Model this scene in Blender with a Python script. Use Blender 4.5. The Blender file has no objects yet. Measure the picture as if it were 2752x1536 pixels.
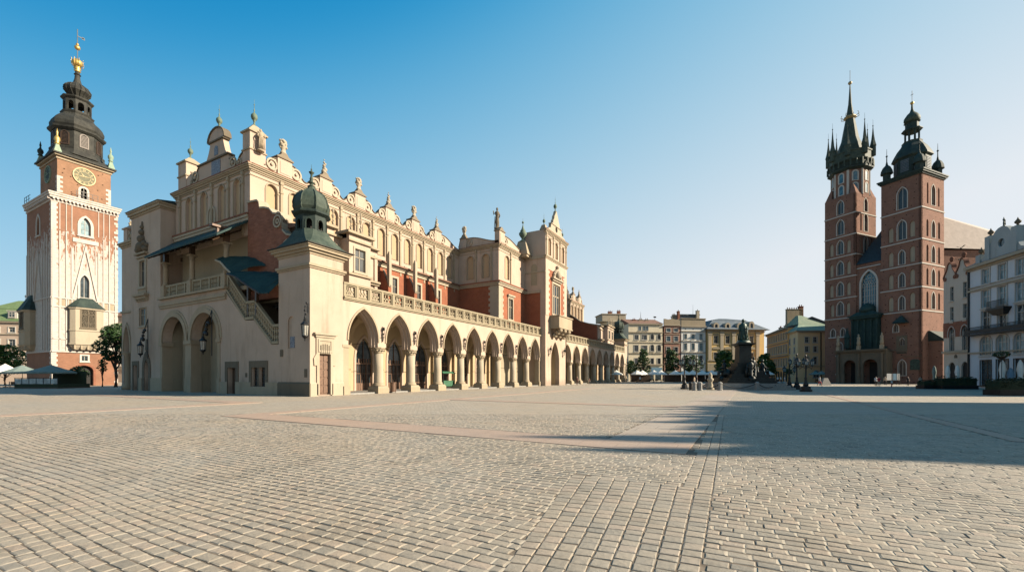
import bpy, bmesh, math, random
from mathutils import Vector, Matrix
from mathutils.geometry import tessellate_polygon
random.seed(7)
scene = bpy.context.scene
COL = scene.collection
PI = math.pi
sin, cos, tan, rad = math.sin, math.cos, math.tan, math.radians
# ---------------------------------------------------------------- camera model
FOC, CX, HY, EYE = 1150.0, 1376.0, 1010.0, 1.7
YAW = rad(28.94)
RX, RY = cos(YAW), sin(YAW)
FX, FY = -sin(YAW), cos(YAW)
def at(u, d):
    t = (u - CX) / FOC
    return ((FX + t * RX) * d, (FY + t * RY) * d)
def cam2w(X, Y):
    return (X * RX + Y * FX, X * RY + Y * FY)
def zof(v, d):
    return EYE + (HY - v) / FOC * d
SUN_AZ, SUN_EL = rad(68.0), rad(27.0)
KS = .70   # every base colour is scaled by this: the scene is exposed 1.5 stops up
# ---------------------------------------------------------------- frames and mesh builder
class Fr:
    """s runs along the face (left to right for a viewer in front), d outward, z up"""
    def __init__(s, ox=0, oy=0, oz=0, ang=0):
        s.o = (ox, oy, oz); s.a = ang; s.c = cos(ang); s.s = sin(ang)
    def __call__(s, p):
        a, d, z = p
        return (s.o[0] + a * s.c + d * s.s, s.o[1] + a * s.s - d * s.c, s.o[2] + z)
SPLIT = set("pier pilaster scroll blind_niche arch_moulding quoin louvre stair_post door door_surround wall_plaque plinth window_hood shopfront attic_vent pediment brick_wall frieze ledge corbel statue porch_column copper_spirelet sill rafter railing balcony parapet passage_wall panel_band coping upper_wall terrace cornice window_surround gutter transept_core gable awning post gable_edging".split())
class MB:
    def __init__(s, F=None):
        s.V = []; s.Fc = []; s.F = F; s.sm = []; s.mi = []; s.cm = 0; s.smooth = False
    def v(s, p):
        s.V.append(s.F(p) if s.F else tuple(p)); return len(s.V) - 1
    def face(s, idx):
        s.Fc.append(tuple(idx)); s.sm.append(s.smooth); s.mi.append(s.cm)
    def quad(s, a, b, c, d):
        i = [s.v(p) for p in (a, b, c, d)]; s.face(i)
    def poly(s, pts):
        s.face([s.v(p) for p in pts])
    def box(s, x0, x1, y0, y1, z0, z1):
        p = [s.v((x, y, z)) for z in (z0, z1) for x, y in ((x0, y0), (x1, y0), (x1, y1), (x0, y1))]
        for f in ((3, 2, 1, 0), (4, 5, 6, 7), (0, 1, 5, 4), (1, 2, 6, 5), (2, 3, 7, 6), (3, 0, 4, 7)):
            s.face([p[i] for i in f])
        return s
    def frus(s, x0, x1, y0, y1, z0, X0, X1, Y0, Y1, z1):
        p = [s.v(q) for q in ((x0, y0, z0), (x1, y0, z0), (x1, y1, z0), (x0, y1, z0), (X0, Y0, z1), (X1, Y0, z1), (X1, Y1, z1), (X0, Y1, z1))]
        for f in ((3, 2, 1, 0), (4, 5, 6, 7), (0, 1, 5, 4), (1, 2, 6, 5), (2, 3, 7, 6), (3, 0, 4, 7)):
            s.face([p[i] for i in f])
        return s
    def slab(s, outline, holes, d0, d1, front=True, back=True):
        """polygon in (s,z), extruded between d0 (front) and d1 (back)"""
        loops = [outline] + list(holes)
        tri = tessellate_polygon([[Vector((x, z, 0)) for x, z in L] for L in loops])
        flat = [p for L in loops for p in L]
        A = [s.v((x, d0, z)) for x, z in flat]; B = [s.v((x, d1, z)) for x, z in flat]
        for t in tri:
            if front: s.face([A[i] for i in t])
            if back: s.face([B[i] for i in reversed(t)])
        k = 0
        for L in loops:
            n = len(L)
            for i in range(n):
                j = (i + 1) % n
                s.face((A[k + i], A[k + j], B[k + j], B[k + i]))
            k += n
        return s
    def lathe(s, prof, n, c=(0, 0, 0), rot=0.0, sx=1, sy=1, cap=True):
        rings = []
        for r, z in prof:
            rings.append([s.v((c[0] + r * sx * cos(rot + 2 * PI * i / n), c[1] + r * sy * sin(rot + 2 * PI * i / n), c[2] + z)) for i in range(n)])
        for a, b in zip(rings, rings[1:]):
            for i in range(n):
                j = (i + 1) % n; s.face((a[i], a[j], b[j], b[i]))
        if cap:
            s.face(rings[0][::-1]); s.face(rings[-1])
        return s
    def tube(s, pts, r, n=6, r1=None):
        pts = [Vector(p) for p in pts]; rings = []
        m = len(pts)
        for i, p in enumerate(pts):
            t = (pts[min(i + 1, m - 1)] - pts[max(i - 1, 0)])
            if t.length < 1e-9: t = Vector((0, 0, 1))
            t.normalize()
            a = t.cross(Vector((0, 0, 1)))
            if a.length < .05: a = t.cross(Vector((0, 1, 0)))
            a.normalize(); b = t.cross(a)
            rr = (r[i] if isinstance(r, (list, tuple)) else (r + ((r1 if r1 is not None else r) - r) * i / max(m - 1, 1)))
            rings.append([s.v(p + a * rr * cos(2 * PI * k / n) + b * rr * sin(2 * PI * k / n)) for k in range(n)])
        for a, b in zip(rings, rings[1:]):
            for i in range(n):
                j = (i + 1) % n; s.face((a[i], a[j], b[j], b[i]))
        s.face(rings[0][::-1]); s.face(rings[-1])
        return s
    def ball(s, c, r, n=10, m=6, sz=1.0, sx=1.0, sy=1.0):
        prof = [(max(r * sin(PI * i / m), 1e-4), -r * sz * cos(PI * i / m)) for i in range(m + 1)]
        sm = s.smooth; s.smooth = True
        s.lathe(prof, n, c, sx=sx, sy=sy, cap=False); s.smooth = sm
        return s
    def build(s, name, mat, parent=None, normals=True):
        if name in SPLIT and parent is not None:
            cl = s.clusters()
            if len(cl) > 1:
                first = None
                for fs in cl:
                    c = MB(); ix = {}
                    for f in fs:
                        for i in s.Fc[f]:
                            if i not in ix: ix[i] = len(c.V); c.V.append(s.V[i])
                        c.Fc.append(tuple(ix[i] for i in s.Fc[f])); c.sm.append(s.sm[f]); c.mi.append(0)
                    o = c.build1(name, mat, parent, normals); first = first or o
                return first
        return s.build1(name, mat, parent, normals)
    def clusters(s, e=.04):
        """groups of faces that touch one another: one group per separate piece"""
        p = list(range(len(s.V)))
        def find(i):
            while p[i] != i: p[i] = p[p[i]]; i = p[i]
            return i
        for f in s.Fc:
            a = find(f[0])
            for i in f[1:]: p[find(i)] = a
        isl = {}
        for k, f in enumerate(s.Fc): isl.setdefault(find(f[0]), []).append(k)
        L = []
        for fs in isl.values():
            vs = [s.V[i] for k in fs for i in s.Fc[k]]
            L.append([[min(v[q] for v in vs) - e for q in range(3)], [max(v[q] for v in vs) + e for q in range(3)], fs])
        n = len(L); q_ = list(range(n))
        def f2(i):
            while q_[i] != i: q_[i] = q_[q_[i]]; i = q_[i]
            return i
        for i in range(n):
            for j in range(i + 1, n):
                if all(L[i][0][q] <= L[j][1][q] and L[j][0][q] <= L[i][1][q] for q in range(3)): q_[f2(i)] = f2(j)
        out = {}
        for i in range(n): out.setdefault(f2(i), []).extend(L[i][2])
        return list(out.values())
    def build1(s, name, mat, parent=None, normals=True):
        me = bpy.data.meshes.new(name)
        me.from_pydata(s.V, [], s.Fc)
        me.polygons.foreach_set('use_smooth', s.sm)
        if isinstance(mat, (list, tuple)):
            for m in mat: me.materials.append(m)
            me.polygons.foreach_set('material_index', s.mi)
        else:
            me.materials.append(mat)
        if normals:
            b = bmesh.new(); b.from_mesh(me)
            bmesh.ops.recalc_face_normals(b, faces=b.faces)
            b.to_mesh(me); b.free()
        me.update()
        return link(name, me, parent)
def link(name, me, parent=None, loc=None, rz=None):
    o = bpy.data.objects.new(name, me); COL.objects.link(o)
    if parent is not None: o.parent = parent
    if loc is not None: o.location = loc
    if rz is not None: o.rotation_euler = (0, 0, rz)
    return o
def tag(o, label, cat, group=None):
    o['label'] = label; o['category'] = cat
    if group: o['group'] = group
    return o
def thing(name, label, cat, loc=(0, 0, 0), rz=0, group=None):
    o = bpy.data.objects.new(name, None); COL.objects.link(o)
    o.empty_display_size = .3
    o.location = loc; o.rotation_euler = (0, 0, rz)
    return tag(o, label, cat, group)
def dup(root, loc, rz=0, label=None, scale=None):
    r = root.copy(); COL.objects.link(r); r.location = loc; r.rotation_euler = (0, 0, rz)
    if scale: r.scale = scale
    if label: r['label'] = label
    for ch in list(root.children):
        c = ch.copy(); COL.objects.link(c); c.parent = r
        for g in list(ch.children):
            d = g.copy(); COL.objects.link(d); d.parent = c
    return r
ORD = ['first', 'second', 'third', 'fourth', 'fifth', 'sixth', 'seventh', 'eighth', 'ninth', 'tenth', 'eleventh', 'twelfth', 'thirteenth', 'fourteenth', 'fifteenth', 'sixteenth']
# ---------------------------------------------------------------- 2-D outlines
def arch(x0, x1, z0, zs, zt, kind='round', n=10):
    """closed loop: bottom left, bottom right, right spring, over the top, left spring"""
    w = x1 - x0; h = zt - zs; xc = (x0 + x1) / 2; p = [(x0, z0), (x1, z0)]
    if kind == 'rect':
        return p + [(x1, zt), (x0, zt)]
    if kind == 'round':
        return p + [(xc + w / 2 * cos(PI * i / n), zs + h * sin(PI * i / n)) for i in range(n + 1)]
    R = ((w / 2) ** 2 + h * h) / w
    th = math.atan2(h, R - w / 2)
    m = max(n // 2, 3)
    right = [(x1 - R + R * cos(th * i / m), zs + R * sin(th * i / m)) for i in range(m + 1)]
    left = [(x0 + R - R * cos(th * i / m), zs + R * sin(th * i / m)) for i in range(m - 1, -1, -1)]
    return p + right + left
def archz(x, x0, x1, zs, zt):
    w = x1 - x0; h = zt - zs; R = ((w / 2) ** 2 + h * h) / w
    x = min(max(x, x0), x1); xc = (x0 + x1) / 2
    dx = (x1 - R) if x > xc else (x0 + R)
    return zs + math.sqrt(max(R * R - (x - dx) ** 2, 0))
def circ(x, z, r, n=12, rz=None):
    return [(x + r * cos(2 * PI * i / n), z + (rz or r) * sin(2 * PI * i / n)) for i in range(n)]
# ---------------------------------------------------------------- materials
MATS = {}
def _nt(name):
    m = bpy.data.materials.new(name); m.use_nodes = True
    nt = m.node_tree; b = nt.nodes['Principled BSDF']
    return m, nt, b
def N(nt, t, **kw):
    n = nt.nodes.new(t)
    for k, v in kw.items():
        if k in n.inputs.keys() if hasattr(n.inputs, 'keys') else False: n.inputs[k].default_value = v
        else: setattr(n, k, v)
    return n
def mix(nt, fac, a, b, mode='MIX'):
    m = nt.nodes.new('ShaderNodeMix'); m.data_type = 'RGBA'; m.blend_type = mode
    L = nt.links
    for sock, val in ((m.inputs[0], fac), (m.inputs[6], a), (m.inputs[7], b)):
        if hasattr(val, 'is_linked') or isinstance(val, bpy.types.NodeSocket): L.new(val, sock)
        elif isinstance(val, (int, float)): sock.default_value = val
        else: sock.default_value = (*val, 1)
    return m.outputs[2]
def noise(nt, vec, scale, detail=4, rough=.6, sc=None):
    n = nt.nodes.new('ShaderNodeTexNoise'); n.inputs['Scale'].default_value = scale
    n.inputs['Detail'].default_value = detail; n.inputs['Roughness'].default_value = rough
    if sc:
        mp = nt.nodes.new('ShaderNodeMapping'); mp.inputs['Scale'].default_value = sc
        nt.links.new(vec, mp.inputs['Vector']); vec = mp.outputs[0]
    nt.links.new(vec, n.inputs['Vector']); return n.outputs['Fac']
def ramp(nt, fac, a, b, ca=(0, 0, 0), cb=(1, 1, 1)):
    r = nt.nodes.new('ShaderNodeValToRGB'); r.color_ramp.elements[0].position = a; r.color_ramp.elements[1].position = b
    r.color_ramp.elements[0].color = (*ca, 1); r.color_ramp.elements[1].color = (*cb, 1)
    nt.links.new(fac, r.inputs[0]); return r.outputs[0]
def objco(nt):
    return nt.nodes.new('ShaderNodeTexCoord').outputs['Object']
def bump(nt, b, h, dist=.02, strength=.5):
    n = nt.nodes.new('ShaderNodeBump'); n.inputs['Distance'].default_value = dist; n.inputs['Strength'].default_value = strength
    nt.links.new(h, n.inputs['Height']); nt.links.new(n.outputs[0], b.inputs['Normal'])
def dark(c, k): return tuple(x * k for x in c)
def kc(c): return tuple(x * KS for x in c)
def plaster(name, c, var=.12, stain=.25, rough=.9, tint=(.55, .5, .42), bumpd=.015, grime=None):
    c = kc(c); m, nt, b = _nt(name); co = objco(nt)
    n1 = noise(nt, co, .35, 5); n2 = noise(nt, co, 6, 6, .7); n3 = noise(nt, co, .8, 6, .7, sc=(1.2, 1.2, .18))
    c1 = mix(nt, ramp(nt, n1, .35, .7), dark(c, 1 - var), dark(c, 1 + var * .5))
    c2 = mix(nt, ramp(nt, n2, .3, .8), c1, dark(c, 1 - var * .8))
    st = mix(nt, ramp(nt, n3, .52, .75), (1, 1, 1), tuple(1 - stain * (1 - t) for t in tint))
    c3 = mix(nt, 1.0, c2, st, 'MULTIPLY')
    if grime:   # damp and dirt on the lowest courses, a stain with its own ragged edge
        sep = nt.nodes.new('ShaderNodeSeparateXYZ'); nt.links.new(co, sep.inputs[0])
        ad = nt.nodes.new('ShaderNodeMath'); ad.operation = 'MULTIPLY_ADD'; nt.links.new(n3, ad.inputs[0]); ad.inputs[1].default_value = -2.6
        nt.links.new(sep.outputs[2], ad.inputs[2])
        mr = nt.nodes.new('ShaderNodeMapRange'); nt.links.new(ad.outputs[0], mr.inputs[0])
        mr.inputs[1].default_value = grime - 1.6; mr.inputs[2].default_value = grime - 2.4; mr.inputs[3].default_value = 0; mr.inputs[4].default_value = .75
        c3 = mix(nt, mr.outputs[0], c3, dark(c, .55))
    nt.links.new(c3, b.inputs['Base Color']); b.inputs['Roughness'].default_value = rough
    b.inputs['Specular IOR Level'].default_value = .2
    bump(nt, b, n2, bumpd, .5)
    MATS[name] = m; return m
def bricks(name, c, mortar, bw=.28, bh=.085, white=None, wcol=(.6, .55, .5), var=.35, holes=False):
    c, mortar, wcol = kc(c), kc(mortar), kc(wcol); m, nt, b = _nt(name); co = objco(nt)
    sep = nt.nodes.new('ShaderNodeSeparateXYZ'); nt.links.new(co, sep.inputs[0])
    ad = nt.nodes.new('ShaderNodeMath'); ad.operation = 'ADD'; nt.links.new(sep.outputs[0], ad.inputs[0]); nt.links.new(sep.outputs[1], ad.inputs[1])
    cmb = nt.nodes.new('ShaderNodeCombineXYZ'); nt.links.new(ad.outputs[0], cmb.inputs[0]); nt.links.new(sep.outputs[2], cmb.inputs[1])
    br = nt.nodes.new('ShaderNodeTexBrick'); nt.links.new(cmb.outputs[0], br.inputs['Vector'])
    br.inputs['Scale'].default_value = 1; br.inputs['Brick Width'].default_value = bw; br.inputs['Row Height'].default_value = bh
    br.inputs['Mortar Size'].default_value = .012; br.inputs['Mortar Smooth'].default_value = .3
    br.inputs['Color1'].default_value = (*dark(c, 1 - var), 1); br.inputs['Color2'].default_value = (*dark(c, 1 + var), 1); br.inputs['Mortar'].default_value = (*mortar, 1)
    n1 = noise(nt, co, .5, 6, .65); n2 = noise(nt, co, 4, 5, .7)
    c1 = mix(nt, ramp(nt, n1, .3, .72), dark(c, .62), dark(c, 1.25))
    c2 = mix(nt, .5, br.outputs['Color'], c1)
    c3 = mix(nt, ramp(nt, n2, .62, .75), c2, dark(c, .35))
    if holes:   # putlog holes left by the builders' scaffolding
        mp = nt.nodes.new('ShaderNodeMapping'); mp.inputs['Scale'].default_value = (.55, .75, 1); nt.links.new(cmb.outputs[0], mp.inputs['Vector'])
        vo = nt.nodes.new('ShaderNodeTexVoronoi'); vo.voronoi_dimensions = '2D'; vo.inputs['Scale'].default_value = 1.0; vo.inputs['Randomness'].default_value = .7; nt.links.new(mp.outputs[0], vo.inputs['Vector'])
        c3 = mix(nt, ramp(nt, vo.outputs['Distance'], .055, .075, (1, 1, 1), (0, 0, 0)), c3, dark(c, .12))
    if white:
        z0, z1 = white
        nA = noise(nt, co, 1.0, 6, .75, sc=(1.9, 1.9, .5)); nB = noise(nt, co, 2.2, 7, .8)
        # height factor: peeled brick high up, whitewash lower down
        mr = nt.nodes.new('ShaderNodeMapRange'); nt.links.new(sep.outputs[2], mr.inputs[0])
        mr.inputs[1].default_value = z1; mr.inputs[2].default_value = z0; mr.inputs[3].default_value = -.12; mr.inputs[4].default_value = .30
        s1 = nt.nodes.new('ShaderNodeMath'); s1.operation = 'ADD'; nt.links.new(nA, s1.inputs[0]); nt.links.new(mr.outputs[0], s1.inputs[1])
        s2 = nt.nodes.new('ShaderNodeMath'); s2.operation = 'MULTIPLY_ADD'; nt.links.new(nB, s2.inputs[0]); s2.inputs[1].default_value = .5; nt.links.new(s1.outputs[0], s2.inputs[2])
        lt = nt.nodes.new('ShaderNodeMath'); lt.operation = 'LESS_THAN'; nt.links.new(sep.outputs[2], lt.inputs[0]); lt.inputs[1].default_value = z1
        gt = nt.nodes.new('ShaderNodeMath'); gt.operation = 'GREATER_THAN'; nt.links.new(sep.outputs[2], gt.inputs[0]); gt.inputs[1].default_value = 5.9
        f = ramp(nt, s2.outputs[0], .725, .74)
        mm = nt.nodes.new('ShaderNodeMath'); mm.operation = 'MULTIPLY'; nt.links.new(lt.outputs[0], mm.inputs[0]); nt.links.new(gt.outputs[0], mm.inputs[1])
        m2 = nt.nodes.new('ShaderNodeMath'); m2.operation = 'MULTIPLY'; nt.links.new(f, m2.inputs[0]); nt.links.new(mm.outputs[0], m2.inputs[1])
        wc = mix(nt, ramp(nt, nB, .35, .65), wcol, dark(wcol, .66)); wc = mix(nt, ramp(nt, noise(nt, co, 5, 6, .8, sc=(1, 1, .5)), .55, .72), wc, dark(c, 1.3))
        c3 = mix(nt, m2.outputs[0], c3, wc)
    nt.links.new(c3, b.inputs['Base Color']); b.inputs['Roughness'].default_value = .92; b.inputs['Specular IOR Level'].default_value = .15
    bump(nt, b, br.outputs['Fac'], -.01, .5)
    MATS[name] = m; return m
def simple(name, c, rough=.6, metal=0, var=.2, scale=3, spec=.4, bumpd=0.0, c2=None, emit=None):
    c = kc(c); c2 = kc(c2) if c2 else None; m, nt, b = _nt(name); co = objco(nt)
    n = noise(nt, co, scale, 5, .65)
    col = mix(nt, ramp(nt, n, .35, .68), dark(c, 1 - var), c2 or dark(c, 1 + var))
    nt.links.new(col, b.inputs['Base Color']); b.inputs['Roughness'].default_value = rough; b.inputs['Metallic'].default_value = metal
    b.inputs['Specular IOR Level'].default_value = spec
    if bumpd: bump(nt, b, n, bumpd, .6)
    MATS[name] = m; return m
def sheet_metal(name, c, c2, seam=.6, rough=.55):
    c, c2 = kc(c), kc(c2); m, nt, b = _nt(name); co = objco(nt)
    n = noise(nt, co, .9, 6, .7); nn = noise(nt, co, 5, 5, .7, sc=(1, 1, .3))
    col = mix(nt, ramp(nt, n, .38, .66), c, c2); col = mix(nt, ramp(nt, nn, .5, .8), col, dark(c, .6))
    nt.links.new(col, b.inputs['Base Color']); b.inputs['Roughness'].default_value = max(rough, .7); b.inputs['Specular IOR Level'].default_value = .22
    bump(nt, b, nn, .02, .5)
    MATS[name] = m; return m
CREAM = (.50, .388, .305)
plaster('cream', CREAM, .12, .5, grime=None)
plaster('cream_low', (.49, .383, .298), .17, .62, grime=1.6)
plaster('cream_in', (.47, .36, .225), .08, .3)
plaster('cream_dark', (.36, .31, .22), .12, .4)
plaster('stone', (.39, .32, .225), .16, .45, bumpd=.03)
plaster('stone_pale', (.42, .36, .27), .12, .4, bumpd=.02)
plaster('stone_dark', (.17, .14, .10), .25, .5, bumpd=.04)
plaster('rail_stone', (.34, .29, .20), .14, .4)
plaster('white_paint', (.50, .47, .42), .05, .3)
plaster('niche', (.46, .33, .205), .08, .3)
plaster('cap_stone', (.24, .195, .14), .2, .4)
plaster('white_worn', (.54, .49, .44), .16, .55, tint=(.85, .5, .36), bumpd=.04)
bricks('brick', (.31, .105, .055), (.24, .16, .11), var=.2)
bricks('brick_dark', (.26, .11, .07), (.17, .12, .09), bw=.42, bh=.15, var=.3)
bricks('brick_church', (.235, .122, .088), (.21, .145, .105), var=.3, holes=True)
bricks('brick_tower', (.30, .165, .10), (.27, .2, .14), var=.2, holes=True)
bricks('brick_white', (.27, .13, .08), (.27, .2, .15), var=.2, white=(15, 27.4), wcol=(.54, .50, .455))
sheet_metal('patina', (.034, .052, .040), (.078, .10, .075))
sheet_metal('patina_dark', (.018, .032, .030), (.042, .062, .05))
sheet_metal('patina_teal', (.012, .038, .038), (.026, .062, .056))
sheet_metal('lead', (.022, .022, .019), (.055, .055, .045), rough=.6)
sheet_metal('lead_blue', (.09, .12, .15), (.17, .19, .2))
sheet_metal('patina_mid', (.10, .15, .11), (.19, .23, .165))
sheet_metal('patina_light', (.20, .29, .215), (.30, .36, .26))
simple('gold', (.62, .42, .13), .45, .7, .15)
simple('gold_paint', (.33, .26, .12), .5, .2, .1)
simple('dial', (.13, .125, .07), .7, 0, .15)
plaster('house_beige', (.78, .68, .50), .1, .3)
simple('iron', (.02, .021, .022), .45, .4, .3)
simple('wood', (.15, .082, .048), .55, 0, .3, 8)
simple('wood_dark', (.06, .035, .02), .5, 0, .3, 8)
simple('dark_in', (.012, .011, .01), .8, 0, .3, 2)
simple('roof_grey', (.13, .13, .125), .8, 0, .25, 1.5)
simple('roof_tile', (.19, .10, .065), .85, 0, .3, 2)
simple('nave_tile', (.38, .31, .26), .85, 0, .12, 1.2)
simple('bronze', (.012, .034, .028), .5, .2, .4, 2.5, c2=(.035, .085, .066))
simple('bronze_dark', (.007, .012, .012), .5, .2, .4, 2.5, c2=(.016, .028, .026))
simple('granite', (.25, .24, .22), .7, 0, .2, 6)
plaster('stone_cool', (.40, .43, .42), .15, .4)
simple('canvas', (.80, .77, .70), .9, 0, .08, 2)
simple('canvas_green', (.17, .22, .20), .9, 0, .1, 2)
simple('hedge_dark', (.012, .022, .008), .8, 0, .5, 12, c2=(.03, .055, .018))
simple('bark', (.07, .05, .035), .9, 0, .3, 6, bumpd=.02)
simple('blue_panel', (.10, .22, .32), .6, 0, .1)
simple('slate_mosaic', (.10, .13, .20), .6, 0, .5, 9, c2=(.3, .32, .36))
def leafmat(name, a, b2):
    m, nt, b = _nt(name); co = objco(nt)
    n = noise(nt, co, .9, 3, .6); n2 = noise(nt, co, 7, 2, .5)
    c = mix(nt, ramp(nt, n, .35, .65), a, b2); c = mix(nt, ramp(nt, n2, .4, .7), c, dark(a, .55))
    nt.links.new(c, b.inputs['Base Color']); b.inputs['Roughness'].default_value = .6
    tr = nt.nodes.new('ShaderNodeBsdfTranslucent'); nt.links.new(c, tr.inputs[0])
    ms = nt.nodes.new('ShaderNodeMixShader'); ms.inputs[0].default_value = .25
    nt.links.new(b.outputs[0], ms.inputs[1]); nt.links.new(tr.outputs[0], ms.inputs[2])
    nt.links.new(ms.outputs[0], nt.nodes['Material Output'].inputs[0])
    MATS[name] = m; return m
leafmat('leaf', (.026, .07, .012), (.07, .14, .022))
leafmat('leaf_dark', (.014, .042, .010), (.045, .095, .02))
leafmat('leaf_blue', (.03, .07, .03), (.05, .10, .035))
def glass(name, c=(.02, .028, .032), rough=.12, c2=None):
    m, nt, b = _nt(name); co = objco(nt)
    n = noise(nt, co, 1.3, 3, .5)
    col = mix(nt, ramp(nt, n, .4, .65), c, c2 or dark(c, 2.2))
    nt.links.new(col, b.inputs['Base Color']); b.inputs['Roughness'].default_value = rough
    b.inputs['Specular IOR Level'].default_value = .6
    bump(nt, b, noise(nt, co, 2.5, 2, .5), .01, .15)
    MATS[name] = m; return m
glass('glass'); glass('glass_pale', (.10, .16, .18), .15, (.22, .30, .32)); glass('glass_dark', (.008, .011, .013), .35, (.02, .028, .03)); glass('glass_blue', (.02, .06, .085), .2, (.05, .12, .15))
M = MATS
# ---------------------------------------------------------------- windows (shared meshes)
CACHE = {}
def window(parent, F, s, z, w, h, kind='rect', style='cross', frame='white_paint', pane='glass', surround=.14, proud=.06, recess=.16, sill=True, wood=None, zs=None, name='window'):
    """a window set in an opening: s = centre, z = bottom; surround + glazing bars, pane as its sub-part"""
    key = (round(w, 2), round(h, 2), kind, style, frame, pane, surround, proud, recess, sill, zs)
    if key not in CACHE:
        hs = zs if zs is not None else (h - w / 2 if kind == 'round' else (h - w * .8 if kind == 'pointed' else h))
        b = MB(Fr())
        n = 8
        inner = arch(-w / 2, w / 2, 0, hs, h, kind, n)
        if surround > 0:
            o = surround
            outer = arch(-w / 2 - o, w / 2 + o, -o * .5, hs, h + o, kind, n)
            b.slab(outer, [inner], proud, -.02)
        if sill: b.box(-w / 2 - surround - .06, w / 2 + surround + .06, 0, proud + .1, -.16 - surround * .5, -surround * .5 - .004)
        t = max(.05, w * .055); df = -recess + .05
        ins = arch(-w / 2 + t, w / 2 - t, t, hs, h - t, kind, n)
        b.slab(inner, [ins], df, df - .05)
        def bar(x0, x1, z0, z1): b.box(x0, x1, df - .045, df - .005, z0, z1)
        if style in ('cross', 'mull'):
            bar(-t / 2, t / 2, t, h - t)
        if style == 'cross': bar(-w / 2 + t, w / 2 - t, h * .62, h * .62 + t)
        if style == 'grid':
            bar(-t / 2, t / 2, t, h - t)
            for q in (.33, .66): bar(-w / 2 + t, w / 2 - t, h * q, h * q + t * .6)
        if style == 'three':
            for q in (-1, 1): bar(q * w / 6 - t / 2, q * w / 6 + t / 2, t, h - t * 1.2)
            bar(-w / 2 + t, w / 2 - t, h * .6, h * .6 + t)
        g = MB(Fr()); g.slab(inner, [], -recess, -recess - .02)
        fo = b.build(name, M[frame]); go = g.build('pane', M[pane], fo)
        CACHE[key] = (fo.data, go.data)
        bpy.data.objects.remove(go); bpy.data.objects.remove(fo)
    a, g = CACHE[key]
    loc = F((s, 0, z))
    o = link(name, a, parent, loc, F.a)
    link('pane', g, o)
    return o
def inst(key, fn, name, mat, parent, loc, rz=0, sub=None):
    """shared-mesh part; fn(MB) fills the mesh; sub = [(key, fn, name, mat)]"""
    if key not in CACHE:
        b = MB(); fn(b); o = b.build(name, mat); CACHE[key] = o.data; bpy.data.objects.remove(o)
    me = CACHE[key]
    if me.materials[0] != mat:
        k2 = (key, mat.name)
        if k2 not in CACHE: CACHE[k2] = me.copy(); CACHE[k2].materials[0] = mat
        me = CACHE[k2]
    o = link(name, me, parent, loc, rz)
    for k, f2, n2, m2 in (sub or []):
        inst(k, f2, n2, m2, o, (0, 0, 0), 0)
    return o
# ================================================================ CLOTH HALL
t0 = (CX - 833) / -FOC
D0 = EYE * FOC / 55.0
C0 = at(833, D0)
HALL = thing('cloth_hall', 'long cream arcaded market hall with scrolled attic, copper domed corner turret and covered outside stairs', 'building', (C0[0], C0[1], 0))
H = HALL
def EF(x): return Fr(x, 0, 0, PI / 2)
def SF(y): return Fr(0, y, 0, 0)
def L2W(x, y, z=0): return (C0[0] + x, C0[1] + y, z)

def urn(b, s=1.0, kind=0):
    b.smooth = True
    if kind == 0:
        b.lathe([(r * s, z * s) for r, z in ((.42, 0), (.45, .12), (.2, .25), (.16, .45), (.3, .6), (.46, .85), (.48, 1.05), (.3, 1.25), (.34, 1.32), (.2, 1.5), (.1, 1.8), (.02, 2.1))], 10)
    elif kind == 1:   # carved mask bust
        b.lathe([(r * s, z * s) for r, z in ((.45, 0), (.4, .2), (.28, .4), (.34, .6), (.46, .9), (.48, 1.2), (.42, 1.5), (.5, 1.62), (.36, 1.8), (.12, 1.95))], 10, sx=1.0, sy=.7)
        for q in range(14): b.ball((.40 * s * cos(q * 2.4), .3 * s * sin(q * 2.4), (.75 + .07 * q) * s), (.13 + .04 * (q % 3)) * s, 6, 4)
    else:             # twisted flame
        for k in range(7):
            b.ball((.1 * s * cos(k * 2.2), .1 * s * sin(k * 2.2), (.25 + k * .28) * s), (.36 - k * .045) * s, 8, 5)
        b.lathe([(.44 * s, 0), (.3 * s, .2 * s), (.2 * s, .3 * s)], 8)
    b.smooth = False
def ballspike(b, s=1.0):
    b.smooth = True
    b.lathe([(r * s, z * s) for r, z in ((.42, 0), (.36, .15), (.14, .4), (.11, .75), (.2, .85), (.13, .95), (.34, 1.1), (.46, 1.4), (.42, 1.75), (.22, 2.0), (.12, 2.08), (.05, 2.3), (.12, 2.5), (.04, 2.62), (.035, 3.2), (.1, 3.3), (.02, 3.42), (.015, 4.1))], 10)
    b.smooth = False
# statue finial on the block corner
def small_statue(b, s=1.0):
    b.smooth = True
    b.lathe([(r * s, z * s) for r, z in ((.5, 0), (.5, .2), (.34, .32), (.3, .7), (.36, 1.1), (.3, 1.7), (.22, 2.1), (.34, 2.4), (.36, 2.7), (.26, 2.95), (.1, 3.02), (.1, 3.1), (.17, 3.22), (.18, 3.4), (.1, 3.55), (.02, 3.6))], 10, sx=1, sy=.8)
    b.tube([(.3 * s, 0, 2.75 * s), (.48 * s, .1 * s, 2.3 * s), (.3 * s, .3 * s, 2.0 * s)], .09 * s, 6)
    b.tube([(-.3 * s, 0, 2.75 * s), (-.55 * s, .05 * s, 2.4 * s), (-.6 * s, .1 * s, 3.0 * s)], .09 * s, 6)
    for k in range(5): b.tube([(.15 * (k - 2) * s, .26 * s, 2.2 * s), (.2 * (k - 2) * s, .3 * s, .3 * s)], .06 * s, 5)
    b.smooth = False
def prebuild(key, fn, mat):
    b = MB(); fn(b); o = b.build('x', mat); CACHE[key] = o.data; bpy.data.objects.remove(o)
for _k in (0, 1, 2): prebuild(('urn', _k), lambda b, k=_k: urn(b, .8, k), M['stone_pale'])
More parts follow.
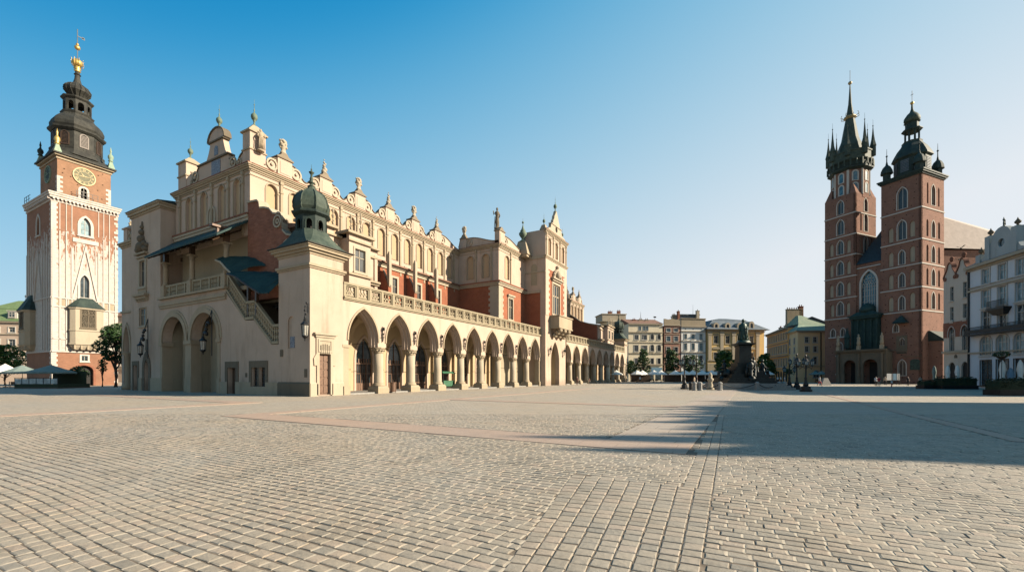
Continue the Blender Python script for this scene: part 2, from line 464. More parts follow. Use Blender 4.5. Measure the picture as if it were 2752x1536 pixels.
prebuild(('ballspike',), lambda b: ballspike(b), M['patina_mid'])
def wave(t):
    e = abs(2 * t - 1)
    return .38 + 1.2 * (.5 - .5 * cos(PI * min(e * 1.12, 1.0)))
def attic(F, s0, s1, zb, peds, pw=1.6, ph=1.85, wave_amp=1.0, start=True, end=True, urns=True, back=-.5):
    top = []
    pts = sorted(peds)
    segs = []
    edge = [s0] + [q for p in pts for q in (p - pw / 2, p + pw / 2)] + [s1]
    for i in range(0, len(edge), 2):
        a, c = edge[i], edge[i + 1]
        if c - a < .2:
            continue
        m = 14
        for k in range(m + 1):
            t = k / m
            tt = t
            if i == 0: tt = .5 + t / 2
            if i == len(edge) - 2: tt = t / 2
            top.append((a + (c - a) * t, zb + wave(tt) * wave_amp))
    b = MB(F)
    seq = []
    for i, (x, z) in enumerate(top): seq.append((x, z))
    out = [(s0, zb - .02)] + [(x, z) for x, z in top] + [(s1, zb - .02)]
    b.slab(out[::-1], [], 0, back)
    b.build('attic_wall', M['cream'], H)
    b = MB(F)
    run = []
    def flush():
        if len(run) > 1:
            b.slab(run + [(x, z + .09) for x, z in run[::-1]], [], .1, back - .1)
    for i, (x, z) in enumerate(top):
        if run and (x - run[-1][0] > pw * .8): flush(); run = []
        run.append((x, z))
    flush(); b.build('coping', M['stone_dark'], H)
    b = MB(F)
    for p in pts:
        for sgn in (-1, 1):
            x = p + sgn * (pw / 2 + .55)
            if s0 + .4 < x < s1 - .4:
                b.slab(circ(x, zb + .85, .62, 14), [circ(x, zb + .85, .44, 14)], .12, -.01)
                b.slab(circ(x, zb + .85, .15, 8), [], .16, -.01)
    if b.V: b.build('scroll', M['stone_pale'], H)
    for k, p in enumerate(pts):
        b = MB(F)
        b.box(p - pw / 2, p + pw / 2, back - .25, .16, zb - .02, zb + ph)
        b.box(p - pw / 2 + .25, p + pw / 2 - .25, .16, .2, zb + .3, zb + ph - .35)
        o = b.build('pedestal', M['cream'], H)
        b = MB(F); b.box(p - pw / 2 - .12, p + pw / 2 + .12, back - .37, .28, zb + ph, zb + ph + .14)
        b.frus(p - pw / 2 - .08, p + pw / 2 + .08, back - .33, .24, zb + ph + .14, p - .42, p + .42, -.5, .15, zb + ph + .42); b.frus(p - .42, p + .42, -.5, .15, zb + ph + .42, p - .28, p + .28, -.4, .1, zb + ph + .72)
        b.build('cap', M['cap_stone'], o)
        if urns:
            kk = 1 if k % 2 == 0 else 2
            inst(('urn', kk), lambda b, kk=kk: urn(b, .8, kk), 'urn', M['stone_pale'], o, F((p, -.15, zb + ph + .7)), F.a + PI)
def cornice(F, s0, s1, z, mat='stone', proj=.35, e0=0, e1=0, name='cornice', h=.45):
    b = MB(F)
    b.box(s0 - e0 * .45, s1 + e1 * .45, -.2, proj * .45, z, z + h * .4)
    b.box(s0 - e0 * .75, s1 + e1 * .75, -.2, proj * .75, z + h * .4 + .002, z + h * .7)
    b.box(s0 - e0, s1 + e1, -.2, proj, z + h * .7 + .002, z + h)
    return b.build(name, M[mat], H)
def upper(F, s0, s1, zb, zt, niches, nw=1.15, zn=(17.75, 20.75, 21.35), pil=None, c0=0, c1=0, mat='cream'):
    b = MB(F)
    holes = [arch(x - nw / 2, x + nw / 2, zn[0], zn[1], zn[2], 'round', 8) for x in niches]
    b.slab([(s0 + .004, zb), (s1 - .004, zb), (s1 - .004, zt), (s0 + .004, zt)], holes, 0, -.27, back=False)
    b.build('upper_wall', M[mat], H)
    b = MB(F)
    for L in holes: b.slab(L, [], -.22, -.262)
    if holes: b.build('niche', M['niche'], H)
    b = MB(F)
    for x in niches:   # moulded frame round each niche
        o = .13
        b.slab(arch(x - nw / 2 - o, x + nw / 2 + o, zn[0], zn[1], zn[2] + o, 'round', 8), [arch(x - nw / 2 - .004, x + nw / 2 + .004, zn[0] + .01, zn[1], zn[2] + .004, 'round', 8)], .07, -.01)
        b.box(x + nw / 2 - .02, x + nw / 2 + .2, .0, .12, zn[1] - .25, zn[1] - .05)
    if b.V: b.build('arch_moulding', M['stone'], H)
    b = MB(F)
    for x in (pil if pil is not None else [q + nw / 2 + .42 for q in niches]):
        b.box(x - .13, x + .13, -.01, .16, zb + .1, zt - .55)
        b.box(x - .18, x + .18, -.01, .22, zt - .85, zt - .5)
        b.box(x - .18, x + .18, -.01, .22, zt - 1.75, zt - 1.6)
    if b.V: b.build('pilaster', M['stone'], H)
    b = MB(F); b.box(s0, s1, 0, .07, zt - .98, zt - .9); b.box(s0, s1, 0, .1, zt - .58, zt - .48); b.build('string_course', M['stone'], H)
    cornice(F, s0, s1, zt - .42, e0=c0, e1=c1, proj=.38)
    b = MB(F); b.box(s0 - c0, s1 + c1, -.3, .42, zt + .035, zt + .1); b.build('coping', M['brick_dark'], H)

# ---- main body (solid core behind the faces)
b = MB(); b.box(-25.3, -11.45, 1.85, 98.5, 0, 22.2); b.build('hall_core', M['cream_dark'], H)
b = MB(); b.box(-36.6, -25.3, 3.0, 104.0, 0, 10); b.box(-11.5, -5.45, 5.0, 103.5, .0, 8.9); b.build('aisle_core', M['cream_dark'], H)
ZT = 22.5
# ---- south gable
GY = 1.36
upper(SF(GY), -25.8, -11.0, 15.6, ZT, [-22.75, -19.6, -16.1, -13.25], nw=1.15, zn=(17.8, 20.95, 21.5), pil=[-24.6, -21.2, -17.85, -14.7, -12.1], c0=.35, c1=.36)
b = MB(SF(GY)); b.box(-25.8, -10.96, -.3, .36, 17.56, 17.7); b.build('ledge', M['brick_dark'], H)
b = MB(SF(GY)); b.slab(arch(-18.85, -17.15, 17.72, 18.8, 19.75, 'round', 8), [arch(-18.6, -17.4, 17.75, 18.8, 19.5, 'round', 8)], .1, -.01); b.slab(arch(-18.6, -17.4, 17.75, 18.8, 19.5, 'round', 8), [], .02, -.01); b.build('blind_niche', M['stone_pale'], H)
b = MB(SF(GY)); b.box(-25.8, -11, 0, .2, 17.0, 17.3); b.box(-25.8, -11, 0, .3, 17.302, 17.55); b.build('frieze', M['stone_pale'], H)
def sgn_scroll(x0, z0, x1, z1, n=8):
    return [(x0 + (x1 - x0) * i / n, z0 + (z1 - z0) * (1 - cos(PI * i / n)) / 2) for i in range(n + 1)]
zb = ZT + .1
top = [(-25.3, zb), (-22.0, zb)]
gab = [(-22.1, zb + .25)] + [(-22.1 + 1.5 * i / 8, zb + .3 + 1.7 * (i / 8) ** 1.3 + .15 * sin(PI * i / 8)) for i in range(9)] + [(-20.55, 24.5)]
b = MB(SF(GY))
left = [(-25.0, zb - .05), (-11.0, zb - .05), (-11.0, zb + 1.2), (-12.2, zb + 1.1)]
rsc = [(-12.2 - 2.4 * i / 10, zb + .35 + .9 * abs(cos(PI * i / 10)) ** 1.3) for i in range(11)]
ctr = [(-14.75, zb + 1.4), (-14.9, 24.6), (-15.0, 24.65)] + [(-15.1 - .75 * (i / 6) ** .6, 24.7 + 1.7 * i / 6) for i in range(7)] + [(-15.55, 26.45)] + [(-17.1 + 1.55 * cos(PI * i / 10), 26.5 + 1.25 * sin(PI * i / 10)) for i in range(11)] + [(-18.35, 26.4)] + [(-18.35 - .75 * (1 - ((6 - i) / 6)) ** 1.6 - .0, 26.4 - 1.7 * i / 6) for i in range(7)] + [(-19.4, 24.65), (-20.55, 24.6), (-20.55, 24.2)]
lsc = [(-20.55 - 1.7 * i / 10, zb + .35 + 1.35 * abs(cos(PI * i / 11)) ** 1.3) for i in range(11)]
b.slab(left + rsc + ctr + lsc + [(-25.0, zb + .6)], [], 0, -.55)
b.build('gable_wall', M['cream'], H)
b = MB(SF(GY))
b.box(-20.75, -14.7, -.6, .16, 24.45, 24.62); b.box(-18.6, -15.6, -.6, .14, 26.35, 26.5)
b.slab([(-17.1 + 1.68 * cos(PI * i / 10), 26.5 + 1.38 * sin(PI * i / 10)) for i in range(11)] + [(-17.1 + 1.55 * cos(PI * i / 10), 26.5 + 1.25 * sin(PI * i / 10)) for i in range(10, -1, -1)], [], .12, -.65)
for rs in (rsc, lsc): b.slab(rs + [(x, z + .13) for x, z in rs[::-1]], [], .1, -.65)
b.build('coping', M['stone_dark'], H)
b = MB(SF(GY))
for x, z, r in ((-13.9, zb + .75, .6), (-12.75, zb + .5, .4), (-21.3, zb + .85, .7), (-22.0, zb + .4, .35)):
    b.slab(circ(x, z, r), [circ(x, z, r * .68)], .12, -.01); b.slab(circ(x, z, r * .3, 8), [], .16, -.01)
b.build('scroll', M['stone_pale'], H)
b = MB(SF(GY)); b.box(-18.0, -16.3, 0, .05, zb, 24.4); b.slab(arch(-17.45, -16.75, 24.9, 25.5, 25.9, 'round', 6), [], .05, -.01); b.build('mosaic_panel', M['slate_mosaic'], H)
def pinn(F, x0, x1, d0, d1, z0, z1, z2, spike=1.0, ledge=None):
    b = MB(F); b.box(x0, x1, d0, d1, z0, z1); o = b.build('pinnacle', M['cream'], H)
    b = MB(F)
    if ledge: b.box(x0 - .1, x1 + .1, d0 - .1, d1 + .1, ledge, ledge + .14)
    b.box(x0 - .16, x1 + .16, d0 - .16, d1 + .16, z1, z1 + .16)
    xm, dm = (x0 + x1) / 2, (d0 + d1) / 2
    b.frus(x0 - .1, x1 + .1, d0 - .1, d1 + .1, z1 + .16, xm - .25, xm + .25, dm - .25, dm + .25, z2)
    b.build('cap', M['stone'], o)
    inst(('ballspike',), lambda b: ballspike(b), 'finial', M['patina_mid'], o, F((xm, dm, z2 - .05)), 0)
    o.children[-1].scale = (spike, spike, spike)
    return o
pinn(SF(GY), -25.05, -23.3, -1.6, .05, ZT, 25.75, 26.6, .6, 24.2)
pinn(SF(GY), -12.15, -10.9, -1.5, .06, ZT, 25.8, 26.7, .68, 24.0)
inst(('ballspike',), lambda b: ballspike(b), 'finial', M['patina_mid'], H, (-17.05, GY + .25, 27.7), 0).scale = (.64, .64, .64)
prebuild('sst', lambda b: small_statue(b), M['stone'])
inst('sst', None, 'statue', M['stone'], H, (-10.55, 2.15, 24.0), -PI / 2).scale = (.72, .72, .62)
# ---- east upper wall, south half and north half (mirror)
def east_main(s0, s1, niches, peds, c0=0, c1=0):
    F = EF(-11.0)
    upper(F, s0, s1, 15.6, ZT, niches, c0=c0, c1=c1)
    attic(F, s0 + (1.3 if s0 < 5 else 0), s1 - (1.3 if s1 > 95 else 0), ZT + .1, peds, wave_amp=1.0)
n_s = [3.55 + 2.5 * k for k in range(13)]
east_main(GY, 35.9, n_s, [4.9, 9.9, 14.9, 20.0, 25.1, 30.3])
n_n = [66.3 + 2.5 * k for k in range(13)]
east_main(63.0, 98.7, n_n, [70.2, 75.2, 80.2, 85.2, 90.2, 95.0])
b = MB(EF(-11.0)); b.box(GY, 35.9, -.2, .25, 16.2, 16.55); b.box(GY, 35.9, -.2, .4, 16.552, 16.75); b.box(63, 98.7, -.2, .25, 16.2, 16.55); b.box(63, 98.7, -.2, .4, 16.552, 16.75); b.build('frieze', M['stone_pale'], H)
b = MB(EF(-11.0)); b.box(GY, 35.9, -.2, .7, 16.752, 16.95); b.box(63, 98.7, -.2, .7, 16.752, 16.95); b.build('ledge', M['roof_tile'], H)
# brick storey with small windows, buttress chimneys
F = EF(-10.9)
wy = [11.6, 16.3, 20.9, 25.8, 30.4]
holes = [arch(y - .45, y + .45, 12.2, 14, 15.2, 'rect') for y in wy]
b = MB(F); b.slab([(GY + .4, 8), (35.9, 8), (35.9, 16.2), (GY + .4, 16.2)], holes, 0, -.4, back=False); b.slab([(63, 8), (98.7, 8), (98.7, 16.2), (63, 16.2)], [], 0, -.4, back=False); b.build('brick_wall', M['brick'], H)
for y in wy: window(H, F, y, 12.2, .9, 3.0, style='cross', surround=.3, proud=.06, frame='stone_pale', pane='glass_dark')
for y in (13.9, 18.5, 23.5, 28.2):
    b = MB(F)
    b.box(y - .28, y + .28, 0, 1.5, 8.9, 13.4)
    b.frus(y - .28, y + .28, 0, 1.5, 13.402, y - .28, y + .28, 0, .5, 15.6)
    o = b.build('buttress', M['brick'], H)
    b = MB(F)
    b.box(y - .2, y + .2, 1.15, 1.6, 13.42, 17.6); b.frus(y - .2, y + .2, 1.15, 1.6, 17.602, y - .05, y + .05, 1.3, 1.45, 18.1)
    b.tube([(y, .3, 15.9), (y, 1.65, 13.5)], .12, 4)
    b.build('pinnacle', M['stone_pale'], o)
# ---- transept blocks
F = EF(-3.1); Y1, Y2, Y3 = 35.9, 45.1, 54.9
b = MB(); b.box(-11.6, -3.55, Y1 + .45, 62.6, 0, 22.2); b.box(-3.6, .45, Y2 + .45, Y3 - .45, 8, 27.2); b.build('transept_core', M['cream_dark'], H)
for (yy, s0, s1, ss) in ((Y1, -11.0, -3.1, 1), (63.0, 3.1, 11.0, -1)):
    F = SF(yy) if ss > 0 else Fr(0, yy, 0, PI)
    nn = [-8.6, -5.6] if ss > 0 else [5.6, 8.6]
    upper(F, s0, s1, 16.9, ZT + .4, nn, nw=1.3, pil=[q + ss * 1.15 for q in nn], zn=(17.7, 20.9, 21.55), c1=.38 if ss > 0 else 0, c0=0 if ss > 0 else .38)
    b = MB(F); b.slab([(s0 + .004, 8), (s1 - .004, 8), (s1 - .004, 16.3), (s0 + .004, 16.3)], [], 0, -.4); b.build('brick_wall', M['brick'], H)
    b = MB(F); b.box(s0, s1 if ss < 0 else s1 + .0, 0, .2, 16.3, 16.6); b.box(s0, s1, 0, .35, 16.602, 16.8); b.box(s0, s1, 0, .1, 11.2, 11.4); b.build('frieze', M['stone_pale'], H)
    b = MB(F); b.box(s0, s1, -.1, .45, 16.802, 17.0); b.build('ledge', M['brick_dark'], H)
    attic(F, s0, s1, ZT + .5, [(-9.9 if ss > 0 else 9.9)], pw=1.2, ph=1.6)
F = EF(-3.1)
for a0, a1, nn in ((Y1, Y2, [38.6]), (Y3, 63.0, [60.2])):
    upper(F, a0, a1, 16.9, ZT + .4, nn, nw=1.3, pil=[nn[0] + 1.2], zn=(17.7, 20.9, 21.55))
    b = MB(F); b.slab([(a0, 8), (a1, 8), (a1, 16.3), (a0, 16.3)], [arch(nn[0] + .4, nn[0] + 1.9, 11.2, 14.3, 14.6, 'rect')], 0, -.4, back=False); b.build('brick_wall', M['brick'], H)
    b = MB(F); b.box(a0 - .34, a1, 0, .2, 16.3, 16.6); b.box(a0 - .34, a1, 0, .35, 16.602, 16.8); b.build('frieze', M['stone_pale'], H)
    b = MB(F); b.box(a0 - .4, a1, -.1, .45, 16.802, 17.0); b.build('ledge', M['brick_dark'], H)
    b = MB(F)   # quoins
    zz = 8
    k = 0
    while zz < 16.2:
        w = 1.5 if k % 2 else 1.25
        if a0 == Y1: b.box(a0 - .03, a0 + w, 0, .05, zz, min(zz + .45, 16.28))
        zz += .45; k += 1
    if b.V: b.build('quoin', M['stone_pale'], H)
    window(H, F, nn[0] + 1.15, 11.2, 1.5, 3.4, style='three', surround=.22, proud=.1, frame='stone_pale', pane='glass_dark')
    b = MB(F); b.box(nn[0] + .0, nn[0] + 2.3, 0, .35, 15.0, 15.25); b.box(nn[0] + .15, nn[0] + 2.15, 0, .18, 14.8, 14.998); b.build('window_hood', M['stone_pale'], H)
    attic(F, a0, a1, ZT + .5, [a0 + .85] if a0 == Y1 else [a1 - .85], pw=1.7, ph=2.0, urns=False)
b = MB(SF(Y1))
zz = 8; k = 0
while zz < 16.2:
    b.box(-3.1 - (1.9 if k % 2 else 1.6), -3.07, 0, .05, zz, min(zz + .45, 16.28)); zz += .45; k += 1
b.build('quoin', M['stone_pale'], H)
inst('sst', lambda b: small_statue(b), 'statue', M['stone_dark'], H, (-3.9, Y1 + .85, ZT + .5 + 2.5), PI / 4)
def bigurn(b):
    urn(b, 1.5, 0)
    b.smooth = True; b.ball((0, 0, 3.5), .2, 8, 5); b.lathe([(.06, 3.0), (.05, 3.4), (.02, 4.2)], 6); b.smooth = False
b = MB(); b.frus(-4.4, -1.6, 43.1, 45.0, 22.9, -3.7, -2.3, 43.6, 44.7, 25.4); b.box(-4.2, -1.8, 43.2, 44.9, 22.5, 22.9); b.build('turret_base', M['stone'], H)
inst('bigurn', bigurn, 'urn', M['patina_mid'], H, (-3.0, 44.1, 25.3), 0)
# ---- central tower
TX = .9
F = EF(TX)
b = MB(F)
ho = [arch(47.6, 51.0, -.02, 4.2, 7.8, 'pointed', 12), arch(48.2, 51.4, 12.9, 18.4, 18.7, 'rect')]
# leave the arch open to the ground
out = [(Y2, 0), (47.5, 0)] + arch(47.5, 51.3, 0, 4.3, 8.0, 'pointed', 12)[2:][::-1] + [(51.3, 0), (Y3, 0), (Y3, 12.4), (Y2, 12.4)]
out = [(Y2, 0), (47.5, 0)] + [p for p in arch(47.5, 51.3, 0, 4.3, 8.0, 'pointed', 12)[2:]][::-1] + [(51.3, 0), (Y3, 0), (Y3, 12.4), (Y2, 12.4)]
b.slab(out, [], 0, -.8)
b.build('tower_wall', M['cream_low'], H)
b = MB(F); b.slab([(Y2 + 1.1, 12.4), (Y3 - 1.1, 12.4), (Y3 - 1.1, 22.3), (Y2 + 1.1, 22.3)], [arch(48.2, 51.4, 12.9, 18, 18.4, 'rect')], 0, -.5, back=False); b.build('brick_wall', M['brick'], H)
b = MB(F)
b.box(Y2, Y2 + 1.12, -.5, .06, 12.4, 22.3); b.box(Y3 - 1.12, Y3, -.5, .06, 12.4, 22.3); b.box(Y2 + 1.12, Y3 - 1.12, .0, .05, 20.6, 22.3)
zz = 12.4; k = 0
while zz < 20.4:
    w = .62 if k % 2 else .22
    b.box(Y2 + 1.12, Y2 + 1.12 + w, 0, .05, zz, zz + .5); b.box(Y3 - 1.12 - w, Y3 - 1.12, 0, .05, zz, zz + .5); zz += .5; k += 1
b.build('quoin', M['cream'], H)
window(H, F, 49.8, 12.9, 3.2, 5.5, style='three', surround=.35, proud=.12, frame='stone_pale', pane='glass_dark')
b = MB(F)
b.box(47.4, 52.2, 0, .6, 19.2, 19.45); b.box(47.7, 51.9, 0, .35, 18.9, 19.198)
for k in range(9):
    a = PI * k / 8; b.ball((49.8 + 1.5 * cos(a), .25, 19.55 + 1.3 * sin(a)), .36, 8, 5)
b.ball((49.8, .3, 20.2), .7, 10, 6, 1.3); b.ball((49.8, .3, 21.6), .35, 8, 5)
b.build('carved_crest', M['stone_pale'], H)
b = MB(F)   # balcony on corbels
b.box(46.9, 53.4, 0, 1.9, 10.2, 10.4); b.box(47.0, 53.3, .002, 1.8, 10.402, 12.3); b.box(46.85, 53.45, 0, 1.95, 12.302, 12.5)
b.build('balcony', M['stone'], H)
b = MB(F)
for y in (48.2, 50.2, 52.2):
    b.slab([(0, 10.2), (0, 8.6), (.5, 8.7), (.6, 9.2), (1.1, 9.3), (1.25, 9.75), (1.8, 9.8), (1.85, 10.2)], [], 0, 0) if False else None
    for q, (d, z, r) in enumerate(((.45, 9.0, .42), (1.0, 9.5, .42), (1.5, 9.9, .4))):
        for e in (-.2, .2): b.ball((y + e, d, z), r, 8, 6)
b.build('corbel', M['stone'], H)
# arched passage reveals
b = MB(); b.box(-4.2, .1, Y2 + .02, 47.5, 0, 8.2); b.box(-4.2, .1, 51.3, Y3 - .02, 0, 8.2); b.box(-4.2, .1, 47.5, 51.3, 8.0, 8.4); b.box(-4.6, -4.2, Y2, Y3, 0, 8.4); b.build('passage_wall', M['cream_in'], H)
# tower south and north sides
for yy, rot in ((Y2, 0), (Y3, PI)):
    F2 = SF(yy) if rot == 0 else Fr(0, yy, 0, PI)
    s0, s1 = (-3.1, TX) if rot == 0 else (-TX, 3.1)
    b = MB(F2); b.slab([(s0, 0), (s1 - .004, 0), (s1 - .004, 27.3), (s0, 27.3)], [], .002, -.45); b.build('tower_side', M['cream'], H)
    if rot == 0:
        b = MB(F2); b.slab([(s0, 10), (s1 - 1.0, 10), (s1 - 1.0, 16.3), (s0, 16.3)], [], .03, 0); b.build('brick_wall', M['brick'], H)
        b = MB(F2); b.slab(arch(-1.9, -.7, 17.7, 20.9, 21.5, 'round', 8), [], .012, 0); b.build('blind_niche', M['cream_dark'], H)
        b = MB(F2); b.box(s0, s1 - 1.0, 0, .25, 16.3, 16.75); b.box(s0, s1, 0, .15, 22.3, 22.8); b.box(s0, s1, 0, .12, 19.9, 20.1); b.build('frieze', M['stone_pale'], H)
F = EF(TX)
upper(F, Y2, Y3, 22.3, 27.3, [46.9, 50.0, 53.1], nw=1.0, zn=(23.2, 25.7, 26.2), pil=[45.4, 48.45, 51.6, 54.6], c0=.38, c1=.38)
cornice(F, Y2, Y3, 22.35, e0=.3, e1=.3, proj=.3)
b = MB(F); zt2 = 27.4
ctr = [(46.2, zt2), (53.8, zt2), (53.6, zt2 + .6), (52.6, zt2 + .9), (52.3, zt2 + 1.7), (51.6, zt2 + 1.9), (51.4, zt2 + 2.6), (51.0, zt2 + 3.0), (50.9, zt2 + 3.5), (50.4, zt2 + 4.1), (50.2, zt2 + 4.6), (49.8, zt2 + 4.6), (49.6, zt2 + 4.1), (49.1, zt2 + 3.5), (49.0, zt2 + 3.0), (48.6, zt2 + 2.6), (48.4, zt2 + 1.9), (47.7, zt2 + 1.7), (47.4, zt2 + .9), (46.4, zt2 + .6)]
b.slab(ctr, [circ(50, zt2 + 1.2, .5)], 0, -.5); b.box(47.6, 52.4, -.55, .12, zt2 + 1.72, zt2 + 1.85); b.build('gable_wall', M['stone_pale'], H)
inst(('ballspike',), None, 'finial', M['patina_mid'], H, (TX - .25, 50, zt2 + 4.5), 0).scale = (.72, .72, .72)
for y in (45.8, 54.3): 
    b = MB(); b.frus(TX - 1.2, TX, y - .6, y + .6, zt2, TX - .9, TX - .3, y - .3, y + .3, zt2 + .9); b.build('pedestal', M['stone'], H)
    inst(('ballspike',), None, 'finial', M['patina_mid'], H, (TX - .6, y, zt2 + .8), 0).scale = (.55, .55, .55)
# ---- arcade
BAY = 4.65
def arcade(y0, n, bay, side=0):
    F = EF(0.0)
    ys = [y0 + bay * k for k in range(n + 1)]
    def wall(d0, d1, inset, name, mat, zs=5.15, zt=8.05):
        b = MB(F)
        out = [(ys[0], 9.0), (ys[0], 4.55)]
        for k in range(n):
            a, c = ys[k] + .55 + inset, ys[k + 1] - .55 - inset
            L = arch(a, c, 4.55, zs, zt - inset * .9, 'pointed', 16)
            out += [L[0]] + L[2:][::-1] + [L[1]]
        out += [(ys[-1], 4.55), (ys[-1], 9.0)]
        b.slab(out, [], d0, d1); b.build(name, M[mat], H)
    wall(0, -.28, 0, 'arcade_wall', 'cream')
    wall(-.282, -.55, .17, 'arch_order', 'cream')
    wall(-.552, -.95, .32, 'arch_order', 'cream')
    # hood moulds
    b = MB(F)
    for k in range(n):
        a, c = ys[k] + .55, ys[k + 1] - .55
        b.slab(arch(a - .16, c + .16, 5.0, 5.15, 8.05 + .2, 'pointed', 16), [arch(a - .004, c + .004, 5.001, 5.15, 8.054, 'pointed', 16)], .09, -.01)
    b.build('hood_mould', M['stone'], H)
    def shaft(b):
        b.smooth = True; b.lathe([(.50, .95), (.48, 1.1), (.46, 2.5), (.44, 4.0)], 20); b.smooth = False
    def base(b):
        b.box(-.72, .72, -.72, .72, 0, .5); b.frus(-.72, .72, -.72, .72, .501, -.6, .6, -.6, .6, .72)
        b.smooth = True; b.lathe([(.62, .72), (.64, .8), (.55, .88), (.56, .96), (.5, 1.02)], 20); b.smooth = False
    def cap(b):
        b.smooth = True; b.lathe([(.44, 3.95), (.5, 4.0), (.46, 4.06), (.5, 4.2), (.62, 4.36)], 20); b.smooth = False
        b.lathe([(.62, 4.38), (.7, 4.42), (.7, 4.55)], 8, rot=PI / 8)
        for k in range(12):
            a = 2 * PI * k / 12; b.ball((.56 * cos(a), .56 * sin(a), 4.24 + .05 * (k % 2)), .1, 6, 4)
    for k in range(1, n):
        o = inst('shaft', shaft, 'column', M['stone_pale'], H, (-.48, ys[k], 0))
        inst('cbase', base, 'base', M['stone'], o, (0, 0, 0)); inst('ccap', cap, 'capital', M['stone'], o, (0, 0, 0))
    b = MB(F)
    for k in (0, n):
        s = ys[k] + (.3 if k == 0 else -.3)
        b.box(s - .32, s + .32, -.9, -.05, 0, 4.3); b.box(s - .4, s + .4, -.98, .03, 4.302, 4.55); b.box(s - .4, s + .4, -.98, .1, 0, .8)
    b.build('pier', M['stone'], H)
    # groin vaults and inner wall
    b = MB(); g = 12
    for k in range(n):
        a, c = ys[k], ys[k + 1]; idx = {}
        for i in range(g + 1):
            for j in range(g + 1):
                x = -.9 - 4.2 * i / g; y = a + (c - a) * j / g
                z1 = archz(y, a + .3, c - .3, 4.9, 8.0); z2 = archz(x, -5.1, -.9, 4.7, 8.0)
                idx[i, j] = b.v((x, y, max(z1, z2) + .1))
        for i in range(g):
            for j in range(g): b.face((idx[i, j], idx[i + 1, j], idx[i + 1, j + 1], idx[i, j + 1]))
    b.build('vault', M['cream_in'], H)
    for k in range(1, n):
        Ft = SF(ys[k] - .25)
        b = MB(Ft); L = arch(-4.7, -1.0, 4.5, 4.7, 7.75, 'pointed', 14)
        out = [(-5.1, 4.5), L[0]] + L[2:][::-1] + [L[1], (-.85, 4.5), (-.85, 8.3), (-5.1, 8.3)]
        b.slab(out, [], 0, -.5); b.box(-5.1, -4.7, -.5, 0, 0, 4.5); b.build('transverse_arch', M['cream_in'], H)
        b = MB(Ft); b.tube([(-4.8, -.25, 5.0), (-.9, -.25, 5.0)], .035, 5); b.build('tie_rod', M['iron'], H)
    F = EF(-5.1)
    holes = []
    for k in range(n):
        m = (ys[k] + ys[k + 1]) / 2
        holes.append(arch(m - 1.15, m + 1.15, .02, 3.6, 5.9, 'pointed', 12))
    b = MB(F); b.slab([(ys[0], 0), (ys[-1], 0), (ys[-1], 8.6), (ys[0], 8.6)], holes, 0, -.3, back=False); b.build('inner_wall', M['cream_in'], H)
    def door_leafs(b):
        F0 = Fr(); b.F = F0
        b.box(-1.15, 1.15, -.2, -.1, 3.0, 3.16)
        for x in (-1.12, -.42, .34, 1.04): b.box(x, x + .08, -.2, -.1, 0, 3.0)
        b.box(-1.1, 1.1, -.19, -.14, 0, .95)
        b.box(-1.1, 1.1, -.19, -.12, 1.95, 2.02)
        for x in (-.85, -.62, -.12, .12, .58, .82): b.box(x - .015, x + .015, -.19, -.13, .95, 3.0)
        for x in (-.7, -.35, 0, .35, .7): b.box(x - .06, x + .06, -.1, -.04, 3.16, 3.4 + .2 * abs(cos(x * 9)))
        b.box(-.03, .03, -.19, -.13, 3.16, 5.8)
        for x in (-.7, -.1, .5): b.box(x, x + .22, -.14, -.11, .15, .8)
    def door_glass(b):
        b.F = Fr(); b.slab(arch(-1.15, 1.15, .02, 3.6, 5.9, 'pointed', 12), [], -.21, -.24)
    for k in range(n):
        m = (ys[k] + ys[k + 1]) / 2
        o = inst('doorleaf', door_leafs, 'shop_door', M['wood'], H, F((m, 0, 0)), F.a)
        inst('doorglass', door_glass, 'pane', M['glass'], o, (0, 0, 0))
        b = MB(F); b.slab(arch(m - 1.4, m + 1.4, .02, 3.6, 6.2, 'pointed', 12), [arch(m - 1.153, m + 1.153, .01, 3.6, 5.904, 'pointed', 12)], .08, -.01); b.build('door_surround', M['cream'], H)
    # balustrade with pierced panels
    F = EF(0.0)
    b = MB(F); b.box(ys[0], ys[-1], -1.1, .12, 8.6, 8.72); b.box(ys[0], ys[-1], -1.1, .2, 8.722, 8.9); b.build('cornice', M['rail_stone'], H)
    b = MB(F); b.box(ys[0], ys[-1], -.32, .1, 10.02, 10.2); b.build('handrail', M['rail_stone'], H)
    npan = 3 * n; pw = (ys[-1] - ys[0]) / npan
    def panel(b):
        w = pw - .26; b.F = Fr()
        hs = []
        for q in (-1, 0, 1):
            hs.append(circ(q * w * .29, .78, w * .12, 8, .2)); hs.append(circ(q * w * .29, .36, w * .10, 8, .13))
        for q in (-1, 1):
            hs.append(circ(q * w * .145, .57, w * .055, 6, .1)); hs.append(circ(q * w * .42, .6, w * .03, 6, .22))
        b.slab([(-w / 2, 0), (w / 2, 0), (w / 2, 1.12), (-w / 2, 1.12)], hs, -.12, -.22)
        b.slab([(-w / 2, 0), (w / 2, 0), (w / 2, 1.12), (-w / 2, 1.12)], [[(-w / 2 + .1, .1), (w / 2 - .1, .1), (w / 2 - .1, 1.0), (-w / 2 + .1, 1.0)]], .0, -.118)
    def post(b):
        b.F = Fr(); b.box(-.13, .13, -.28, .07, 0, 1.12)
    for k in range(npan):
        inst(('panel', side), panel, 'balustrade_panel', M['rail_stone'], H, F((ys[0] + pw * (k + .5), 0, 8.9)), F.a)
    for k in range(npan + 1):
        yy = ys[0] + pw * k; yy = min(max(yy, ys[0] + .14), ys[-1] - .14)
        inst('post', post, 'balustrade_post', M['rail_stone'], H, F((yy, 0, 8.9)), F.a)
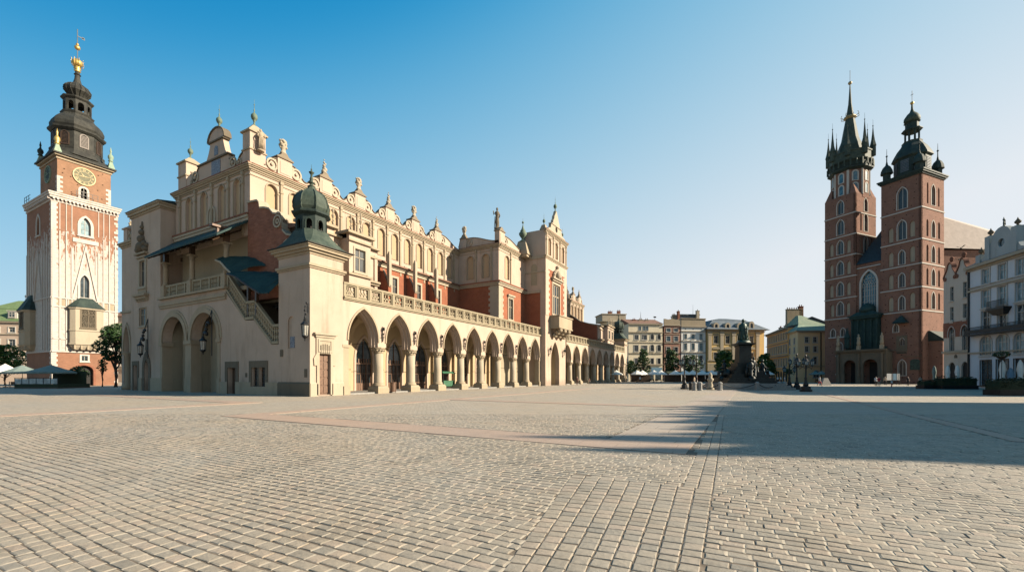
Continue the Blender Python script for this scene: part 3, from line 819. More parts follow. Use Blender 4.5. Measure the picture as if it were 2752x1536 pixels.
    b = MB(); b.box(-5.6, -.3, ys[0], ys[-1], 8.5, 8.88); b.box(-11.4, -5.6, ys[0], ys[-1], 8.6, 9.0); b.build('terrace', M['roof_grey'], H)
    b = MB(); b.box(-5.1, -.1, ys[0], ys[-1], -.05, .14); b.build('arcade_floor', M['granite'], H)
    return ys
YS = arcade(3.35, 9, (Y2 - 3.35) / 9, 0)
YN = arcade(Y3, 9, (102.8 - Y3) / 9, 1)
# ---- upper rooms beside the corner towers
def corner_room(y0, y1, mirror=False):
    F = EF(-3.4)
    b = MB(); b.box(-11.4, -3.75, y0 + .3, y1 - .3, 8.9, 15.3); b.build('room_core', M['cream_dark'], H)
    b = MB(F); b.slab([(y0, 8.9), (y1, 8.9), (y1, 15.2), (y0, 15.2)], [], 0, -.4)
    for k in range(6):
        y = y0 + .3 + (y1 - y0 - .6) * k / 5
        b.box(y - .2, y + .2, 0, .14, 8.9, 14.6)
    b.build('room_wall', M['cream'], H)
    b = MB(F); b.box(y0, y1, 0, .3, 11.4, 11.6); b.box(y0, y1, 0, .5, 11.602, 11.8); b.box(y0, y1, 0, .2, 14.3, 14.5); b.box(y0 - .1, y1 + .1, -.2, .4, 15.202, 15.4); b.build('cornice', M['stone'], H)
    b = MB(); b.frus(-11.5, -3.0, y0 - .2, y1 + .2, 15.4, -11.4, -10.9, y0 - .1, y1 + .1, 17.0); b.build('room_roof', M['roof_tile'], H)
    m = (y0 + 5.2) if not mirror else (y1 - 5.2)
    dz = [(m, 0)] + ([(m - 4.2, -.4)] if not mirror else [(m + 4.2, -.4)])
    for q, (my, dd) in enumerate(dz):
        F3 = EF(-2.1 + dd * .8)
        b = MB(F3); b.slab([(my - 1.35, 8.9), (my + 1.35, 8.9), (my + 1.35, 15.6), (my - 1.35, 15.6)], [arch(my - .65, my + .65, 12.1, 14, 14.3, 'rect')], 0, -.35, back=False)
        b.box(my - 1.35, my - 1.0, -1.4, -.35, 8.9, 15.6); b.box(my + 1.0, my + 1.35, -1.4, -.35, 8.9, 15.6); b.box(my - 1.35, my + 1.35, -1.6, -.35, 15.2, 15.6)
        o = b.build('dormer', M['cream'], H)
        window(o, F3, my, 12.1, 1.3, 2.2, style='cross', surround=.18, proud=.06, frame='stone_pale', pane='glass_dark')
        b = MB(F3); b.box(my - 1.7, my + 1.7, -1.6, .35, 15.6, 15.85); b.box(my - 1.5, my + 1.5, 0, .2, 14.9, 15.05); b.box(my - 1.5, my + 1.5, 0, .2, 11.6, 11.8)
        b.build('cornice', M['stone'], o)
        for y in (-1.2, 0, 1.2):
            inst('spr', lambda b: (urn(b, .42, 2), b.lathe([(.08, .7), (.16, .95), (.05, 1.1), (.12, 1.35), (.02, 1.6)], 6)), 'finial', M['stone'], o, F3((my + y, .1, 15.85)), 0).scale = (1, 1, 1.35 if y == 0 else 1)
corner_room(1.9, 10.6)
corner_room(88.0, 99.6, True)
# brick screen gables that close the aisles (south of the south room, south of the north room)
def screen(F, x0, x1, sgn=1):
    pts = [(x0, 9), (x1, 9), (x1, 13.9), (x1 - .5, 14.3), (x1 - 1.3, 14.5), (x1 - 1.9, 15.0), (x1 - 1.95, 15.7)]
    pts += [(x1 - 2.55 + .62 * cos(a), 16.1 + .62 * sin(a)) for a in (0, .5, 1.0, 1.5, 2.0)]
    pts += [(x1 - 3.3, 16.8), (x1 - 3.9, 17.35), (x1 - 4.7, 17.6), (x1 - 5.4, 17.7), (x1 - 5.5, 18.2), (x1 - 5.8, 18.5), (x0 + .5, 18.6), (x0, 18.6)]
    b = MB(F); b.slab(pts, [], 0, -.6); b.build('screen_gable', M['brick_dark'] if sgn > 0 else M['brick'], H)
    b = MB(F); run = pts[2:]
    b.slab(run + [(x, z + .16) for x, z in run[::-1]], [], .12, -.95)
    b.build('coping', M['stone_pale'], H)
    b = MB(F)
    for x, z, r in ((x1 - 2.6, 16.0, .62), (x1 - 1.0, 13.2, .95)):
        b.slab(circ(x, z, r, 14), [circ(x, z, r * .72, 14)], .14, -.01); b.slab(circ(x, z, r * .45, 12), [circ(x, z, r * .2, 8)], .12, -.01)
    b.build('scroll', M['stone_pale'], H)
screen(SF(1.2), -11.1, -3.6)
b = MB(SF(87.3)); b.slab([(-11.2, 9), (-3.4, 9), (-3.4, 15.0), (-5.5, 15.6), (-8, 16.4), (-11.2, 18.6)], [], 0, -.6); b.build('screen_gable', M['brick'], H)
b = MB(SF(87.3)); b.slab([(-3.2, 15.0), (-5.5, 15.6), (-8, 16.4), (-11.2, 18.6), (-11.2, 18.85), (-8, 16.65), (-5.5, 15.85), (-3.2, 15.2)], [], .15, -.8); b.box(-11, -3.4, 0, .1, 11.2, 11.4); b.build('coping', M['stone'], H)
# ---- corner tower with copper turret (south) and its twin (north)
def corner_tower(y0):
    r = thing('tmp', '', '')  # collects parts, then re-parented
    P = []
    b = MB(); b.box(-4.25, 0, 0, 3.35, 0, 12.2) if False else None
    # shell with a door opening on the east
    b = MB(Fr(0, y0, 0, PI / 2)); b.slab([(.004, 0), (3.35, 0), (3.35, 12.2), (.004, 12.2)], [arch(.85, 1.95, .12, 3.5, 3.6, 'rect')], 0, -.35, back=False); b.build('tower_wall', M['cream_low'], H)
    b = MB(Fr(0, y0, 0, 0)); b.slab([(-4.25, 0), (-.004, 0), (-.004, 12.2), (-4.25, 12.2)], [arch(-2.95, -1.95, 4.1, 6.3, 6.85, 'round', 8)], .002, -.35, back=False); b.build('tower_wall', M['cream_low'], H)
    b = MB(); b.box(-4.25, -.36, y0 + .36, y0 + 3.34, 0, 12.2); b.box(-3.1, -1.8, y0 + .1, y0 + .359, 4.0, 7.0); b.build('tower_core', M['cream_low'], H)
    F = Fr(0, y0, 0, PI / 2)
    b = MB(F); b.box(-.0, .72, -.1, .1, 0, 1.05); b.box(2.1, 3.35, -.1, .1, 0, 1.05); b.frus(0, .72, -.1, .1, 1.052, 0, .72, -.1, .0, 1.2); b.frus(2.1, 3.35, -.1, .1, 1.052, 2.1, 3.35, -.1, .0, 1.2); b.build('plinth', M['stone_pale'], H)
    b = MB(Fr(0, y0, 0, 0)); b.box(-4.3, .096, -.02, .104, 0, 1.05); b.frus(-4.3, .096, -.02, .104, 1.052, -4.3, -.004, -.02, .0, 1.2); b.build('plinth', M['stone_dark'], H)
    b = MB(F)
    b.box(.85, 1.95, -.3, -.22, .12, 3.6)
    for q in range(5): b.box(.92, 1.36, -.22, -.18, .25 + q * .68, .82 + q * .68); b.box(1.44, 1.88, -.22, -.18, .25 + q * .68, .82 + q * .68)
    d = b.build('door', M['wood'], H)
    b = MB(F)
    b.slab([(.35, 2.6), (.6, 2.6), (.6, 0.1), (.85, 0.1), (.85, 3.6), (1.95, 3.6), (1.95, .1), (2.2, .1), (2.2, 2.6), (2.45, 2.6), (2.5, 3.2), (2.25, 3.6), (2.25, 5.0), (.55, 5.0), (.55, 3.6), (.3, 3.2)], [], .1, -.01)
    b.slab([(.7, 4.85), (.7, 3.75), (2.1, 3.75), (2.1, 4.85)], [[(.85, 4.7), (.85, 3.9), (1.95, 3.9), (1.95, 4.7)]], .16, .09)
    b.box(.3, 2.55, 0, .3, 5.2, 5.36); b.box(.45, 2.4, 0, .18, 5.0, 5.198)
    for x in (1.0, 1.2, 1.4, 1.6, 1.8): b.box(x - .05, x + .05, .1, .2, 3.65, 4.1 + .35 * cos((x - 1.4) * 2))
    b.build('portal', M['stone_pale'], H)
    b = MB()
    for (pj, z0, z1) in ((.1, 10.75, 10.9), (.2, 10.902, 11.1), (.07, 11.9, 12.1), (.25, 12.102, 12.3), (.45, 12.302, 12.5), (.55, 12.502, 12.62)):
        b.box(-4.25 - pj, pj, y0 - pj, y0 + 3.35 + pj, z0, z1)
    b.build('cornice', M['stone'], H)
    cx, cy = -2.12, y0 + 1.68
    b = MB()
    rings = []
    for t in range(7):
        q = t / 6; hx = 2.75 + (1.2 - 2.75) * (q ** .75); hy = 2.3 + (1.2 - 2.3) * (q ** .75); z = 12.64 + 1.75 * (q ** 1.25)
        k = q * .42
        pts = []
        for sx, sy in ((1, -1), (1, 1), (-1, 1), (-1, -1)):
            pa = (sx * hx, sy * hy * (1 - k)); pb = (sx * hx * (1 - k), sy * hy)
            pts += [pa, pb] if sx * sy > 0 else [pb, pa]
        rings.append([b.v((cx + x, cy + y, z)) for x, y in pts])
    for a_, c_ in zip(rings, rings[1:]):
        for i in range(8): j = (i + 1) % 8; b.face((a_[i], a_[j], c_[j], c_[i]))
    b.build('tower_roof', M['patina'], H)
    b = MB(); b.box(cx - 2.8, cx + 2.8, cy - 2.35, cy + 2.35, 12.622, 12.7); b.build('eave', M['lead'], H)
    for i in range(8):     # octagonal lantern, one opening per side
        a = PI / 4 * i; R = 1.2; w = R * tan(PI / 8)
        Fo = Fr(cx + R * cos(a), cy + R * sin(a), 0, a + PI / 2)
        b = MB(Fo); b.slab([(-w, 14.2), (w, 14.2), (w, 15.7), (-w, 15.7)], [arch(-.24, .24, 14.45, 15.0, 15.3, 'round', 6)], 0, -.12)
        b.slab(arch(-.33, .33, 14.35, 15.0, 15.4, 'round', 6), [arch(-.245, .245, 14.44, 15.0, 15.305, 'round', 6)], .05, -.01)
        b.build('lantern_side', M['patina_dark'], H)
    b = MB(); b.lathe([(.55, 14.2), (.55, 15.7)], 8, (cx, cy, 0)); b.build('lantern_core', M['dark_in'], H)
    b = MB(); b.lathe([(1.3, 15.65), (1.62, 15.85), (1.65, 16.0), (1.45, 16.1)], 8, (cx, cy, 0), rot=PI / 8); b.build('lantern_cornice', M['patina_dark'], H)
    b = MB(); b.lathe([(1.36, 16.1), (1.49, 16.4), (1.5, 16.8), (1.4, 17.25), (1.12, 17.7), (.74, 18.0), (.38, 18.25), (.26, 18.5)], 8, (cx, cy, 0), rot=PI / 8)
    for i in range(8):
        a = PI / 4 * i + PI / 8; b.tube([(cx + r_ * cos(a), cy + r_ * sin(a), z) for r_, z in ((1.39, 16.1), (1.52, 16.4), (1.53, 16.8), (1.43, 17.25), (1.14, 17.7), (.75, 18.02))], .05, 4)
    b.build('dome', M['patina'], H)
    b = MB(); b.smooth = True
    b.lathe([(0.255, 18.45), (0.357, 18.506), (0.255, 18.59), (0.128, 18.674), (0.187, 18.786), (0.306, 18.842), (0.17, 18.926), (0.119, 19.01), (0.17, 19.178), (0.102, 19.346), (0.085, 19.57), (0.187, 19.71), (0.238, 19.794), (0.102, 19.878), (0.034, 19.962), (0.085, 20.046), (0.017, 20.13), (0.013, 20.466)], 10, (cx, cy, 0)); b.build('finial', M['patina'], H)
    bpy.data.objects.remove(r)
corner_tower(0.0)
corner_tower(102.8)
b = MB(SF(.1)); b.box(-2.75, -2.15, 0, .03, 4.15, 5.1); b.build('relief_plaque', M['slate_mosaic'], H)
b = MB(SF(0)); b.box(-4.0, -3.6, .002, .05, 3.4, 4.0); b.box(-.7, -.35, .002, .04, 1.6, 2.3); b.build('wall_plaque', M['stone_dark'], H)
# ---- south stair hall
F = SF(0)
pts = [(-26.0, 0), (-4.25, 0), (-4.25, 4.5), (-5.3, 4.5), (-8.0, 6.85), (-9.4, 6.9), (-12.7, 9.9), (-12.7, 10.4), (-26.0, 10.4)]
A1 = arch(-25.5, -20.4, -.01, 5.6, 8.15, 'round', 16); A2 = arch(-19.2, -14.1, -.01, 5.6, 8.15, 'round', 16)
pts = [(-26.0, 0), A1[0]] + A1[2:][::-1] + [A1[1], A2[0]] + A2[2:][::-1] + [A2[1], (-12.3, 0), (-12.3, 2.5), (-10.9, 2.5), (-10.9, 0)] + [(-4.25, 0), (-4.25, 4.5), (-5.3, 4.5), (-8.0, 6.85), (-9.4, 6.9), (-12.7, 9.9), (-12.7, 10.4), (-26.0, 10.4)]
b = MB(F); b.slab(pts, [arch(-8.3, -7.35, .75, 2, 2.5, 'rect'), arch(-7.15, -6.2, .75, 2, 2.5, 'rect')], 0, -.9); b.build('stair_wall', M['cream_low'], H)
b = MB(F)
for a, c in ((-25.5, -20.4), (-19.2, -14.1)):
    for o, d in ((.75, .06), (.45, .14)):
        b.slab(arch(a - o, c + o, 5.45, 5.6, 8.15 + o, 'round', 16), [arch(a - .004, c + .004, 5.46, 5.6, 8.154, 'round', 16)], d, -.01)
b.build('archivolt', M['stone'], H)
b = MB(F)
for x0, x1 in ((-26.0, -25.45), (-20.45, -19.15), (-14.15, -13.6)):
    b.box(x0, x1, -.95, .12, 0, .0 + 1.5); b.box(x0 + .04, x1 - .04, -.93, .05, 1.502, 5.05); b.box(x0 - .1, x1 + .1, -1.0, .16, 5.052, 5.45)
b.build('pier', M['stone'], H)
b = MB(F); b.box(-13.6, -12.3, 0, .1, 0, 1.15); b.box(-10.9, -4.3, 0, .1, 0, .74); b.box(-10.9, -8.4, 0, .1, .742, 1.15); b.box(-6.1, -4.3, 0, .1, .742, 1.15); b.build('plinth', M['stone'], H)
b = MB(F); b.box(-12.75, -12.3, 0, .06, 0, 3.1); b.box(-12.3, -10.9, 0, .06, 2.5, 3.1); b.box(-10.9, -10.45, 0, .06, 1.15, 3.1); b.box(-8.7, -5.8, 0, .06, 2.5, 3.1); b.box(-8.7, -8.3, 0, .06, .75, 2.5); b.box(-7.35, -7.15, 0, .04, .75, 2.5); b.box(-6.2, -5.8, 0, .06, .75, 2.5); b.build('door_surround', M['stone_dark'], H)
b = MB(F); b.box(-12.3, -10.9, -.5, -.42, 0, 2.5); b.box(-12.2, -11.65, -.42, -.38, .2, 2.3); b.box(-11.55, -11.0, -.42, -.38, .2, 2.3); b.build('door', M['wood_dark'], H)
for x in (-7.825, -6.675): window(H, F, x, .75, .95, 1.75, style='grid', frame='wood_dark', surround=0, sill=False, recess=.3)
b = MB(F); b.box(-9.3, -9.05, 0, .05, 1.6, 2.0); b.build('wall_plaque', M['stone_dark'], H)
# rooms behind the big arches
b = MB(); b.box(-26, -13.5, .9, .901, 0, 0)
b = MB()
b.box(-26.0, -4.3, 4.6, 5.0, 0, 10.4); b.box(-26.3, -25.5, .9, 4.6, 0, 10.0); b.box(-20.35, -19.25, .9, 4.6, 0, 9.9); b.box(-14.1, -12.4, .9, 4.6, 0, 9.9); b.box(-25.5, -14.1, .9, 4.6, 8.6, 9.2)
b.build('porch_wall', M['cream_dark'], H)
b = MB(SF(4.58)); b.box(-23.8, -22.2, 0, .05, 0, 3.2); b.box(-17.4, -15.9, 0, .05, 0, 3.4); b.build('door', M['wood_dark'], H)
# balcony floor, cornice, balustrade
b = MB(F); b.box(-26.0, -12.6, -.3, .12, 9.2, 9.45); b.box(-26.0, -12.5, -.3, .22, 9.452, 9.75); b.box(-26.0, -12.4, -.3, .32, 10.2, 10.42); b.build('cornice', M['stone'], H)
b = MB(); b.box(-25.9, -4.3, .5, 5.0, 10.0, 10.38); b.build('balcony_floor', M['stone'], H)
def baluster(b):
    b.smooth = True
    b.lathe([(.09, 0), (.1, .08), (.05, .14), (.1, .34), (.09, .5), (.045, .62), (.1, .66), (.045, .7), (.09, .85), (.1, 1.0), (.05, 1.16), (.1, 1.2), (.1, 1.28)], 8); b.smooth = False
def small_bal(b):
    b.F = Fr()
    for q in range(5):
        x = -.52 + q * .26
        for p in ((.07, 0, .1), (.04, .1, .14), (.075, .14, .5), (.035, .5, .62), (.075, .62, .98), (.04, .98, 1.04), (.07, 1.04, 1.12)):
            b.box(x - p[0], x + p[0], -.2 - p[0], -.2 + p[0], p[1], p[2])
x = -25.4; k = 0
b = MB(F); b.box(-25.9, -12.5, -.34, -.06, 11.56, 11.76); b.build('handrail', M['rail_stone'], H)
for k in range(8):
    xa = -25.8 + k * 1.66
    inst('smallbal', small_bal, 'baluster_row', M['rail_stone'], H, F((xa + .83, 0, 10.44)), 0)
for k in range(9):
    xa = -25.8 + k * 1.66; b = MB(F); b.box(xa - .12, xa + .12, -.33, -.07, 10.42, 11.56); b.build('balustrade_post', M['rail_stone'], H)
# stair balustrade
def seg(x0, z0, x1, z1, n):
    b = MB(F); b.slab([(x0, z0 + 1.28), (x1, z1 + 1.28), (x1, z1 + 1.5), (x0, z0 + 1.5)], [], -.04, -.36); b.slab([(x0, z0 - .25), (x1, z1 - .25), (x1, z1 - .02), (x0, z0 - .02)], [], .06, -.5); b.build('handrail', M['rail_stone'], H)
    for i in range(n):
        t = (i + .5) / n
        o = inst('baluster', baluster, 'baluster', M['rail_stone'], H, F((x0 + (x1 - x0) * t, -.2, z0 + (z1 - z0) * t - .02)))
        o.scale = (1.15, 1.15, 1)
seg(-12.6, 10.3, -9.45, 7.25, 12); seg(-9.4, 7.2, -8.0, 7.2, 5); seg(-7.95, 7.15, -5.3, 4.85, 10); seg(-5.25, 4.8, -4.3, 4.8, 3)
# loggia back wall, columns, roofs
b = MB(SF(4.5)); b.slab([(-25.9, 10.3), (-11.0, 10.3), (-11.0, 16.2), (-25.9, 16.2)], [arch(-17.6, -16.2, 10.4, 12.8, 13.0, 'rect'), arch(-13.6, -12.2, 10.4, 13, 13.8, 'round', 8)], 0, -.3); b.build('loggia_wall', M['cream_dark'], H)  # darker plaster colour carries the shade of the deep loggia
b = MB(SF(4.5)); b.box(-17.6, -16.2, -.3, -.2, 10.4, 13.0); b.box(-13.6, -12.2, -.3, -.2, 10.4, 13.8); b.build('door', M['dark_in'], H)
b = MB(SF(4.5)); b.slab(arch(-17.9, -15.9, 10.38, 13, 13.3, 'rect'), [arch(-17.6, -16.2, 10.4, 12.8, 13.0, 'rect')], .1, 0); b.build('door_surround', M['stone_pale'], H)
b = MB(SF(4.5)); b.slab([(-11, 4.4), (-4.4, 4.4), (-4.4, 14.2), (-11, 14.2)], [], 0, -.3); b.build('brick_wall', M['brick_dark'], H)
b = MB(); b.box(-25.9, -4.4, 1.9, 4.6, 15.0, 15.4); b.build('ceiling', M['wood_dark'], H)
def lcol(b, h):
    b.smooth = True; b.lathe([(.3, 0), (.3, .25), (.22, .35), (.25, .5), (.22, h - .7), (.26, h - .55), (.2, h - .5), (.34, h - .1)], 12); b.smooth = False
    b.box(-.36, .36, -.36, .36, h - .1, h + .05)
for x, h in ((-25.35, 3.6), (-19.6, 3.7), (-13.05, 4.0)):
    b = MB(); b.box(-.36, .36, -.36, .36, -1.35, 0); lcol(b, h - 1.0)
    o = b.build('loggia_column', M['stone'], H); o.location = (x, .25, 11.75)
    if x > -14:
        b = MB(); b.box(-.22, .22, -.22, .22, 3.05, 4.6); b.box(-.3, .3, -1.4, .3, 4.3, 4.5); b.box(-.15, .15, -.9, -.3, 3.7, 4.3); b.build('bracket', M['wood'], o)
    else:
        b = MB(); b.box(-.2, .2, -.2, .2, h - .95, h + .0); b.build('bracket', M['wood_dark'], o)
b = MB()
def roofsheet(b, A, B, C_, D, t=.12):
    lo = [(p[0], p[1], p[2] - t) for p in (A, B, C_, D)]
    b.quad(A, B, C_, D); b.quad(*lo[::-1])
    for i in range(4):
        j = (i + 1) % 4; P4 = (A, B, C_, D)
        b.quad(P4[i], lo[i], lo[j], P4[j])
roofsheet(b, (-25.95, -1.5, 14.75), (-11.3, -1.5, 14.95), (-11.05, GY + .0, 17.1), (-25.9, GY, 17.1), .2)
b.build('loggia_roof', M['patina_teal'], H)
b = MB()
for k in range(12): x = -25.4 + k * 1.2; b.tube([(x, -1.4, 14.5), (x, GY + .6, 16.7)], .07, 4)
b.build('rafter', M['wood_dark'], H)
# curved copper roofs over the stairs
def curved(x0, x1, z0, z1, yf, yb, rise, name='stair_roof'):
    b = MB(); n = 8; g = {}
    for i in range(n + 1):
        t = i / n
        for j in range(7):
            q = j / 6
            x = x0 + (x1 - x0) * t; y = yf + (yb - yf) * q
            z = z0 + (z1 - z0) * (t ** 1.25) + rise * sin(PI * .5 * q)
            g[i, j, 0] = b.v((x, y, z)); g[i, j, 1] = b.v((x, y, z - .12))
    for i in range(n):
        for j in range(6):
            b.face((g[i, j, 0], g[i + 1, j, 0], g[i + 1, j + 1, 0], g[i, j + 1, 0])); b.face((g[i, j, 1], g[i, j + 1, 1], g[i + 1, j + 1, 1], g[i + 1, j, 1]))
        for j in (0, 6): b.face((g[i, j, 0], g[i + 1, j, 0], g[i + 1, j, 1], g[i, j, 1]))
    for i in (0, n):
        for j in range(6): b.face((g[i, j, 0], g[i, j + 1, 0], g[i, j + 1, 1], g[i, j, 1]))
    b.build(name, M['patina_teal'], H)
def sweep(front, back, bulge, t=.1):
    b = MB(); n = 10; m = 6; g = {}
    def on(L, q):
        q *= len(L) - 1; i = min(int(q), len(L) - 2); f = q - i
        return [L[i][k] + (L[i + 1][k] - L[i][k]) * f for k in range(3)]
    for i in range(n + 1):
        A, B_ = on(front, i / n), on(back, i / n)
        for j in range(m + 1):
            q = j / m; p = [A[k] + (B_[k] - A[k]) * q for k in range(3)]
            p[2] += bulge * sin(PI * q) + .05 * sin(i * 2.3 + j)
            g[i, j, 0] = b.v(p); g[i, j, 1] = b.v((p[0], p[1], p[2] - t))
    for i in range(n):
        for j in range(m):
            b.face((g[i, j, 0], g[i + 1, j, 0], g[i + 1, j + 1, 0], g[i, j + 1, 0])); b.face((g[i, j, 1], g[i, j + 1, 1], g[i + 1, j + 1, 1], g[i + 1, j, 1]))
        for j in (0, m): b.face((g[i, j, 0], g[i + 1, j, 0], g[i + 1, j, 1], g[i, j, 1]))
    for i in (0, n):
        for j in range(m): b.face((g[i, j, 0], g[i, j + 1, 0], g[i, j + 1, 1], g[i, j, 1]))
    b.build('stair_roof', M['patina_teal'], H)
sweep([(-13.5, -.5, 13.05), (-12.6, -.5, 12.75), (-11.6, -.5, 12.0), (-10.6, -.5, 11.35)], [(-12.9, 1.1, 13.5), (-11.0, 1.1, 13.4), (-9.6, 1.1, 13.0), (-8.0, 1.1, 12.2)], .2)
sweep([(-10.7, -.9, 11.3), (-9.4, -.9, 10.95), (-7.6, -.9, 10.0), (-5.5, -.9, 9.0)], [(-8.7, 1.1, 11.5), (-7.4, 1.1, 11.45), (-6.0, 1.1, 11.25), (-4.3, 1.1, 10.9)], .16)
b = MB(); b.tube([(-10.7, -.92, 11.2), (-9.4, -.92, 10.85), (-7.6, -.92, 9.9), (-5.5, -.92, 8.9)], .09, 5); b.build('roof_edge', M['wood_dark'], H)
b = MB(); b.tube([(-13.5, -.52, 12.95), (-12.6, -.52, 12.65), (-11.6, -.52, 11.9), (-10.6, -.52, 11.25)], .1, 5); b.tube([(-13.5, -.5, 12.95), (-12.9, 1.1, 13.4)], .1, 5); b.build('roof_edge', M['stone_pale'], H)
sweep([(-5.5, -.9, 9.0), (-5.0, -.9, 8.95), (-4.3, -.9, 8.93)], [(-4.9, 1.1, 11.0), (-4.6, 1.1, 10.95), (-4.28, 1.1, 10.88)], .1)
b = MB(); 
for x, z in ((-12.5, 10.2), (-9.2, 7.3), (-7.9, 7.3)): b.box(x - .12, x + .12, .1, .34, z, {-12.5: 12.9, -9.2: 11.2, -7.9: 10.4}[x])
b.build('stair_post', M['wood_dark'], H)
b = MB(); b.box(-9.4, -4.3, 1.0, 4.5, 4.4, 4.6)
for k in range(18): b.box(-12.5 + k * .42, -12.08 + k * .42, .5, 3.5, 4.4, 10.2 - k * .33)
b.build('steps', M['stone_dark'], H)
# ---- south-west block
F = SF(0)
hol = [arch(-31.0, -29.6, 12.2, 15, 15.2, 'rect'), arch(-31.2, -29.4, 7.6, 9, 9.7, 'rect')]
b = MB(F)
pts = [(-33.4, 0), (-32.7, 0), (-32.7, 3.0), (-31.7, 3.0), (-31.7, 0), (-29.9, 0)] + arch(-29.9, -28.8, 0, 2.6, 3.6, 'pointed', 6)[2:][::-1] + [(-28.8, 0), (-26.0, 0), (-26.0, 21.2), (-33.4, 21.2)]
b.slab(pts, hol, .002, -.5); b.build('block_wall', M['cream_low'], H)
b = MB(); b.box(-33.4, -26.0, .5, 3.4, 3.8, 21.2); b.box(-33.4, -26.0, 1.2, 3.4, 0, 3.9); b.build('block_core', M['cream'], H)
b = MB(F); b.box(-32.7, -31.7, -.5, -.4, 0, 3.0); b.slab(arch(-29.9, -28.8, 0, 2.6, 3.6, 'pointed', 6), [], -.4, -.5); b.build('door', M['wood_dark'], H)
b = MB(F); b.slab(arch(-30.4, -28.3, 0.01, 2.6, 4.7, 'pointed', 8), [arch(-29.9, -28.8, 0, 2.6, 3.6, 'pointed', 6)], .07, 0); b.slab([(-33.1, 0), (-31.3, 0), (-31.3, 3.5), (-33.1, 3.5)], [[(-32.7, .01), (-31.7, .01), (-31.7, 3.0), (-32.7, 3.0)]], .06, 0); b.slab([(-29.7, 4.7), (-29.0, 4.7), (-29.2, 6.0), (-29.5, 6.0)], [], .05, 0); b.build('door_surround', M['stone_dark'], H)
b = MB(F); b.box(-28.25, -26, 0, .1, 0, 1.5); b.box(-31.25, -30.45, 0, .1, 0, 1.5); b.build('plinth', M['stone'], H)
window(H, F, -30.3, 12.2, 1.4, 3.0, style='cross', surround=.3, proud=.12, frame='stone_pale', pane='glass_dark')
window(H, F, -30.3, 7.6, 1.8, 2.1, style='three', surround=.1, proud=.05, frame='stone_pale', pane='glass_dark')
b = MB(F); b.box(-31.9, -28.7, 0, .5, 11.0, 11.25); b.box(-31.7, -28.9, 0, .3, 10.7, 10.998); b.box(-31.3, -29.3, 0, .1, 11.25, 11.9); b.box(-31.4, -29.2, 0, .3, 15.5, 15.7); b.box(-31.7, -28.9, 0, .4, 15.9, 16.1)
for k in range(6): b.box(-31.6 + k * .5, -31.4 + k * .5, 0, .2, 10.45, 10.7)
b.build('window_hood', M['stone'], H)
b = MB(F)
for x, z, r in ((-30.3, 16.8, .62), (-30.3, 17.7, .5), (-30.3, 18.5, .36), (-30.3, 19.1, .24), (-31.2, 16.5, .4), (-29.4, 16.5, .4), (-31.5, 16.9, .25), (-29.1, 16.9, .25), (-30.9, 17.2, .3), (-29.7, 17.2, .3)): b.ball((x, .08, z), r, 10, 7)
b.lathe([(.12, 19.2), (.05, 19.8)], 6, (-30.3, .1, 0)); b.build('carved_crest', M['stone_dark'], H)
b = MB(); 
for pj, z0, z1 in ((.12, 20.6, 20.8), (.28, 20.802, 21.1), (.4, 21.102, 21.3)): b.box(-33.4 - pj, -26.0 + pj, -pj, 3.4, z0, z1)
b.build('cornice', M['stone'], H)
b = MB(); b.frus(-33.9, -25.5, -.5, 3.4, 21.31, -33.4, -26.2, 2.4, 3.4, 22.1); b.build('block_roof', M['patina_dark'], H)
b = MB(SF(-.0)); b.slab([(-33.0, 17), (-27.2, 17), (-27.2, 17.0), (-27.2, 20.1), (-33.0, 20.1)], [[(-32.9, 16.9), (-27.3, 16.9), (-27.3, 20.0), (-32.9, 20.0)]], .03, 0) if False else None
# ---- west arcade end
F = SF(.3)
L = arch(-36.3, -34.4, 0, 5.0, 8.0, 'pointed', 10)
b = MB(F); b.slab([(-36.9, 0), L[0]] + L[2:][::-1] + [L[1], (-33.3, 0), (-33.3, 18.0), (-36.9, 18.0)], [], 0, -.9); b.build('west_wall', M['cream_low'], H)
b = MB(F); b.slab(arch(-36.6, -34.1, 4.6, 5.0, 8.35, 'pointed', 10), [arch(-36.304, -34.396, 4.61, 5.0, 8.004, 'pointed', 10)], .12, 0); b.box(-36.95, -33.4, 0, .14, 9.5, 9.75); b.build('hood_mould', M['stone'], H)
b = MB(F); b.smooth = True; b.lathe([(.62, 0), (.62, .5), (.42, .9), (.42, 4.2), (.6, 4.5), (.6, 4.7)], 12, (-36.5, -.45, 0)); b.build('pier', M['stone'], H)
b = MB(); 
for pj, z0, z1 in ((.1, 17.6, 17.8), (.25, 17.802, 18.0), (.38, 18.002, 18.2)): b.box(-36.9 - pj, -33.4, .3 - pj, 6, z0, z1)
b.build('cornice', M['stone'], H)
b = MB(); b.box(-36.9, -33.4, 1.2, 6, 9, 17.6); b.build('block_core', M['cream'], H)
b = MB(); b.box(-36.7, -35.7, .4, 1.4, 18.2, 20.0); b.box(-36.85, -35.55, .25, 1.55, 20.0, 20.15); b.frus(-36.7, -35.7, .4, 1.4, 20.15, -36.3, -36.1, .8, 1.0, 20.6); o = b.build('pinnacle', M['cream'], H)
inst(('urn', 2), None, 'urn', M['stone'], o, (-36.2, .9, 20.4), 0).scale = (.7, .7, .7)
b = MB(SF(.5)); rr = [(-35.7 + 2.2 * i / 8, 18.2 + 1.5 * abs(cos(PI * i / 9)) ** 1.2) for i in range(9)]; b.slab([(-35.7, 18.2), (-33.5, 18.2)] + rr[::-1], [], 0, -.4); b.slab(circ(-35.1, 19.0, .45), [circ(-35.1, 19.0, .25)], .1, -.01); b.build('attic_wall', M['stone'], H)
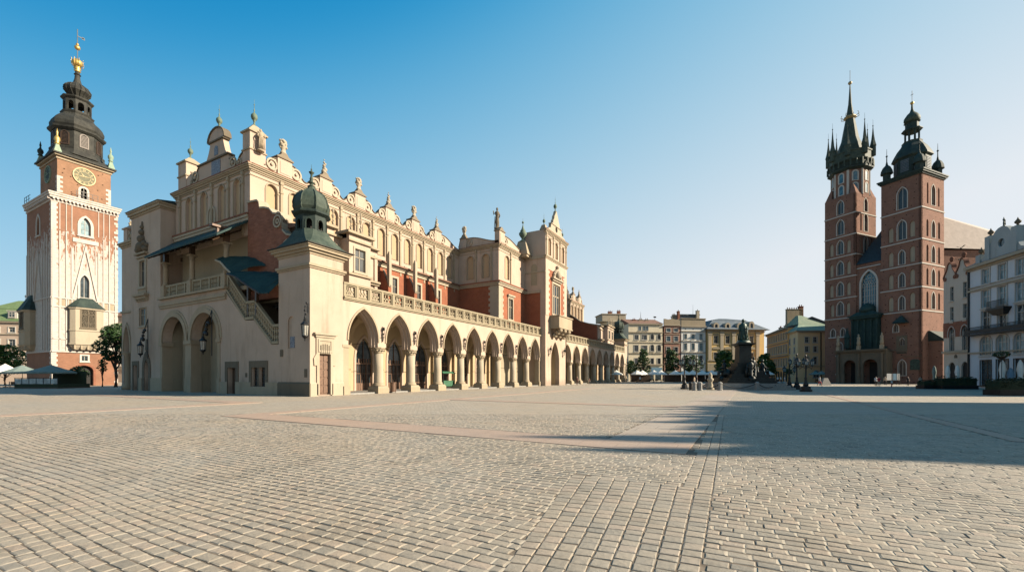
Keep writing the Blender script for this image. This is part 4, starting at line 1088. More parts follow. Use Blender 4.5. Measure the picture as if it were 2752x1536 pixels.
# ================================================================ TOWN HALL TOWER
def wpt(u, v0):
    d = EYE * FOC / (v0 - HY); return at(u, d)
tn = wpt(138, 1037)
T = thing('town_hall_tower', 'tall brick and whitewashed clock tower with dark tiered baroque spire and gilded ball', 'tower', (tn[0], tn[1], 0))
def TE(x=0.0): return Fr(x, 0, 0, PI / 2)
def TS(y=0.0): return Fr(0, y, 0, 0)
Wd_, Dp_ = 12.7, 8.7
b = MB(TE()); b.slab([(0, 0), (Dp_, 0), (Dp_, 32), (0, 32)], [arch(3.6, 4.95, 26.7, 28.4, 29.8, 'pointed', 10), arch(3.55, 4.75, 15.6, 18.4, 19.6, 'pointed', 10), arch(3.75, 4.55, 4.4, 5, 5.3, 'rect'), arch(2.9, 5.3, .05, 2.6, 3.6, 'round', 10)], 0, -.6, back=False); b.build('shaft_wall', M['brick_white'], T)
b = MB(TS()); b.slab([(-Wd_, 0), (0, 0), (0, 32), (-Wd_, 32)], [arch(-7.2, -5.6, 26.5, 28.4, 30.0, 'pointed', 10)], .002, -.6, back=False); b.build('shaft_wall', M['brick_white'], T)
b = MB(); b.box(-Wd_ + .02, -.62, .62, Dp_ - .02, 0, 32.0); b.build('shaft_core', M['brick_dark'], T)
window(T, TE(), 4.275, 26.7, 1.35, 3.1, kind='pointed', style='grid', zs=1.7, surround=.38, proud=.1, frame='white_paint', pane='glass_pale', recess=.35)
window(T, TE(), 4.15, 15.6, 1.2, 4.0, kind='pointed', style='mull', zs=2.8, surround=.3, proud=.12, recess=.3)
window(T, TE(), 4.15, 4.4, .8, .9, style='mull', surround=.25, proud=.06)
window(T, TS(), -6.4, 26.5, 1.6, 3.5, kind='pointed', style='mull', zs=1.9, surround=.3, proud=.1, pane='glass_pale', recess=.35)
b = MB(TE()); b.slab(arch(2.9, 5.3, .05, 2.6, 3.6, 'round', 10), [], -.5, -.58); b.build('door', M['dark_in'], T)
b = MB(TE()); b.slab(arch(2.6, 5.6, .04, 2.6, 3.9, 'round', 10), [arch(2.904, 5.296, .041, 2.6, 3.596, 'round', 10)], .1, -.01); b.build('door_surround', M['brick_dark'], T)
# whitewashed pilaster strips, gothic gable tracery, panel band
WHT = M['white_worn']
b = MB(TE())
for s in (.15, 1.0, 1.8, 2.5, 6.0, 6.7, 7.5, 8.35):
    b.box(s - .08, s + .08, 0, .12, 6, 26.6 if s not in (2.5, 6.0) else 24)
for s in (1.0, 1.8, 2.5, 6.0, 6.7, 7.5): b.box(s - .05, s + .05, 0, .09, 26.8, 31.5)
b.slab([(2.5, 15.2), (2.75, 15.2), (4.27, 23.9), (5.75, 15.2), (6.0, 15.2), (4.27, 25.0)], [], .18, 0)
b.box(2.9, 3.0, 0, .1, 20, 24.5); b.box(5.55, 5.65, 0, .1, 20, 24.5)
b.box(2.6, 6.0, 0, .12, 25.2, 25.9)
b.box(.0, Dp_, 0, .14, 15.0, 15.2); b.box(0, Dp_, 0, .14, 13.5, 13.7); b.box(0, Dp_, 0, .12, 8.0, 8.15); b.box(0, Dp_, 0, .2, 5.8, 6.05)
for k in range(10): b.box(.2 + k * .9, .32 + k * .9, 0, .1, 13.7, 15.0)
b.build('stone_tracery', WHT, T)
b = MB(TE())
for k in range(9):
    if k in (3, 4, 5): continue
    b.box(.36 + k * .9, .98 + k * .9, .0, .04, 13.8, 14.9)
b.build('panel_band', M['stone'], T)
b = MB(TS())
for s in (-12.4, -11.2, -10, -8.8, -4.2, -3.0, -1.8, -.7): b.box(s - .1, s + .1, 0, .12, 6, 26.5 - (abs(s * 7) % 3))
b.slab([(-8.6, 15.2), (-8.3, 15.2), (-6.4, 22.8), (-4.7, 15.2), (-4.4, 15.2), (-6.4, 24.0)], [], .18, 0)
b.box(-Wd_, 0, 0, .14, 15.0, 15.2); b.box(-Wd_, 0, 0, .14, 5.8, 6.05)
b.build('stone_tracery', WHT, T)
b = MB()
z = 0; k = 0   # corner quoins, uneven
while z < 31.5:
    h_ = .42; w = .75 if k % 2 else .42
    b.box(-w, .05, -.05, w * .8 if k % 2 else .75, z, z + h_ - .02); 
    if k % 3: b.box(-.4, .05, Dp_ - w * .7, Dp_ + .04, z, z + h_ - .02)
    z += h_; k += 1
b.build('quoin', WHT, T)
b = MB()
for pj, z0, z1 in ((.12, 31.4, 31.7), (.25, 32.0, 32.35), (.38, 32.352, 32.7), (.48, 32.702, 32.95)): b.box(-Wd_ - pj, pj, -pj, Dp_ + pj, z0, z1)
for k in range(18): b.box(.13, .45, .1 + k * .49, .34 + k * .49, 31.7, 32.0)
for k in range(25): b.box(-.3 - k * .5, -.06 - k * .5, -.45, -.13, 31.7, 32.0)
b.build('cornice', WHT, T)
b = MB(); b.box(-Wd_ - .4, .4, -.4, Dp_ + .4, 32.952, 33.02); b.build('terrace', M['lead'], T)
b = MB()
for x in (-12.8, -11.6, -10.4): b.box(x - .03, x + .03, -.3, -.24, 33, 34.2)
b.box(-12.9, -9.6, -.31, -.25, 34.2, 34.26); b.box(-12.9, -9.6, -.31, -.25, 33.6, 33.64)
for y in (3, 3.7, 4.4, 5.1, 5.8): b.box(.3, .36, y, y + .05, 33, 34.1)
b.box(.3, .36, 2.9, 5.9, 34.1, 34.16); b.box(.3, .36, 2.9, 5.9, 33.55, 33.6)
b.build('railing', M['iron'], T)
# oriel bays
def oriel(F, s0, s1, d, z0, z1, z2, mt):
    o = thing('tmp', '', '')
    b = MB(F); c = .55
    def oct(z, e=0): return [(s0 - e, -.1, z), (s0 - e, d * .55 + e * .4, z), (s0 + c, d + e, z), (s1 - c, d + e, z), (s1 + e, d * .55 + e * .4, z), (s1 + e, -.1, z)]
    rings = [(z0 - .9, -.5), (z0 - .45, -.2), (z0, 0), (z0, .12), (z0 + .25, .12), (z0 + .25, 0), (z0 + 2.4, 0), (z0 + 2.4, .1), (z0 + 2.6, .1), (z0 + 2.6, 0), (z1 - .3, 0), (z1 - .3, .15), (z1, .25)]
    R = [[b.v(p) for p in oct(z, e)] for z, e in rings]
    for A, B_ in zip(R, R[1:]):
        for i in range(5): b.face((A[i], A[i + 1], B_[i + 1], B_[i]))
    b.face(R[0]); b.face(R[-1]); q = b.build('oriel', mt, T)
    b = MB(F); A = [b.v(p) for p in oct(z1, .32)]; m = (s0 + s1) / 2
    B_ = [b.v(p) for p in [(m - .9, -.1, z2), (m - .9, .1, z2), (m - .7, .2, z2), (m + .7, .2, z2), (m + .9, .1, z2), (m + .9, -.1, z2)]]
    for i in range(5): b.face((A[i], A[i + 1], B_[i + 1], B_[i]))
    b.face(B_); b.face(A[::-1]); b.build('oriel_roof', M['patina_dark'], q)
    window(q, Fr(*F((m, d + .0, 0)), F.a) if False else Fr(F((0, d, 0))[0], F((0, d, 0))[1], 0, F.a), m, z0 + 3.0, 1.9, 3.6, style='cross', frame='stone_dark', pane='glass_dark', surround=.12, proud=.05, recess=-.0)
    b = MB(F)
    for k in range(5): b.box(s0 + .5 + k * (s1 - s0 - 1) / 4 - .12, s0 + .5 + k * (s1 - s0 - 1) / 4 + .12, 0, d, z0 - .8, z0 - .1)
    b.build('corbel', M['stone'], q)
    bpy.data.objects.remove(o)
oriel(TE(), 2.1, 6.5, 1.15, 7.2, 13.7, 15.5, M['stone_pale'])
oriel(TS(), -12.4, -8.0, 1.2, 7.2, 13.4, 16.2, M['stone'])
# upper brick stage, clocks
x0, x1, y0, y1 = -9.0, -.6, .85, 7.9
b = MB(); b.box(x0, x1, y0, y1, 33.0, 39.7); b.build('clock_stage', M['brick_tower'], T)
b = MB()
z = 33; k = 0
while z < 36:
    w = .7 if k % 2 else .35; b.box(x1 - w, x1 + .03, y0 - .03, y0 + w, z, z + .38); b.box(x1 - .3, x1 + .03, y1 - w, y1 + .02, z, z + .38); z += .4; k += 1
b.build('quoin', WHT, T)
b = MB()
for pj, z0, z1 in ((.15, 39.1, 39.35), (.4, 39.6, 39.85)): b.box(x0 - pj, x1 + pj, y0 - pj, y1 + pj, z0, z1)
b.build('cornice', M['stone'], T)
b = MB(); b.box(x0 - .65, x1 + .65, y0 - .65, y1 + .65, 39.852, 40.1); cx_, cy_ = -4.6, 4.5
b.build('eave', M['lead'], T)
window(T, Fr(x1, 0, 0, PI / 2), 4.2, 33.2, .9, 2.0, kind='round', style='grid', surround=.28, proud=.08, recess=-.0, pane='glass')
NUM = ['XII', 'I', 'II', 'III', 'IV', 'V', 'VI', 'VII', 'VIII', 'IX', 'X', 'XI']
def clock(F, s, z, R=1.45, dial='dial', mk='gold_paint'):
    b = MB(F); b.slab(circ(s, z, R, 28), [], .10, -.02); o = b.build('clock_face', M[dial], T)
    b = MB(F); b.slab(circ(s, z, R + .08, 28), [circ(s, z, R - .06, 28)], .18, -.02); b.slab(circ(s, z, R * .62, 24), [circ(s, z, R * .59, 24)], .125, .1); b.build('rim', M[mk], o)
    b = MB(F)
    for k, nm in enumerate(NUM):
        a = PI / 2 - 2 * PI * k / 12; ur = (cos(a), sin(a)); ut = (sin(a), -cos(a))
        wd = {'I': .10, 'V': .17, 'X': .19}; tot = sum(wd[c] for c in nm); p = -tot / 2
        def st(t0_, r0, t1_, r1, th=.024):
            P = [(s + ur[0] * r + ut[0] * t, z + ur[1] * r + ut[1] * t) for t, r in ((t0_ - th, r0), (t0_ + th, r0), (t1_ + th, r1), (t1_ - th, r1))]
            b.slab(P, [], .125, .1)
        for c in nm:
            w = wd[c]; m = p + w / 2; ra, rb = R * .68, R * .9
            if c == 'I': st(m, ra, m, rb)
            if c == 'V': st(m, ra, m - .07, rb); st(m, ra, m + .07, rb)
            if c == 'X': st(m - .07, ra, m + .07, rb); st(m + .07, ra, m - .07, rb)
            p += w
    b.build('numerals', M[mk], o)
    b = MB(F)
    for ang, L, w in ((rad(130), R * .55, .09), (rad(183), R * .78, .07), (rad(8), R * .78, .06)):
        c_, s_ = cos(ang), sin(ang)
        b.slab([(s - s_ * w, z + c_ * w), (s + s_ * w, z - c_ * w), (s + c_ * L, z + s_ * L)], [], .17, .14)
    b.build('hands', M[mk], o)
clock(Fr(x1, 0, 0, PI / 2), 4.25, 37.2)
clock(Fr(0, y0, 0, 0), -4.9, 37.2, dial='patina_dark', mk='patina_light')
cc = (cx_, cy_, 0)
b = MB(); b.frus(x0 - .5, x1 + .5, y0 - .5, y1 + .5, 40.1, cx_ - 3.3, cx_ + 3.3, cy_ - 3.3, cy_ + 3.3, 41.0); b.lathe([(4.1, 40.9), (3.65, 41.9), (3.6, 42.2)], 8, cc, rot=PI / 8); b.build('spire_skirt', M['lead'], T)
b = MB(); b.lathe([(3.4, 42.2), (3.4, 45.6)], 8, cc, rot=PI / 8); b.lathe([(3.65, 42.1), (3.65, 42.4)], 8, cc, rot=PI / 8); b.lathe([(3.55, 45.3), (3.85, 45.6), (3.9, 45.9), (3.6, 46.0)], 8, cc, rot=PI / 8); b.build('belfry', M['lead'], T)
for i in range(8):
    a = PI / 4 * i; R = 3.4 * cos(PI / 8)
    Fo = Fr(cx_ + R * cos(a), cy_ + R * sin(a), 0, a + PI / 2)
    b = MB(Fo); b.slab(arch(-.62, .62, 42.6, 44.5, 45.1, 'round', 8), [arch(-.46, .46, 42.75, 44.5, 44.95, 'round', 8)], .12, -.01)
    for q in range(9): b.box(-.46, .46, .02, .07, 42.8 + q * .23, 42.92 + q * .23)
    b.build('louvre', M['wood_dark'], T)
b = MB(); b.lathe([(3.4, 46.0), (3.6, 46.4), (3.62, 46.9), (3.35, 47.6), (2.85, 48.2), (2.35, 48.6), (2.15, 49.0), (2.25, 49.3)], 8, cc, rot=PI / 8); b.build('bell_roof', M['lead'], T)
for i in range(8):
    a = PI / 4 * i; R = 1.75; w = R * tan(PI / 8)
    Fo = Fr(cx_ + R * cos(a), cy_ + R * sin(a), 0, a + PI / 2)
    b = MB(Fo); b.slab([(-w, 49.3), (w, 49.3), (w, 51.9), (-w, 51.9)], [arch(-.42, .42, 49.7, 50.8, 51.3, 'round', 8)], 0, -.2); b.build('lantern_side', M['lead'], T)
b = MB(); b.lathe([(2.2, 49.1), (2.3, 49.35), (1.9, 49.45)], 8, cc, rot=PI / 8); b.lathe([(1.95, 51.7), (2.2, 51.95), (2.25, 52.15), (1.4, 52.5)], 8, cc, rot=PI / 8); b.build('lantern_cornice', M['lead'], T)
b = MB(); b.lathe([(1.3, 52.4), (1.1, 52.7), (1.35, 53.1), (1.75, 53.6), (1.8, 54.0), (1.55, 54.5), (1.0, 54.9), (.6, 55.3), (.42, 56.0), (.35, 56.8), (.5, 56.9), (.35, 57.1), (.3, 57.5)], 16, cc); 
for i in range(16):
    a = PI / 8 * i; b.tube([(cx_ + r_ * cos(a), cy_ + r_ * sin(a), z_) for r_, z_ in ((1.1, 52.7), (1.4, 53.1), (1.8, 53.6), (1.85, 54.0), (1.58, 54.5), (1.0, 54.92))], .07, 4)
b.build('onion_dome', M['lead'], T)
b = MB(); b.smooth = True; b.lathe([(.3, 57.4), (.5, 57.6), (.3, 57.8), (.55, 58.0), (.35, 58.2), (.5, 58.35)], 12, cc); b.ball((cx_, cy_, 59.1), .75, 14, 9); b.ball((cx_, cy_, 61.9), .42, 12, 8); b.ball((cx_, cy_, 62.5), .22, 8, 5)
for i in range(8):
    a = PI / 4 * i; b.tube([(cx_ + r_ * cos(a), cy_ + r_ * sin(a), z_) for r_, z_ in ((.45, 58.3), (.8, 58.6), (.85, 59.2), (.75, 59.6), (.9, 59.75))], .04, 4)
b.build('gilded_ball', M['gold'], T)
b = MB(); b.tube([(cx_, cy_, 57), (cx_, cy_, 65.3)], .07, 6); b.box(cx_, cx_ + .05, cy_, cy_ + .9, 64.0, 64.15); b.box(cx_, cx_ + .05, cy_ + .6, cy_ + 1.0, 63.85, 64.3); b.build('weather_vane', M['lead_blue'], T)
for (x, y), mt in zip(((x1, y0), (x1, y1), (x0, y0), (x0, y1)), ('gold', 'patina_light', 'patina_dark', 'patina_dark')):
    b = MB(); b.frus(x - .5, x + .5, y - .5, y + .5, 40.1, x - .18, x + .18, y - .18, y + .18, 41.5); o = b.build('corner_finial', M['patina_light'], T)
    b = MB(); b.smooth = True; b.lathe([(.18, 41.4), (.4, 41.6), (.25, 41.8), (.42, 42.2), (.38, 42.6), (.15, 42.9), (.1, 43.2), (.16, 43.4), (.02, 44.2)], 10, (x, y, 0)); b.build('urn', M[mt], o)

# ================================================================ CHURCH
cn = wpt(2477, 1032)
K = thing('brick_church', 'tall gothic brick church with two unequal towers, one crowned by a ring of spikes', 'church', (cn[0], cn[1], 0), rad(28.94 + 23) - PI / 2)
BC = M['brick_church']
def SWF(y=0.0): return Fr(0, y, 0, 0)
def SEF(x=0.0): return Fr(x, 0, 0, PI / 2)
FLO = [0, 6.2, 15.4, 20.2, 25.2, 30.2, 36.8, 44.3]
def lancet(F, s, z, w, h, kind='pointed', fr='white_paint', sur=.16, pane='glass_dark'):
    return window(K, F, s, z, w, h, kind=kind, style='mull', zs=h - w * .9, surround=sur, proud=.05, recess=.3, frame=fr, pane=pane, sill=False)
def tower_face(F, s0, s1, z0, z1, wins, nich, mat=None):
    holes = [arch(s - w / 2, s + w / 2, z, z + h - w * .9, z + h, 'pointed', 8) for s, z, w, h in wins]
    nh = [arch(s - w / 2, s + w / 2, z, z + h - w * .8, z + h, 'pointed', 8) for s, z, w, h in nich]
    b = MB(F); b.slab([(s0, z0), (s1, z0), (s1, z1), (s0, z1)], holes + nh, 0, -.5, back=False); b.build('tower_wall', mat or BC, K)
    if nich:
        b = MB(F)
        for (s, z, w, h), L in zip(nich, nh): b.slab(L, [], -.25, -.3)
        b.build('blind_niche', M['stone_pale'], K)
    for s, z, w, h in wins: lancet(F, s, z, w, h)
def strings(x0, x1, y0, y1, zs, pj=.12):
    b = MB()
    for z in zs: b.box(x0 - pj, x1 + pj, y0 - pj, y1 + pj, z, z + .22)
    b.build('string_course', M['white_paint'], K)
# right tower
XB0, XB1, YB1 = -7.1, 0.0, 8.8
w1, n1 = [], []
for i, z in enumerate((15.9, 20.8, 25.7, 31.0)):
    w1.append((-3.35, z, 1.0 if i < 3 else 1.5, 3.0 if i < 3 else 4.2)); n1 += [(-5.3, z - .1, .9, 3.2), (-1.55, z + .1, .9, 3.4)]
w1.append((-3.3, 37.6, 1.7, 4.6)); w1.append((-3.3, 8.3, .9, 1.6)); w1.append((-3.3, 1.8, 1.3, 3.4)); w1.append((-4.4, 11.2, .9, 1.8))
tower_face(SWF(), XB0, XB1, 0, 44.3, w1, n1)
w2, n2 = [], []
for i, z in enumerate((15.9, 20.8, 25.7, 31.0)):
    w2.append((4.5, z, 1.3, 3.6)); n2 += [(2.2, z, .8, 3.6), (6.8, z, .8, 3.6)]
w2.append((4.5, 37.8, 1.5, 4.4)); n2 += [(2.3, 37.9, .6, 4.4), (6.7, 37.9, .6, 4.0)]
tower_face(SEF(), 0, YB1, 0, 44.3, w2, n2)
b = MB(); b.box(XB0 + .02, -.51, .51, YB1, 0, 44.3); b.build('tower_core', M['brick_dark'], K)
strings(XB0, XB1, 0, YB1, [15.3, 20.2, 25.1, 30.2, 36.8])
b = MB()
z = 15.6; k = 0
b = MB(); 
for pj, z0, z1 in ((.2, 43.9, 44.2), (.45, 44.202, 44.5), (.6, 44.502, 44.75)): b.box(XB0 - pj, XB1 + pj, -pj, YB1 + pj, z0, z1)
b.build('cornice', M['patina_dark'], K)
hx, hy_ = -3.55, 4.4
PD = M['patina_dark']
b = MB(); b.frus(XB0 - .3, .3, -.3, YB1 + .3, 44.75, hx - 2.6, hx + 2.6, hy_ - 2.6, hy_ + 2.6, 45.6); b.lathe([(3.05, 45.2), (3.05, 49.0)], 8, (hx, hy_, 0), rot=PI / 8); b.build('helm_drum', PD, K)
for i in range(8):
    a = PI / 4 * i; R = 3.05 * cos(PI / 8); Fo = Fr(hx + R * cos(a), hy_ + R * sin(a), 0, a + PI / 2)
    b = MB(Fo)
    for q in range(8): b.box(-.75, .75, .01, .08, 46.0 + q * .33, 46.22 + q * .33)
    b.build('louvre', M['lead_blue'], K)
b = MB(); b.lathe([(3.1, 48.9), (3.45, 49.2), (3.4, 49.5), (3.1, 50.2), (2.5, 51.4), (1.9, 52.2), (1.7, 52.6), (1.75, 52.9), (1.4, 53.0)], 8, (hx, hy_, 0), rot=PI / 8); b.build('helm_dome', PD, K)
b = MB(); 
for i in range(8):
    a = PI / 4 * i; b.tube([(hx + 1.2 * cos(a), hy_ + 1.2 * sin(a), 52.9), (hx + 1.2 * cos(a), hy_ + 1.2 * sin(a), 55.2)], .18, 6)
b.lathe([(1.5, 55.1), (1.8, 55.4), (1.75, 55.6), (1.15, 55.8), (1.15, 57.0), (1.45, 57.2)], 8, (hx, hy_, 0), rot=PI / 8); b.build('lantern', PD, K)
b = MB(); b.smooth = True; b.lathe([(1.2, 57.2), (1.4, 57.7), (1.35, 58.3), (.9, 59.0), (.4, 59.5), (.2, 60.2), (.15, 61.3)], 14, (hx, hy_, 0)); b.build('onion_dome', M['patina'], K)
b = MB(); b.ball((hx, hy_, 61.5), .35, 10, 7); b.build('gilded_ball', M['gold'], K)
b = MB(); b.tube([(hx, hy_, 61.6), (hx, hy_, 64.2)], .045, 5); b.box(hx - .25, hx + .25, hy_ - .03, hy_ + .03, 63.3, 63.38); b.build('weather_vane', M['lead'], K)
for x, y in ((-.7, .7), (-.7, 8.0), (-6.4, .7), (-6.4, 8.0)):
    b = MB(); b.lathe([(.75, 44.7), (.75, 46.4)], 6, (x, y, 0)); b.lathe([(1.1, 46.4), (1.1, 46.6), (1.0, 47.2), (.7, 47.9), (.25, 48.4), (.1, 49.2), (.08, 50.2), (.22, 50.4), (.05, 50.6), (.03, 52.0)], 10, (x, y, 0)); b.build('corner_turret', PD, K)
# small canopy, tablet and ledge details low on the right tower
b = MB(SWF()); b.box(-4.5, -2.2, 0, 1.2, 13.0, 13.1); b.frus(-4.6, -2.1, 0, 1.3, 13.1, -3.5, -3.2, 0, .3, 14.6); b.build('small_canopy', PD, K)
b = MB(SWF()); b.slab(arch(-1.9, .0 - .3, 3.0, 4.8, 5.3, 'round', 6), [], .06, -.01); b.box(-4.2, -2.5, 0, .1, 6.6, 6.8); b.build('tablet', M['bronze'], K)
b = MB(SWF()); b.slab([(-4.3, 6.9), (-2.4, 6.9), (-2.4, 10.4), (-4.3, 10.4)], [arch(-3.75, -2.85, 8.3, 9.5, 9.9, 'round', 6)], .08, 0); b.box(-3.2, 0, 0, .1, 5.8, 5.95); b.box(-5.4, -4.3, 0, .1, 7.2, 7.4); b.build('window_surround', M['stone_dark'], K)
b = MB(SEF()); b.box(2.5, 8.8, .0, 2.5, 9.0, 9.3); b.frus(2.4, 8.8, 0, 2.6, 9.3, 2.4, 8.8, 0, .3, 11.2); b.build('side_roof', PD, K)
b = MB(SEF()); b.box(2.6, 8.8, 0, 2.3, 0, 9.0); b.build('side_chapel', M['brick_church'], K)
# nave front with great window
F = SWF(.35)
b = MB(F); b.slab([(-12.1, 0), (-7.1, 0), (-7.1, 27.6), (-12.1, 27.6)], [arch(-11.15, -8.2, 16.2, 23.0, 25.7, 'pointed', 14)], 0, -.6, back=False); b.build('front_wall', BC, K)
b = MB(F); b.slab(arch(-11.55, -7.8, 16.0, 23.0, 26.15, 'pointed', 14), [arch(-11.15, -8.2, 16.2, 23.0, 25.7, 'pointed', 14)], .06, -.55); b.box(-12, -7.3, 0, .2, 26.6, 26.8); b.build('window_surround', M['white_paint'], K)
b = MB(F); b.slab(arch(-11.15, -8.2, 16.2, 23.0, 25.7, 'pointed', 14), [], -.45, -.5); o = b.build('great_window', M['glass_blue'], K)
b = MB(F)
for k in range(1, 6):
    x = -11.15 + 2.95 * k / 6; b.box(x - .05, x + .05, -.44, -.34, 16.2, 22.8)
for z in (17.5, 18.8, 20.1, 21.4): b.box(-11.15, -8.2, -.44, -.38, z - .02, z + .03)
for k in range(6):
    x = -11.15 + 2.95 * (k + .5) / 6
    b.slab(arch(x - .245, x + .245, 22.2, 22.6, 23.1, 'pointed', 6), [arch(x - .19, x + .19, 22.25, 22.6, 23.0, 'pointed', 6)], -.34, -.44)
for x, z, r in ((-10.4, 23.7, .42), (-9.0, 23.7, .42), (-9.68, 24.5, .45), (-9.68, 23.3, .3)): b.slab(circ(x, z, r, 12), [circ(x, z, r - .07, 12)], -.34, -.44)
b.build('tracery', M['white_paint'], o)
b = MB(); b.box(-12.1, -7.1, .96, 9, 0, 27.5); b.build('nave_core', M['brick_dark'], K)
b = MB(); b.slab([(0, 0), (0, 0), (0, 0)], [], 0, 0) if False else None
A_, B2, C2, D2 = (-12.4, .2, 27.6), (-7.1, .2, 27.6), (-7.1, 7.2, 38.5), (-9.6, 7.2, 38.5)
b.poly([(-12.3, .1, 27.6), (-7.1, .1, 27.6), (-7.1, 6.0, 37.6), (-8.6, 6.0, 37.6)]); b.poly([(-12.3, .1, 27.6), (-12.3, 9, 27.6), (-8.6, 6.0, 37.6)]); b.poly([(-7.1, 6.0, 37.6), (-8.6, 6.0, 37.6), (-12.3, 9, 27.6), (-7.1, 9, 27.6)])
b.build('front_roof', M['roof_grey'] if False else simple('slate_dark', (.02, .032, .038), .7, 0, .3, 2), K)
# left tower
XA0, XA1, YA1 = -18.9, -12.1, 8.0
w3, n3 = [], []
for z in (16.3, 21.0, 26.0, 31.0): 
    w3.append((-15.4, z, 1.35, 3.3)); 
    n3 += [(-17.35, z - .1, .85, 3.1), (-13.6, z - .1, .85, 3.1)]
n3 = n3[2:]; w3 += [(-15.4, 35.7, 1.5, 3.6), (-15.4, 40.6, 1.4, 3.3), (-17.0, 11.2, 1.0, 2.0), (-14.8, 11.2, 1.0, 2.0), (-15.4, 6.8, 1.0, 3.0), (-15.4, 2.4, 1.4, 3.0)]
tower_face(SWF(), XA0, XA1, 0, 44.6, w3, n3 + [(-17.2, 16.2, .8, 3.0), (-13.7, 16.2, .8, 3.0)])
tower_face(SEF(XA1), 0, YA1, 27.6, 44.6, [(3.9, 30.9, 1.5, 4.0), (3.9, 36.0, 1.5, 4.3), (3.9, 40.7, 1.4, 3.2)], [(2.0, 31.2, .6, 3.4), (6.2, 31.2, .6, 3.4), (2.0, 36.0, .6, 4.0)])
b = MB(); b.box(XA0 + .01, XA1 - .51, .51, YA1, 0, 44.6); b.build('tower_core', M['brick_dark'], K)
strings(XA0, XA1, 0, YA1, [15.4, 20.2, 25.2, 30.2, 35.0, 40.0])
b = MB(SWF())
for s, z in ((-17.0, 10.9), (-14.8, 10.9), (-15.4, 6.4), (-15.4, 2.0)): b.box(s - .9, s + .9, 0, .35, z, z + .25)
b.build('sill', M['white_paint'], K)
ox, oy = -15.5, 4.0
b = MB(); b.lathe([(3.75, 44.0), (3.75, 51.0)], 8, (ox, oy, 0), rot=PI / 8); b.box(XA0 + .1, XA1 - .1, .1, YA1 - .1, 44.6, 44.9); b.build('octagon', BC, K)
for sx, sy in ((-1, -1), (1, -1), (1, 1), (-1, 1)):
    b = MB(); x, y = ox + sx * 2.7, oy + sy * 3.1; b.frus(x - .7, x + .7, y - .8, y + .8, 44.6, x - .2 - sx * .4, x + .2 - sx * .4, y - .2, y + .2, 47.2); b.build('buttress', BC, K)
for i in range(8):
    a = PI / 4 * i; R = 3.75 * cos(PI / 8); Fo = Fr(ox + R * cos(a), oy + R * sin(a), 0, a + PI / 2)
    b = MB(Fo)
    for z in (45.3, 48.2): b.slab(arch(-.68, .68, z - .15, z + 1.7, z + 2.45, 'round', 8), [arch(-.42, .42, z, z + 1.7, z + 2.15, 'round', 8)], .08, -.01)
    b.box(-1.52, -1.2, 0, .07, 44.7, 51); b.box(1.2, 1.52, 0, .07, 44.7, 51)
    o = b.build('window', M['white_paint'], K)
    b = MB(Fo)
    for z in (45.3, 48.2): b.slab(arch(-.42, .42, z, z + 1.7, z + 2.15, 'round', 8), [], .02, -.02)
    b.build('pane', M['glass_blue'], o)
b = MB(); b.lathe([(3.9, 50.8), (4.5, 51.2), (4.5, 51.5), (4.0, 51.6), (4.2, 52.6), (4.6, 53.0)], 8, (ox, oy, 0), rot=PI / 8); b.build('gallery_cornice', PD, K)
b = MB(); b.lathe([(4.2, 52.9), (4.4, 53.3), (4.4, 55.0), (4.55, 55.1), (4.55, 55.4), (3.2, 55.5)], 8, (ox, oy, 0), rot=PI / 8)
for i in range(24):
    a = 2 * PI * i / 24; b.box(ox + 4.45 * cos(a) - .12, ox + 4.45 * cos(a) + .12, oy + 4.45 * sin(a) - .12, oy + 4.45 * sin(a) + .12, 51.6, 53.1)
b.build('gallery', M['patina'], K)
for i in range(8):
    a = PI / 4 * i + PI / 8; x, y = ox + 4.3 * cos(a), oy + 4.3 * sin(a); hh = 4.6 if i % 2 == 0 else 5.4
    b = MB(); b.lathe([(.62, 54.0), (.62, 56.2), (.72, 56.3)], 6, (x, y, 0)); b.lathe([(.7, 56.3), (.4, 57.6), (.2, 56.3 + hh * .62), (.06, 56.3 + hh), (.15, 56.5 + hh), (.03, 56.7 + hh), (.02, 58 + hh)], 6, (x, y, 0)); b.build('corner_spirelet', M['patina'], K)
b = MB(); b.lathe([(2.55, 56.0), (2.4, 57.6), (1.75, 59.4), (1.0, 64.0), (.72, 65.6), (.5, 67.2), (.36, 68.2), (.18, 71.2), (.1, 73.0)], 8, (ox, oy, 0), rot=PI / 8); b.build('spire', M['patina'], K)
b = MB(); b.lathe([(.9, 64.4), (1.3, 64.7), (1.25, 65.0), (.8, 64.9)], 12, (ox, oy, 0))
for i in range(8):
    a = PI / 4 * i; b.tube([(ox + 1.3 * cos(a), oy + 1.3 * sin(a), 64.7), (ox + 1.95 * cos(a), oy + 1.7 * sin(a), 65.0), (ox + 1.7 * cos(a), oy + 1.55 * sin(a), 65.6)], .08, 4)
b.ball((ox, oy, 73.3), .42, 12, 8); b.build('gilded_crown', M['gold_paint'], K)
b = MB(); b.tube([(ox, oy, 73.0), (ox, oy, 76.4)], .05, 5); b.build('weather_vane', M['lead'], K)
